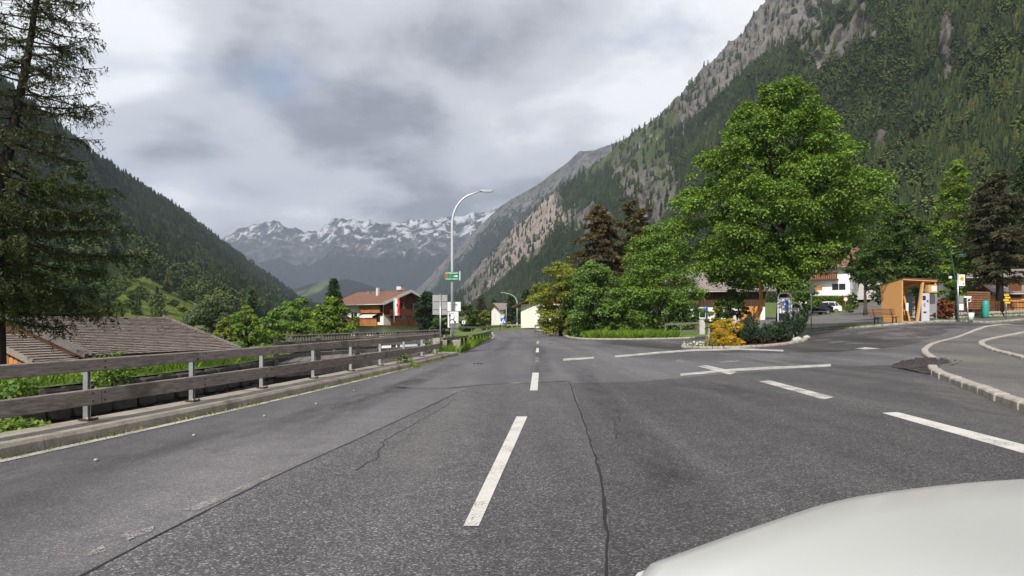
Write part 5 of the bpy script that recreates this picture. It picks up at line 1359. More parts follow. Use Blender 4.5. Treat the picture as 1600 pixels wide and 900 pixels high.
tree_at(T, 'shrub', 'low mid green bush behind the barn gable', 352, 497, 56, 40, 'leaf_olive', 4000, .2, 27, crown0=.02, clumps=60, left=True, cat='bush')
tree_at(conifer, 'spruce_tree', 'slender dark spruce above the bushes right of the willow', 393, 452, 130, 22, 'needle_green', 2500, .8, 28, layers=14)
tree_at(T, 'poplar_tree', 'dull green tree at the hill foot above the left end of the bridge', 448, 474, 140, 56, 'leaf_cool', 5000, .42, 29, crown0=.03, clumps=70)
tree_at(conifer, 'thuja_tree', 'dense dark columnar conifer touching the right end of the chalet', 667, 456, 84, 36, 'needle_blue', 9000, .42, 30, layers=26, taper=2.2, droop=-.3, up=.5, crown0=.01, ragged=.15, hump=[(0, .8), (.3, 1), (.6, .85), (.85, .45), (1, .05)])
tree_at(T, 'shrub', 'dark bush behind the large blank sign', 690, 490, 80, 40, 'leaf_dark', 4000, .26, 31, crown0=.02, clumps=50, cat='bush')
tree_at(T, 'broadleaf_tree', 'round dark green tree right of the lamp post', 731, 475, 105, 42, 'leaf_dark', 6000, .36, 32, crown0=.06, clumps=70)
tree_at(T, 'broadleaf_tree', 'smaller olive tree behind the white far house', 757, 484, 120, 26, 'leaf_olive', 3500, .36, 33, crown0=.05, clumps=50)
# trees dotted over the sunny meadow on the left hillside
def hill_point(px, py, G):
    P = G[:-3].reshape(-1, 3); qx, qy = proj(P); k = np.argmin((qx - px) ** 2 + (qy - py) ** 2); return Vector(P[k])
ORD = ['first', 'second', 'third', 'fourth', 'fifth', 'sixth', 'seventh', 'eighth', 'ninth', 'tenth', 'eleventh', 'twelfth', 'thirteenth', 'fourteenth']
for i, (px, py, hpx, wpx, m_) in enumerate(sorted([(222, 468, 34, 30, 'leaf_dark'), (247, 464, 24, 22, 'leaf_cool'), (205, 480, 44, 36, 'leaf_dark'), (176, 470, 52, 40, 'leaf_dark'), (150, 480, 60, 50, 'leaf_green'), (270, 478, 20, 26, 'leaf_dark'), (283, 488, 18, 24, 'leaf_olive'), (242, 492, 22, 12, 'leaf_dark'),
                                         (212, 492, 14, 22, 'leaf_green'), (190, 446, 30, 26, 'leaf_grey'), (232, 440, 24, 20, 'leaf_cool'), (262, 455, 22, 20, 'leaf_grey'), (120, 470, 50, 44, 'leaf_green'), (90, 480, 48, 50, 'leaf_dark')])):
    p = hill_point(px, py, LH[1]); k = p.y / F
    broadleaf('hillside_tree', ORD[i] + ' tree from the left among those dotted on the hillside meadow', p - Vector((0, 0, .3)), hpx * k * .62, wpx * k * .66, m_, 1800, max(.3, 2.2 * k), 60 + i, crown0=.04, clumps=36, clump_r=.15, group='trees on the hillside meadow', trunk_r=.15, limbs=4)
# plants on the near bank
def bank_shrub(name, label, px, D, zb, h, w, leaf, n, ls, seed, cat='bush'): 
    x = (px - XC) / F * D; return broadleaf(name, label, Vector((x, D, zb)), h, w, leaf, n, ls, seed, crown0=.05, clumps=40, clump_r=.16, trunk_r=.02, limbs=6, cat=cat)
bank_shrub('shrub', 'leafy weeds growing behind the guard rail at the left edge', 30, 9.6, -1.0, 1.55, 1.5, 'leaf_green', 2600, .075, 41)
bank_shrub('shrub', 'low leafy weeds hanging over the plinth at the left edge', 20, 8.3, -.6, .95, 1.0, 'leaf_light', 1500, .06, 42)
bank_shrub('shrub', 'weeds sprouting beside the plinth below the bridge', 632, 21.0, -.6, 1.0, .9, 'leaf_light', 1300, .07, 43)
bank_shrub('shrub', 'thin sapling rising before the picket railing', 672, 27.3, -.8, 1.75, .7, 'leaf_light', 900, .07, 44)
bank_shrub('shrub', 'dark shrub on the far stream bank below the barn eave', 180, 14.9, -.1, .8, 1.6, 'leaf_green', 2200, .07, 45)
grass_stuff('bank_grass', [(x - .1, y) for x, y in CH_L if y < 43] + [(x - 2.6, y) for x, y in CH_L[::-1] if y < 43], 15000, .34, .022, 'tall grass along the far bank of the stream', seed=2, zf=zleft)
grass_stuff('verge_grass', [(-2.62, 28.3), (-2.3, 30), (-2.15, 35), (-2.0, 44), (-1.85, 57), (-3.4, 57), (-3.0, 45), (-2.7, 36), (-3.1, 32), (-3.3, 28.6)], 9000, .46, .03, 'long roadside grass around the low wooden rails', seed=3)
grass_stuff('gutter_weeds', ribbon([(p[0] + .60, p[1]) for p in POSTS[1:]], .12), 1500, .10, .02, 'small weeds along the foot of the concrete plinth', 'leaf_olive', seed=4, cat='weeds')

# ================================================================== STRAIGHT AHEAD
def simple_house(name, label, base, rz, W, Dp, he, hr, wall, roof, ov=.7, ridge='x', wins=(), boards=None, boardmat='wood_chalet'):
    """gabled house; ridge along local x; front is -y"""
    t = thing(name, label, 'house', base, rz)
    MB().box((0, 0, he / 2), (W, Dp, he)).build('wall', MATS[wall], t)
    for sx in (-1, 1):
        x = sx * W / 2
        MB().add([(x, -Dp / 2, he), (x, Dp / 2, he), (x, 0, hr - .05), (x - sx * .1, -Dp / 2, he), (x - sx * .1, Dp / 2, he), (x - sx * .1, 0, hr - .05)], [(0, 1, 2), (5, 4, 3), (0, 3, 4, 1), (1, 4, 5, 2), (2, 5, 3, 0)]).build('gable', MATS[boardmat if boards else wall], t)
    sl = (hr - he) / (Dp / 2)
    for sg in (-1, 1):
        V = [(-W / 2 - ov, 0, hr), (W / 2 + ov, 0, hr), (W / 2 + ov, sg * (Dp / 2 + ov), he - ov * sl), (-W / 2 - ov, sg * (Dp / 2 + ov), he - ov * sl)]
        V2 = [(a, b, c + .2) for a, b, c in V]
        rf = MB().add(V + V2, [(0, 1, 2, 3), (7, 6, 5, 4), (0, 4, 5, 1), (1, 5, 6, 2), (2, 6, 7, 3), (3, 7, 4, 0)]).build('roof', MATS[roof], t)
        for xx in (-W / 2 - ov, W / 2 + ov): MB().bar((xx, 0, hr + .06), (xx, sg * (Dp / 2 + ov), he - ov * sl + .06), .05, .3).build('barge_board', MATS['wood_dark'], rf)
        MB().tube([(-W / 2 - ov, sg * (Dp / 2 + ov), he - ov * sl + .02), (W / 2 + ov, sg * (Dp / 2 + ov), he - ov * sl + .02)], .07, 6).build('gutter', MATS['steel_dull'], rf)
    for (face, c, z, w, h) in wins: house_win(t, W, Dp, face, c, z, w, h)
    return t
def house_win(t, W, Dp, face, c, z, w, h, shut=None):
    pos = {'f': lambda d: (c, -Dp / 2 - d, z), 'r': lambda d: (W / 2 + d, c, z), 'l': lambda d: (-W / 2 - d, c, z)}[face]
    sz = (lambda a, b, th: (a, th, b)) if face == 'f' else (lambda a, b, th: (th, a, b))
    f = MB().box(pos(.02), sz(w + .18, h + .18, .06)).build('window', MATS['plastic_white'], t)
    MB().box(pos(.04), sz(w, h, .05)).build('pane', MATS['glass'], f); MB().box(pos(.06), sz(.06, h, .04)).build('mullion', MATS['plastic_white'], f)
    sp = pos(.06); MB().box((sp[0], sp[1], z - h / 2 - .12), sz(w + .3, .06, .16)).build('sill', MATS['plaster_grey'], f)
def hbalcony(t, c, y, z, w, dep, mat='wood_chalet', h=.95, post=False):
    b = MB().box((c, y - dep / 2, z), (w, dep, .15)).build('balcony', MATS['wood_chalet'], t); n = max(4, int(w / .3))
    for i in range(n): MB().box((c - w / 2 + w * (i + .5) / n, y - dep + .04, z + .1 + h / 2), (w / n - .03, .05, h)).build('balustrade_board', MATS[mat], b)
    MB().box((c, y - dep + .02, z + h + .14), (w + .1, .16, .09)).build('hand_rail', MATS[mat], b); return b

# far white house with a tall roof post, and the cream house behind the shrubs
b = gnd(784, 165); zt = at(0, 476, 165).z - b.z
t = simple_house('far_house', 'small white house far down the road left of the far lamp', b, R(28), 3.4, 4.6, zt - .9, zt + .2, 'plaster', 'roof_grey', .8, wins=[('f', -.3, zt * .66, .6, .7), ('f', -.3, zt * .3, .6, .7), ('r', -.6, zt * .55, .7, .8)])
MB().box((1.76, .8, zt * .5), (.06, 2.6, zt * .75)).build('wood_cladding', MATS['wood_dark'], t)
b = gnd(866, 104); zt = at(0, 462, 104).z - b.z
t = simple_house('cream_house', 'cream house half hidden behind the olive shrub', b, R(78), 8.0, 9.0, zt * .72, zt * 1.12, 'plaster_cream', 'roof_grey', 1.1, wins=[('l', -2.2, zt * .5, .9, 1.1), ('l', 1.5, zt * .2, .9, .6), ('l', -2.2, zt * .2, .9, .6), ('f', 1.0, zt * .45, .9, 1.1)], boards=True)
lamp('street_lamp', 'small distant street lamp standing where the road bends', gnd(808, 138), at(0, 457, 138).z - gnd(808, 138).z, 2.9, -1, .09, 'lamp_grey', arcr=2.2)
# far guard rail at the bend, small signs
def far_rail(pix, D, label, h=.75):
    P = [gnd(px, d) for px, d in zip(pix, D)]; base = P[0]; t = thing('guard_rail', label, 'guard rail', base)
    for a, c in zip(P, P[1:]):
        MB().bar(a - base + Vector((0, 0, h)), c - base + Vector((0, 0, h)), .08, .26).build('rail_beam', MATS['stone_light'], t)
    for p in P: MB().box((p.x - base.x, p.y - base.y, p.z - base.z + h / 2), (.12, .12, h)).build('post', MATS['steel_dull'], t)
far_rail([694, 715, 737, 760, 783], [88, 92, 97, 104, 112], 'pale far guard rail behind the grass patch left of the bend')
far_rail([786, 800, 815, 830, 846, 862], [128, 122, 115, 108, 101, 94], 'pale guard rail at the outside of the far bend', .7)
def pole_sign(name, label, px, ybase, ytop, D, w, h, mat, marks=None, cat='sign', pr=.03, rz=0, round_=False, pole='steel_dull', zoff=0):
    b = gnd(px, D); b.z = at(px, ybase, D).z if ybase else b.z
    zt = at(px, ytop, D).z - b.z; s = thing(name, label, cat, b, rz)
    MB().tube([(0, 0, -.1), (0, 0, zt)], pr, 8).build('pole', MATS[pole], s)
    if round_: pn = MB().tube([(0, -.05, zt - h / 2), (0, -.02, zt - h / 2)], w / 2, 20, smooth=False).build('panel', MATS[mat], s)
    else: pn = MB().box((0, -.045, zt - h / 2), (w, .03, h), ch=.006).build('panel', MATS[mat], s)
    if marks: marks(s, zt - h / 2)
    return s
pole_sign('small_sign', 'little white square sign right of the route sign', 724.5, 513, 501, 85, .42, .42, 'sign_white', lambda s, z: MB().box((0, -.065, z), (.12, .01, .22), R(0)).build('symbol', MATS['print_black'], s))
def ped(s, z):
    MB().add([(-.42, -.065, z - .38), (.42, -.065, z - .38), (0, -.065, z + .34)], [(0, 1, 2)]).build('triangle', MATS['sign_white'], s); MB().tube([(0, -.07, z - .3), (0, -.07, z + .05)], .06, 6).build('walker', MATS['print_black'], s)
pole_sign('pedestrian_sign', 'blue pedestrian crossing sign far along the road', 786.5, 514, 497, 125, 1.0, 1.0, 'sign_blue', ped, pr=.05)
pole_sign('marker_post', 'dark post with small white sign at the bend', 781.5, 517, 502, 100, .3, .36, 'sign_white', pr=.06, pole='wood_dark')
pole_sign('tall_post', 'plain grey pole in front of the far white house', 791, 514, 478, 130, .12, .3, 'steel_dull', pr=.07)
tree_at(conifer, 'spruce_tree', 'dark spruce left of the far lamp', 799, 462, 150, 26, 'needle_green', 3500, .9, 101, layers=14)
tree_at(conifer, 'spruce_tree', 'broad dark spruce just right of the far lamp', 822, 452, 142, 36, 'needle_green', 5000, .9, 102, layers=16)
tree_at(conifer, 'spruce_tree', 'dark spruce pair member left of the far white house', 752, 462, 170, 26, 'needle_dark', 3500, 1.0, 103, layers=14)
tree_at(conifer, 'spruce_tree', 'short dark spruce directly behind the far white house', 772, 468, 185, 24, 'needle_green', 3000, 1.0, 104, layers=12)
tree_at(T, 'small_tree', 'little round tree before the cream house', 832, 489, 110, 17, 'leaf_green', 2500, .3, 105, crown0=.25, clumps=40, trunk_r=.1)
tree_at(T, 'shrub', 'low flowering bush below the far white house', 795, 504, 128, 18, 'leaf_olive', 1500, .3, 106, crown0=.02, clumps=30, cat='bush', trunk_r=.05)

# ---- tree and shrub group across the junction
tree_at(T, 'olive_shrub_tree', 'rounded olive green tree at the left end of the shrub group', 876, 410, 63, 96, 'leaf_olive', 26000, .18, 111, crown0=.02, clumps=150, trunk_r=.16, prof=[(0, .45), (.2, .85), (.5, 1), (.75, .85), (.92, .5), (1, .2)])
tree_at(T, 'whitebeam_tree', 'cool green tree with pale leaf undersides in the middle of the shrub group', 930, 406, 60, 112, 'leaf_cool', 28000, .18, 112, crown0=.01, clumps=150, trunk_r=.14, prof=[(0, .7), (.3, 1), (.6, .8), (.85, .45), (1, .12)])
tree_at(T, 'maple_tree', 'tall dark green maple at the right of the shrub group', 1030, 352, 61, 150, 'leaf_green', 42000, .19, 113, crown0=.01, clumps=230, trunk_r=.2, prof=[(0, .75), (.2, .95), (.4, 1), (.62, .72), (.85, .42), (1, .1)])
tree_at(conifer, 'spruce_tree', 'rust brown spruce rising behind the left shrubs', 934, 316, 72, 118, 'needle_brown', 26000, .45, 114, layers=24, taper=2.4, droop=.16, ragged=.3)
tree_at(conifer, 'pine_tree', 'brown olive pine with open branches right of the rust brown spruce', 990, 312, 76, 112, 'needle_olive', 22000, .45, 115, layers=20, taper=2.6, droop=-.1, up=.15, ragged=.38)
tree_at(T, 'lilac_bush', 'low leafy bush behind the long grass', 960, 452, 57.5, 60, 'leaf_green', 7000, .15, 116, crown0=.02, clumps=70, cat='bush', trunk_r=.06)
tree_at(T, 'elder_bush', 'pale green bush behind the garden fence right of the maple', 1068, 452, 60, 56, 'leaf_cool', 7000, .15, 117, crown0=.03, clumps=70, cat='bush', trunk_r=.06)
tree_at(T, 'climber_bush', 'thin pale climber at the top left of the olive tree', 888, 395, 66, 30, 'leaf_olive', 2600, .17, 118, crown0=.3, clumps=40, cat='bush', trunk_r=.06)
grass_stuff('tall_grass', [(5.9, 54.2), (8, 53.1), (13.0, 52.1), (13.4, 53.5), (10, 55.5), (6.2, 56.5)], 13000, .72, .05, 'tall bright grass in front of the shrub group', seed=5)
grass_stuff('lawn_grass', [(20.1, 47.4), (20.9, 45.3), (22.0, 42.2), (22.9, 41.4), (23.3, 41.7), (22.6, 43.1), (21.4, 44.6), (20.4, 47.8)], 4500, .13, .03, 'short grass strip behind the sett kerb left of the bench', seed=6)
# plank fences
def plank_fence(name, label, pix, D, zt, zb, rows, post, mat='wood_grey2', endpost=None):
    P = [gnd(px, D_) for px, D_ in zip(pix, D)]; base = P[0]; t = thing(name, label, 'fence', base)
    for a, c in zip(P, P[1:]):
        for r in range(rows):
            z = zb + (zt - zb) * r / max(1, rows - 1); MB().bar(a - base + Vector((0, 0, z)), c - base + Vector((0, 0, z)), .05, .17).build('plank', MATS[mat], t)
    for i, p in enumerate(P): MB().box((p.x - base.x, p.y + .07 - base.y, p.z - base.z + zt / 2), (.12, .12, zt + .2)).build('post', MATS[post], t)
    if endpost: MB().box((P[-1].x - base.x + .25, P[-1].y - base.y, P[-1].z - base.z + .62), (.42, .3, 1.24)).build('pillar', MATS['stone_white'], t)
plank_fence('garden_fence', 'grey plank fence with pale pillar right of the tall grass', [1040, 1064, 1092], [55.5, 55, 54.5], 1.0, .38, 2, 'wood_grey2', endpost=True)
plank_fence('garden_fence', 'grey plank fence left of the olive tree beside the bend', [836, 852, 868], [74, 71, 68.5], .95, .3, 3, 'wood_grey2')
plank_fence('garden_gate', 'short plank gate between pale pillars below the olive tree', [886, 894], [64, 63], .95, .3, 3, 'stone_light')
pole_sign('blue_sign', 'narrow dark blue sign seen edge on behind the yellow bush', 1104, 519, 478, 52, .16, 1.4, 'sign_blue', pr=.03)
# brown house behind the maple
b = gnd(1120, 84); zt = at(0, 452, 84).z - b.z
t = simple_house('brown_house', 'house with dark brown boarded upper storey glimpsed left of the big maple', b, R(-14), 10.5, 8, zt, at(0, 428, 84).z - b.z, 'plaster', 'roof_grey', 1.1, wins=[('f', -2.2, zt * .25, 1.3, 1.1), ('f', .6, zt * .25, 1.6, 1.2)])
n = 30
for i in range(n): MB().box((-5.25 + 10.5 * (i + .5) / n, -4.06, zt * .72), (10.5 / n - .02, .1, zt * .56)).build('board', MATS['wood_dark'], t)
MB().box((3.6, -4.08, zt * .22), (2.2, .12, zt * .44)).build('door_panel', MATS['wood_orange'], t)

# ================================================================== TRAFFIC ISLAND
ISL = [(9.4, 36.3), (10.2, 35.3), (11.5, 34.9), (13, 34.9), (15, 35.6), (16.5, 37), (16.8, 39), (15.5, 41.5), (13, 42.3), (11, 40.5), (9.8, 38.2)]
isl = smooth_line(ISL + [ISL[0]], 2)
struct(drape('traffic_island', isl[:-1], MATS['soil'], .10, .8))
kerb_run('kerb', isl, .55, .26, .12, 'rough pale stone kerb ringing the planted traffic island', seed=9, jit=.03)
# big maple
b = gnd(1222, 40.3)
big_maple = broadleaf('maple_tree', 'large sunlit maple standing on the traffic island', b, at(0, 136, 40.3).z - b.z, 12.0, 'leaf_maple', 190000, .15, 200, trunk_r=.36, bark='bark_dark', crown0=.19, clumps=640, clump_r=.060,
    prof=[(0, .55), (.10, .86), (.22, .98), (.38, 1.0), (.52, .86), (.66, .68), (.80, .52), (.92, .36), (1, .14)], fill=.48, flat=.78, limbs=14, offs=(-.2, 0), tilt=2.4)
# yellow bush and low pines
tree_at(T, 'yellow_bush', 'bright yellow orange bush at the left tip of the traffic island', 1134, 500, 36.6, 62, 'leaf_yellow', 11000, .07, 201, crown0=.0, clumps=90, clump_r=.12, cat='bush', trunk_r=.03, prof=[(0, .7), (.3, 1), (.7, .9), (1, .4)], depth=1.9)
def dwarf_pine(label, px, D, h, w, seed, n=2200):
    b = gnd(px, D); b.z += .05; rng = np.random.default_rng(seed); rnd = random.Random(seed); t = thing('dwarf_pine', label, 'bush', b, 0, 'dwarf pines on the traffic island')
    m = MB(); A, Dv = [], []
    for k in range(26):
        a = rnd.uniform(0, 6.28); r = rnd.uniform(.15, .5) * w; e = Vector((math.cos(a) * r, math.sin(a) * r, h * rnd.uniform(.45, 1) * (1 - .35 * (r / w)))); p = Vector((math.cos(a) * .05, math.sin(a) * .05, 0)); q = p.lerp(e, .5) + Vector((math.cos(a) * r * .2, math.sin(a) * r * .2, -.05 * h))
        m.tube([p, q, e], [.03, .02, .008], 5, cap=False)
        nn = n // 26; s = rng.uniform(.3, 1, nn)[:, None]; pts = np.array(q) + (np.array(e) - np.array(q)) * (s * 1.5 - .5).clip(0, 1) + rng.normal(size=(nn, 3)) * .05
        dd = np.array(e - q)[None] / (e - q).length * .8 + rng.normal(size=(nn, 3)) * .55 + np.array([0, 0, .45]); A.append(pts); Dv.append(dd)
    m.build('branches', MATS['bark_dark'], t)
    V = spray_quads(np.concatenate(A), np.concatenate(Dv), rng.uniform(.12, .24, sum(map(len, A))), .055, rng, 0); link_mesh('needles', quads_mesh('needles', V), MATS['needle_blue'], t)
dwarf_pine('dark dwarf pine right beside the yellow bush', 1166, 36.6, 1.45, 1.7, 1); dwarf_pine('low dark dwarf pine in the middle of the island front', 1192, 36.2, 1.15, 1.6, 2); dwarf_pine('spreading dwarf pine in front of the maple trunk', 1215, 36.6, 1.2, 1.7, 3)
dwarf_pine('tall blue green dwarf pine at the right end of the island', 1238, 37.0, 1.85, 1.7, 4, 3200); dwarf_pine('dwarf pine directly behind the yellow bush', 1158, 38.6, 1.9, 1.8, 5)
tree_at(T, 'island_shrub', 'dark shrub on the island before the brown house', 1145, 455, 40.5, 60, 'leaf_dark', 9000, .12, 202, crown0=.05, clumps=80, cat='bush', trunk_r=.05)
tree_at(T, 'island_shrub', 'brownish sparse shrub behind the dwarf pines', 1120, 470, 41, 40, 'leaf_olive', 3500, .12, 203, crown0=.1, clumps=50, cat='bush', trunk_r=.05)
# flowers
b = gnd(1090, 36.2); fl = thing('flower_clump', 'white flowers at the left tip of the traffic island', 'flowers', b + Vector((0, 0, .1)))
rng = np.random.default_rng(3); P = np.stack([rng.normal(0, .30, 160), rng.normal(0, .28, 160), rng.uniform(.05, .24, 160)], 1)
link_mesh('blossoms', quads_mesh('blossoms', leaf_quads(P, .085, rng, .8, .9)), MATS['petal'], fl)
P = np.stack([rng.normal(.15, .4, 500), rng.normal(0, .3, 500), rng.uniform(.0, .22, 500)], 1); link_mesh('foliage', quads_mesh('foliage', leaf_quads(P, .09, rng, .5, .5)), MATS['leaf_green'], fl)
# stones
def rock(name, label, p, s, seed, mat='stone_white', cat='stone', group=None, parent=None):
    b = bmesh.new(); bmesh.ops.create_icosphere(b, subdivisions=2, radius=1)
    for v in b.verts: v.co *= 1 + .28 * mnoise.noise(v.co * 1.4 + Vector((seed, 0, 0))); v.co = Vector((v.co.x * s[0], v.co.y * s[1], v.co.z * s[2]))
    me = bpy.data.meshes.new(name); b.to_mesh(me); b.free(); o = link_mesh(name, me, MATS[mat]); o.location = p
    return tag(o, label, cat, group)
rock('boulder', 'upright pale stone behind the yellow bush on the island', gnd(1148, 39.0) + Vector((0, 0, 1.35)), (.16, .13, .30), 1) if False else None
p = gnd(1148, 37.6); rock('boulder', 'upright pale standing stone behind the yellow bush', p + Vector((0, 0, .85)), (.17, .14, .95), 2)
for i, (px, D, w) in enumerate(((1246, 36.5, .25), (1257, 37.2, .3), (1240, 36.2, .2))): rock('kerb_rock', ['pale rock at the foot of the tall dwarf pine', 'flat pale rock at the right tip of the island', 'small rock beneath the tall dwarf pine'][i], gnd(px, D) + Vector((0, 0, .15)), (w, w * .8, .14), 10 + i)
# carved orange trunk
b = gnd(1178, 39.2); t = thing('wood_sculpture', 'forked orange stripped tree trunk standing on the island', 'sculpture', b)
MB().tube([(0, 0, -.1), (-.02, 0, .5), (.0, 0, 1.0), (.15, 0, 1.45), (.36, 0, 1.9), (.42, 0, 2.5), (.40, 0, 3.2), (.36, .0, 3.9), (.34, 0, 4.3)], [.15, .14, .16, .15, .15, .12, .10, .085, .06], 9).build('trunk', MATS['wood_orange'], t)
MB().tube([(-.02, 0, .7), (-.08, .02, 1.2), (-.05, .05, 1.75), (.05, .05, 2.1)], [.12, .13, .11, .05], 8).build('fork', MATS['wood_orange'], t)
MB().tube([(.40, 0, 3.5), (.2, -.02, 3.75), (-.3, -.03, 4.0)], [.06, .06, .03], 7).build('side_branch', MATS['wood_orange'], t)
# info stele
b = gnd(1226, 38.2); zt = at(0, 458, 38.2).z - b.z; t = thing('information_stand', 'tall white rounded stand with blue screen in front of the maple trunk', 'stand', b, R(-6))
w = .36
pts = [(-w, 0, -.1), (-w, 0, zt - .25), (-w + .04, 0, zt - .08), (-w + .14, 0, zt), (w - .14, 0, zt), (w - .04, 0, zt - .08), (w, 0, zt - .25), (w, 0, -.1)]
MB().tube(pts, .045, 8).build('frame', MATS['plastic_white'], t)
pn = MB().box((0, .0, zt - .72), (.58, .10, .92), ch=.04).build('cabinet', MATS['plastic_white'], t)
MB().box((.10, -.06, zt - .70), (.17, .02, .55)).build('screen', MATS['sign_blue'], pn); MB().box((-.13, -.055, zt - .72), (.2, .012, .6)).build('side_panel', MATS['machine_grey'], pn)
MB().box((0, .02, zt - 1.38), (.56, .06, .30)).build('dark_panel', MATS['plastic_dark'], t); MB().box((0, .02, (zt - 1.55) / 2), (.58, .10, zt - 1.60), ch=.03).build('pedestal', MATS['machine_grey'], t)
b = gnd(1240, 39.0); zt = at(0, 473, 39).z - b.z; t = thing('charging_post', 'rounded white post with hood right of the information stand', 'post', b, R(-20))
MB().tube([(-.25, 0, -.1), (-.25, 0, zt - .5), (-.12, 0, zt - .12), (.15, 0, zt), (.38, 0, zt - .15), (.46, 0, zt - .4)], .05, 8).build('arch', MATS['plastic_white'], t)
MB().box((.06, .02, zt - .95), (.48, .12, 1.3), ch=.04).build('cabinet', MATS['machine_grey'], t); MB().box((0, 0, .3), (.5, .2, .8), ch=.03).build('pedestal', MATS['plastic_white'], t)
pole_sign('marker_post', 'short grey metal post before the yellow bush', 1107.5, 537, 513, 36.0, .09, .3, 'steel', pr=.045)

# ================================================================== RIGHT SIDE: lane, cars, white house
def car(name, label, p, rz, body, L=4.4, Wd=1.8, Hh=1.65, suv=True):
    t = thing(name, label, 'car', p, rz)
    hw = Wd / 2
    prof = [(-L / 2, .42), (-L / 2 + .02, .75), (-L / 2 + .10, .95), (-.95, 1.05), (-.35, Hh - .08), (.1, Hh), (1.35, Hh - .03), (L / 2 - .28, 1.12), (L / 2 - .05, 1.0), (L / 2, .55), (L / 2 - .02, .35), (-L / 2 + .1, .33)]
    m = MB(); S = [-1, -.93, 0, .93, 1]; V = []
    for s in S:
        for (x, z) in prof:
            tz = max(0, (z - 1.0) / (Hh - 1.0)); wy = hw * (1 - .2 * tz) * (1 if abs(s) < 1 else .985); zz = z if abs(s) < 1 else z - .03 * (z > .9); xx = x * (1 if abs(s) < 1 else .985); V.append((xx, s * wy, zz))
    n = len(prof); Fs = []
    for i in range(len(S) - 1):
        for k in range(n): Fs.append((i * n + k, i * n + (k + 1) % n, (i + 1) * n + (k + 1) % n, (i + 1) * n + k))
    Fs += [tuple(range(n)), tuple(reversed(range((len(S) - 1) * n, len(S) * n)))]
    bd = m.add(V, Fs).build('body', MATS[body], t)
    for s in (-1, 1):
        y = lambda z: s * (hw * (1 - .2 * max(0, (z - 1.0) / (Hh - 1.0))) + .008)
        for nm, q in (('side_window', [(-.78, 1.08), (-.33, Hh - .16), (.28, Hh - .12), (.28, 1.08)]), ('side_window', [(.34, 1.08), (.34, Hh - .12), (1.15, Hh - .14), (1.22, 1.08)]), ('side_window', [(1.30, 1.1), (1.24, Hh - .15), (1.42, Hh - .18), (1.72, 1.15)])):
            MB().add([(x, y(z), z) for x, z in q], [(0, 1, 2, 3)]).build(nm, MATS['glass_car'], t)
        for wx in (-1.35, 1.35):
            w = MB().tube([(wx, s * (hw - .2), .34), (wx, s * (hw + .01), .34)], .34, 20, smooth=False).build('wheel', MATS['rubber'], t)
            MB().tube([(wx, s * (hw + .005), .34), (wx, s * (hw + .03), .34)], .23, 12, smooth=False).build('rim', MATS['chrome'], w)
        MB().box((-.7, s * (hw + .09), 1.08), (.12, .2, .14), ch=.03).build('mirror', MATS[body], t)
        MB().box((-L / 2 + .06, s * (hw - .28), .80), (.14, .34, .14), ch=.03).build('headlight', MATS['plastic_white'], t); MB().box((L / 2 - .06, s * (hw - .14), .95), (.14, .2, .24), ch=.03).build('tail_light', MATS['tail_red'], t)
        MB().box((0.2, s * (hw - .01), .40), (2.0, .05, .10)).build('sill_trim', MATS['chrome'], t)
    MB().add([(-.90, -hw * .86, 1.08), (-.90, hw * .86, 1.08), (-.37, hw * .74, Hh - .13), (-.37, -hw * .74, Hh - .13)], [(0, 1, 2, 3)]).build('windscreen', MATS['glass_car'], t)
    MB().add([(L / 2 - .335, -hw * .8, 1.16), (L / 2 - .335, hw * .8, 1.16), (1.39, hw * .74, Hh - .12), (1.39, -hw * .74, Hh - .12)], [(0, 1, 2, 3)]).build('rear_window', MATS['glass_car'], t)
    MB().box((L / 2, 0, .62), (.04, .5, .12)).build('number_plate', MATS['sign_white'], t); MB().box((-L / 2, 0, .5), (.05, 1.2, .2)).build('grille', MATS['plastic_dark'], t)
    return t
p = gp(1272, 491.5); sc_ = p.y / 100
car('parked_car', 'black estate car parked before the hedge of the white house', gnd(1273, 90.5) + Vector((0, 0, .04)), R(8), 'car_black')
car('parked_car', 'white car parked just behind the black estate car', gnd(1287, 95) + Vector((0, 0, .04)), R(2), 'car_white', Hh=1.7)
# white house with balconies
b = gnd(1298, 108); k = 106 / F; he = at(0, 412, 106).z - b.z; hr = at(0, 393, 106).z - b.z
t = simple_house('white_house', 'white house with wooden balconies behind the hedge', b, R(-36), 6.8, 7.0, he, hr + .6, 'plaster', 'roof_brown', 1.1, wins=[('f', -2.4, he * .42, 1.1, 1.1), ('f', 1.8, he * .42, 1.9, 1.1), ('r', -1.5, he * .5, .8, 1.2), ('r', 1.5, he * .5, .8, 1.2), ('f', -.4, he * .84, 1.2, 1.3)])
hbalcony(t, -.4, -3.5, he * .60, 4.4, 1.2, 'wood_chalet'); hbalcony(t, -1.8, -3.5, he * .30, 2.8, 1.0, 'wood_honey', .8)
tr = MB().box((0, -4.9, he * .13), (7.0, 2.8, he * .26)).build('terrace', MATS['plaster'], t); MB().box((0, -6.26, he * .30), (6.8, .06, .5)).build('parapet', MATS['plaster'], tr)
b = gnd(1346, 112); he = at(0, 431, 112).z - b.z
t = simple_house('annex_house', 'white house wing with its shade painted grey, orange tiled roof and dark balcony', b, R(34), 4.4, 6.0, he, he + 1.7, 'plaster_grey', 'roof_red', .6, wins=[('f', -1.2, he * .72, .5, 1.1), ('f', .2, he * .72, .5, 1.1), ('f', 1.2, he * .72, .5, 1.1), ('f', -.9, he * .25, .6, 1.3)])  # grey plaster puts the shaded side of the white walls into the colour
hbalcony(t, .8, -3.0, he * .42, 2.6, 1.1, 'wood_dark', 1.0); MB().box((.7, -3.02, he * .17), (.9, .1, he * .32)).build('door', MATS['wood_dark'], t); MB().tube([(-2.1, -3.1, 0), (-2.1, -3.1, he)], .07, 6).build('downpipe', MATS['steel_dull'], t)
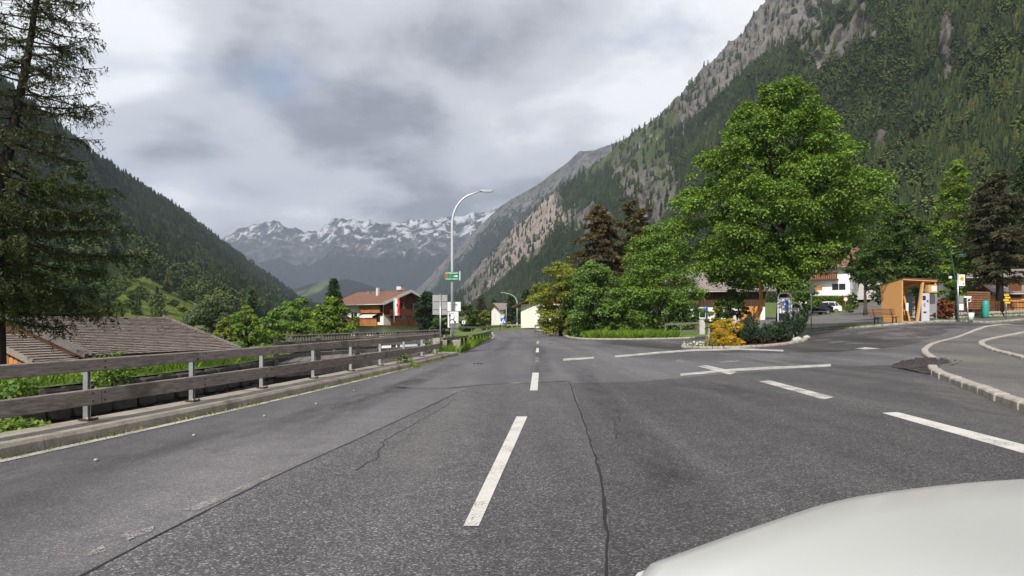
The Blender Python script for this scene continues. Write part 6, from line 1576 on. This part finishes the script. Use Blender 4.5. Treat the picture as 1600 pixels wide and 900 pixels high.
b = gnd(1372, 128); t = simple_house('garage', 'dark little garage at the top of the uphill street', b, R(30), 6.0, 5, at(0, 455, 128).z - b.z + 1, at(0, 451, 128).z - b.z + 1.6, 'plaster_grey', 'metal_roof', .5); MB().box((0, -2.56, 1.2), (3.4, .1, 2.2)).build('garage_door', MATS['machine_navy'], t)
b = gnd(1384, 118); t = broadleaf('flower_bush', 'pink flowering bush beside the uphill street', b, 3.2, 3.0, 'leaf_pink', 900, .3, 301, crown0=.05, clumps=30, cat='bush', trunk_r=.05) if 'leaf_pink' in MATS else None
# hedge
b = gnd(1295, 99); hh = at(0, 463, 97.5).z - b.z; t = thing('hedge', 'long clipped green hedge in front of the white house', 'hedge', b, R(8))
rng = np.random.default_rng(9); n = 9000; W_, D_ = 6.6, 1.5
P = np.stack([rng.uniform(-W_ / 2, W_ / 2, n), rng.uniform(-D_ / 2, D_ / 2, n), rng.uniform(0, hh, n)], 1); face = rng.integers(0, 3, n); P[face == 0, 1] = -D_ / 2 + rng.normal(0, .05, (face == 0).sum()); P[face == 1, 2] = hh + rng.normal(0, .06, (face == 1).sum())
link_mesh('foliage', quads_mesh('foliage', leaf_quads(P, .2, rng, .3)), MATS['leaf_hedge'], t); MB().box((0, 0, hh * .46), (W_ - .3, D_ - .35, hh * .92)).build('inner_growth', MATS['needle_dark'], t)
def tcirc(s, z): MB().tube([(0, -.06, z), (0, -.075, z)], .24, 16, smooth=False).build('white_disc', MATS['sign_white'], s)
pole_sign('round_sign', 'small round red and white sign in front of the hedge', 1321, 484, 464, 90, .62, .62, 'sign_red', tcirc, round_=True)
pole_sign('round_sign', 'tiny blue and red no stopping sign up the street', 1373, 470, 461, 105, .7, .7, 'sign_red', lambda s, z: MB().tube([(0, -.06, z), (0, -.075, z)], .25, 16, smooth=False).build('blue_disc', MATS['sign_blue'], s), round_=True)
pole_sign('thin_pole', 'thin grey pole rising from the grass strip beside the island', 1267.5, 0, 446, 46.5, .3, .55, 'sign_back', pr=.035, pole='steel')
tree_at(T, 'shrub', 'dark shrub at the corner of the orange roofed house wing', 1333, 458, 97, 18, 'leaf_dark', 2000, .25, 302, crown0=.02, clumps=36, cat='bush', trunk_r=.05)
tree_at(T, 'shrub', 'low bright shrub at the foot of the round sign', 1328, 476, 90, 16, 'leaf_light', 1200, .22, 303, crown0=.02, clumps=24, cat='bush', trunk_r=.04)

# ---- bus shelter
b = Vector((24.63, 42.0, gz(24.63, 42) + .03)); t = thing('bus_shelter', 'tapered orange wooden bus shelter with slanted front post', 'bus shelter', b, R(8))
hf, hb, Wd, Dp = 2.62, 2.28, 2.28, 2.0
def slab(nm, P, th, mat, par=t):
    P = [Vector(p) for p in P]; n = (P[1] - P[0]).cross(P[2] - P[0]).normalized() * th; k = len(P)
    return MB().add(P + [p + n for p in P], [tuple(range(k)), tuple(reversed(range(k, 2 * k)))] + [(i, i + k, (i + 1) % k + k, (i + 1) % k) for i in range(k)]).build(nm, MATS[mat], par)
slab('left_wall', [(0, 0, 0), (0, 0, hf), (0, Dp, hb), (0, Dp - .32, 0)], .09, 'wood_shelter')
slab('back_wall', [(0, Dp - .30, 0), (0, Dp - .02, hb), (Wd * .8, Dp - .02, hb), (Wd * .8, Dp - .30, 0)], -.08, 'wood_shelter')
rf = slab('roof', [(-.06, -.08, hf + .02), (Wd + .05, -.08, hf - .06), (Wd + .05, Dp + .1, hb - .02), (-.06, Dp + .1, hb + .02)], .10, 'wood_shelter')
slab('roof_sheet', [(-.10, -.12, hf + .125), (Wd + .09, -.12, hf + .045), (Wd + .09, Dp + .14, hb + .085), (-.10, Dp + .14, hb + .125)], .04, 'roof_brown', rf)
slab('floor', [(.02, .02, .0), (Wd * .62, .02, .0), (Wd * .62, Dp - .3, .0), (.02, Dp - .3, .0)], .06, 'wood_shelter')
MB().bar((1.42, .06, hf - .05), (1.02, .06, .0), .12, .14).build('slanted_post', MATS['wood_shelter'], t)
MB().bar((.74, 1.0, hf - .45), (.98, .62, .05), .06, .09).build('inner_brace', MATS['wood_shelter'], t); MB().bar((1.38, .5, hf - .2), (.72, 1.1, hf - .42), .06, .1).build('inner_brace', MATS['wood_shelter'], t)
slab('glass_pane', [(1.02, .92, .35), (1.28, .78, .35), (1.33, .8, 1.95), (.98, .98, 1.9)], .015, 'glass')
MB().box((.30, .03, .95), (.16, .05, .5)).build('notice_board', MATS['sign_white'], t)
MB().box((1.96, -.02, hf - .52), (.62, .28, .50), ch=.01).build('sign_box', MATS['wood_shelter'], t); MB().box((2.02, -.17, hf - .52), (.34, .01, .34)).build('notice', MATS['sign_white'], t)
MB().box((Wd, .05, hf - .22), (.07, .1, .4)).build('corner_bracket', MATS['wood_shelter'], t)
MB().bar((.1, 1.55, .42), (1.3, 1.55, .42), .35, .05).build('seat', MATS['wood_bench'], t)
b2 = b + Vector((1.24 * math.cos(R(8)), .1 + 1.24 * math.sin(R(8)), 0)); v = thing('ticket_machine', 'grey parking ticket machine with navy sides beside the shelter', 'ticket machine', b2, R(-14))
MB().box((.22, .30, .92), (.62, .62, 1.84), ch=.02).build('cabinet', MATS['machine_navy'], v); fr = MB().box((.30, -.03, .93), (.46, .05, 1.78), ch=.015).build('front_panel', MATS['machine_grey'], v)
MB().box((.22, -.065, 1.52), (.17, .03, .26)).build('display', MATS['plastic_dark'], fr); MB().box((.42, -.065, 1.32), (.08, .03, .12)).build('coin_slot', MATS['plastic_dark'], fr); MB().box((.26, -.065, .62), (.16, .03, .09)).build('ticket_tray', MATS['plastic_dark'], fr); MB().box((.24, -.065, 1.08), (.10, .02, .22)).build('keypad', MATS['print_grey'], fr)
v = thing('glass_panel', 'grey glass weather panel right of the ticket machine', 'panel', b + Vector((2.2, .9, 0)), R(4)); MB().box((0, 0, 1.2), (1.0, .04, 1.2)).build('pane', MATS['glass_panel'] if 'glass_panel' in MATS else MATS['sign_back'], v)
for x in (-.48, .48): MB().box((x, 0, .9), (.05, .06, 1.85)).build('post', MATS['steel_dull'], v)
# bench
b = Vector((22.75, 40.7, gz(22.75, 40.7) + .05)); v = thing('bench', 'brown slatted wooden bench in front of the shelter wall', 'bench', b, R(10))
for i, (y, z) in enumerate(((-.22, .46), (-.07, .46), (.08, .46))): MB().box((0, y, z), (1.75, .12, .04), ch=.008).build('seat_slat', MATS['wood_bench'], v)
for y, z in ((.20, .62), (.24, .76), (.28, .90)): MB().box((0, y, z), (1.75, .035, .11), ch=.008).build('back_slat', MATS['wood_bench'], v)
for x in (-.62, .62):
    MB().bar((x, -.22, 0), (x, -.18, .44), .05, .05).build('leg', MATS['plastic_dark'], v); MB().bar((x, .12, 0), (x, .06, .44), .05, .05).build('leg', MATS['plastic_dark'], v); MB().bar((x, .10, .40), (x, .30, .95), .04, .05).build('back_support', MATS['plastic_dark'], v); MB().bar((x, -.24, .43), (x, .14, .43), .05, .03).build('seat_support', MATS['plastic_dark'], v)
# green lamp, bus stop sign
b = gnd(1494.5, 42.6); zt = at(0, 391, 42.6).z - b.z
t = thing('green_lamp', 'dark green ornamental lamp with arched arm at the bus stop', 'street lamp', b)
MB().tube([(0, 0, -.1), (0, 0, .9), (-.02, 0, .95), (-.10, 0, zt * .6), (-.34, 0, zt - .3), (-.36, 0, zt)], [.085, .08, .05, .045, .035, .03], 8).build('pole', MATS['lamp_green'], t)
MB().tube([(-.36 + .38 - .38 * math.cos(a), 0, zt - .3 + .36 * math.sin(a)) for a in np.linspace(0, 3.0, 10)], .022, 6).build('arch', MATS['lamp_green'], t)
hd = MB().tube([(.32, 0, zt - .36), (.32, 0, zt - .30), (.32, 0, zt - .24)], [.30, .24, .06], 14).build('shade', MATS['lamp_green'], t); MB().tube([(.32, 0, zt - .40), (.32, 0, zt - .365)], .2, 12).build('lens', MATS['plastic_white'], hd)
MB().box((-.4, 0, zt * .62), (.16, .1, .16)).build('junction_box', MATS['plastic_white'], t)
b = gnd(1498, 41.9); zt = at(0, 429, 41.9).z - b.z; t = thing('bus_stop_sign', 'white bus stop flag with round yellow symbol and timetable boxes on pole', 'sign', b)
MB().tube([(-.02, 0, -.1), (-.06, 0, zt + .08)], .04, 8).build('pole', MATS['steel'], t)
fl = MB().box((.18, -.01, zt - .36), (.40, .035, .72), ch=.01).build('panel', MATS['sign_white'], t); MB().tube([(.18, -.035, zt - .26), (.18, -.045, zt - .26)], .14, 18, smooth=False).build('yellow_disc', MATS['sign_yellow'], fl)
text_mesh('H', .2, 'letter', 'lamp_green', fl, (.18, -.05, zt - .26)); MB().box((.28, -.03, zt - .58), (.06, .01, .07)).build('symbol', MATS['print_black'], fl)
for z in (.95, 1.42): MB().box((.14, -.03, z), (.28, .06, .42), ch=.01).build('timetable', MATS['plastic_white' if z < 1.2 else 'sign_back'], t)
b = gnd(1512, 41.6); zt = at(0, 464, 41.6).z - b.z; t = thing('street_sign', 'small pale street name sign on slim post right of the bus stop', 'sign', b); MB().tube([(.05, 0, -.1), (-.04, 0, zt)], .035, 8).build('post', MATS['steel'], t)
MB().box((-.02, -.03, zt), (.46, .03, .10)).build('name_plate', MATS['sign_white'], t); MB().tube([(.06 + .12 * math.cos(a), -.03, zt - .2 + .12 * math.sin(a)) for a in np.linspace(0, 6.283, 13)], .025, 6).build('ring', MATS['sign_white'], t)
b = gnd(1517, 43.4); t = thing('litter_bin', 'small white rubbish bin by the low stone wall', 'bin', b); MB().tube([(0, 0, .12), (0, 0, .62)], [.14, .2], 12, smooth=True).build('bucket', MATS['plastic_white'], t); MB().tube([(0, .2, -.05), (0, .2, .6)], .03, 6).build('post', MATS['steel_dull'], t)
pole_sign('yellow_sign', 'yellow hiking signs on a post before the picket fence', 1572, 497, 460, 45.5, .34, .10, 'sign_yellow', lambda s, z: [MB().box((dx, -.06, z - .17 * i), (.36, .03, .12)).build('arrow_board', MATS['sign_yellow'], s) for i, dx in ((1, .06), (2, -.05), (3, .05))], pr=.03, pole='steel')
# low stone wall and picket fence
A_, B_ = Vector((27.6, 46.2)), Vector((44, 56.0))
def fence_run():
    base = Vector((A_.x, A_.y, gz(A_.x, A_.y))); t = thing('stone_wall', 'low rough stone wall beneath the brown picket fence', 'wall', base); L = (B_ - A_).length; d = (B_ - A_) / L; rz = math.atan2(d.y, d.x); rnd = random.Random(6)
    for row in range(2):
        s = rnd.uniform(0, .3)
        while s < L:
            w = rnd.uniform(.3, .65); p = A_ + d * (s + w / 2); z = gz(p.x, p.y); o = rock('stone', None, (p.x - base.x, p.y - base.y, z + .12 + .24 * row - base.z), (w * .52, .2, .15), rnd.random() * 50, 'stone_light', None); o.rotation_euler = (0, 0, rz); o.parent = t; s += w
    t = thing('picket_fence', 'rusty brown picket fence on the low stone wall', 'fence', base)
    z0 = .46; n = 74; pk = MB().box((0, 0, .42), (.07, .025, .84)).build('picket', MATS['wood_picket'] if 'wood_picket' in MATS else MATS['wood_dark'], t)
    for i in range(n):
        p = A_ + d * (L * (i + .5) / n); o = pk if i == 0 else pk.copy()
        if i: COL.objects.link(o)
        o.location = (p.x - base.x, p.y - base.y, gz(p.x, p.y) + z0 - base.z); o.rotation_euler = (0, rnd.uniform(-.03, .03), rz)
    for zz_ in (.2, .62): MB().bar(Vector((A_.x, A_.y + .04, gz(*A_) + z0 + zz_)) - base, Vector((B_.x, B_.y + .04, gz(*B_) + z0 + zz_)) - base, .04, .08).build('rail', MATS['wood_dark'], t)
fence_run()
grass_stuff('wall_grass', [tuple(A_ + Vector((.3, -.9))), tuple(B_ + Vector((.3, -.9))), tuple(B_ + Vector((0, -.25))), tuple(A_ + Vector((0, -.25)))], 4500, .16, .03, 'short grass at the foot of the low stone wall', seed=7)
struct(drape('wall_verge', [tuple(A_ + Vector((-.2, -1.1))), tuple(B_ + Vector((.3, -1.1))), tuple(B_ + Vector((0, .3))), tuple(A_ + Vector((-.2, .3)))], MATS['grass_lawn'], .05, 1.5))
tree_at(T, 'barberry_bush', 'dry reddish brown bush behind the fence beside the shelter', 1474, 466, 47.5, 36, 'leaf_brown', 3500, .12, 311, crown0=.02, clumps=50, cat='bush', trunk_r=.04)
b = gnd(1529, 50); t = thing('log_pile', 'stack of brown planks behind the picket fence', 'wood stack', b, R(20))
for i in range(8): MB().box((0, 0, .75 + .17 * i), (2.0 - .03 * (i % 3), .4, .14), ch=.02).build('plank', MATS['wood_bench'], t)
for x in (-.8, .8): MB().box((x, 0, .33), (.12, .3, .68)).build('support', MATS['wood_dark'], t)
b = gnd(1540, 49.5); t = thing('water_butt', 'teal green rain barrel behind the picket fence', 'barrel', b); MB().tube([(0, 0, 0), (0, 0, .3), (0, 0, .7), (0, 0, 1.1), (0, 0, 1.3), (0, 0, 1.38)], [.17, .2, .23, .23, .18, .08], 14).build('barrel', MATS['teal'], t); MB().tube([(0, 0, 1.38), (0, 0, 1.44)], .09, 10).build('lid', MATS['plastic_dark'], t)
b = gnd(1535, 66); zt = at(0, 424, 66).z - b.z
t = simple_house('village_house', 'white house mostly hidden behind the pine at the right', b, R(-10), 10, 7, zt * .82, zt, 'plaster', 'roof_grey', .8, wins=[('f', -2.8, zt * .62, 1.0, 1.1), ('f', .5, zt * .62, 1.0, 1.1), ('f', 3.2, zt * .25, 1.0, 1.1), ('f', -.6, zt * .25, 1.0, 1.1)]); hbalcony(t, 0, -3.5, zt * .45, 7.5, 1.0, 'wood_dark')
b = gnd(1592, 60); t = simple_house('orange_house', 'small orange painted building at the right edge', b, R(-20), 4.6, 4, at(0, 459, 60).z - b.z, at(0, 449, 60).z - b.z, 'plaster_orange' if 'plaster_orange' in MATS else 'wood_orange', 'roof_grey', .4); MB().box((-.9, -2.06, 1.9), (.9, .1, 1.3)).build('shutter', MATS['wood_chalet'], t)
# trees behind the shelter
tree_at(T, 'maple_tree', 'dark maple standing behind the bus shelter', 1405, 322, 54, 105, 'leaf_dark', 30000, .19, 321, crown0=.12, clumps=200, trunk_r=.28, bark='bark_dark', prof=[(0, .7), (.25, 1), (.55, .95), (.8, .65), (1, .15)])
tree_at(T, 'birch_tree', 'lighter green tree rising right of the bus shelter', 1490, 252, 57, 84, 'leaf_light', 24000, .19, 322, crown0=.06, clumps=190, trunk_r=.2, prof=[(0, .8), (.2, .95), (.45, .9), (.7, .85), (.9, .5), (1, .15)])
tree_at(conifer, 'pine_tree', 'dark shaggy pine above the picket fence at the right', 1562, 262, 53, 112, 'needle_dark', 14000, .36, 323, layers=24, taper=2.2, droop=.05, crown0=.24, ragged=.35, trunk_r=.26, hump=[(0, .6), (.15, .9), (.4, 1), (.7, .75), (.9, .4), (1, .05)])
tree_at(T, 'maple_tree', 'dark leafy tree right of the big maple above the orange roof', 1352, 385, 78, 60, 'leaf_dark', 9000, .26, 324, crown0=.45, clumps=90, trunk_r=.22)
tree_at(T, 'maple_tree', 'mid green tree behind the black car left of the white house', 1255, 430, 88, 50, 'leaf_green', 7000, .28, 325, crown0=.1, clumps=80, trunk_r=.2)
tree_at(conifer, 'spruce_tree', 'tall spruce at the right edge behind the pine', 1600, 235, 72, 90, 'needle_green', 11000, .55, 326, layers=24)

# ================================================================== OUR OWN WHITE VAN
def van():
    t = thing('van', 'white van whose bonnet reaches into the bottom right corner', 'van', (1.0, 0, 0))
    half = [(-.90, -.02), (-.895, .3), (-.885, .6), (-.87, .86), (-.72, .975), (-.60, 1.06), (-.50, 1.135), (-.39, 1.195), (-.2, 1.262), (0, 1.305)]
    O = half + [(-x, y) for x, y in half[-2::-1]]
    O = smooth_line(O, 1); n = len(O); T_ = [0, .15, .3, .45, .6, .72, .82, .9, .95, .98, 1.0]; V, Fs = [], []
    for tt in T_:
        for (x, y) in O:
            xx = x * (.80 + .20 * tt); yy = -.02 + (y + .02) * tt
            z = 1.225 - .055 * tt - .02 * (abs(xx) / .9) ** 2 - .05 * max(0, (tt - .9) / .1) ** 2 + .012 * math.exp(-((abs(xx) - .55) / .16) ** 2) * math.sin(math.pi * min(1, tt))
            V.append((xx, yy, z))
    for r in range(len(T_) - 1):
        for c in range(n - 1): Fs.append((r * n + c, r * n + c + 1, (r + 1) * n + c + 1, (r + 1) * n + c))
    m = MB(); m.add(V, Fs, True); bn = m.build('bonnet', MATS['van_white'], t)
    if bn.data.polygons[n * 3].normal.z < 0: bn.data.flip_normals()
    # front and wings below the bonnet edge
    V, Fs = [], []
    for (ins, z) in ((0, 1.115), (.008, 1.10), (.0, .95), (-.02, .75), (-.03, .5), (.04, .28)):
        for (x, y) in O: k = 1 - ins; V.append((x * k, (y * k if y > 0 else y), z))
    for r in range(5):
        for c in range(n - 1): Fs.append((r * n + c, r * n + c + 1, (r + 1) * n + c + 1, (r + 1) * n + c))
    MB().add(V, Fs, True).build('front_wings', MATS['van_white'], t)
    for s in (-1, 1):
        MB().tube([(s * .62, 1.00, .86), (s * .66, 1.045, .86)], .13, 14).build('headlight', MATS['plastic_white'], t)
        w = MB().tube([(s * .64, .35, .33), (s * .88, .35, .33)], .33, 20).build('wheel', MATS['rubber'], t); MB().tube([(s * .87, .35, .33), (s * .905, .35, .33)], .2, 14).build('rim', MATS['chrome'], w)
        w = MB().tube([(s * .64, -2.6, .33), (s * .88, -2.6, .33)], .33, 20).build('wheel', MATS['rubber'], t); MB().tube([(s * .87, -2.6, .33), (s * .905, -2.6, .33)], .2, 14).build('rim', MATS['chrome'], w)
    MB().box((0, 1.31, .72), (.9, .06, .22), ch=.02).build('grille', MATS['plastic_dark'], t); MB().box((0, 1.30, .42), (1.2, .12, .22), ch=.04).build('bumper', MATS['plastic_dark'], t); MB().box((0, 1.37, .44), (.52, .02, .11)).build('number_plate', MATS['sign_white'], t)
    # cab and load body behind the camera
    P = [(-.03, 1.20), (-.62, 1.90), (-.9, 1.96), (-3.5, 1.96), (-3.6, 1.2), (-3.6, .35), (-.03, .35)]
    nP = len(P); V = [(-.885 if z < 1.3 else -.80, y, z) for y, z in P] + [(.885 if z < 1.3 else .80, y, z) for y, z in P]
    MB().add(V, [tuple(range(nP)), tuple(reversed(range(nP, 2 * nP)))] + [(i, i + nP, (i + 1) % nP + nP, (i + 1) % nP) for i in range(nP)]).build('body', MATS['van_white'], t)
    MB().add([(-.80, -.055, 1.26), (.80, -.055, 1.26), (.74, -.575, 1.88), (-.74, -.575, 1.88)], [(0, 1, 2, 3)]).build('windscreen', MATS['glass_car'], t)
m, nt, bb, oo = new_mat('van_white'); bb.inputs['Base Color'].default_value = (.62, .63, .62, 1); bb.inputs['Roughness'].default_value = .25; bb.inputs['Coat Weight'].default_value = .5; bb.inputs['Coat Roughness'].default_value = .16
nn = tex(nt, 'ShaderNodeTexNoise', coords(nt), 3.0, Detail=6.0); nt.links.new(ramp_node(nt, nn.outputs['Fac'], [(.3, (.58, .59, .585)), (.7, (.62, .625, .62))]), bb.inputs['Base Color'])
van()

# ================================================================== HAZE
def haze():
    m = bpy.data.materials.new('haze_air'); m.use_nodes = True; nt = m.node_tree; nt.nodes.clear()
    o = nt.nodes.new('ShaderNodeOutputMaterial'); v = nt.nodes.new('ShaderNodeVolumePrincipled')
    v.inputs['Color'].default_value = (.58, .68, .86, 1); v.inputs['Density'].default_value = 1.15e-4; v.inputs['Anisotropy'].default_value = 0.0
    nt.links.new(v.outputs[0], o.inputs['Volume'])
    h = MB().box((0, 3000, 600), (9000, 6600, 1300)).build('haze', m)
    tag(h, 'thin pale mountain haze filling the valley', 'haze', kind='stuff')
haze()
print('TRIS', sum(len(o.data.loops) - 2 * len(o.data.polygons) for o in sc.objects if o.type == 'MESH'), 'OBJ', len(sc.objects))
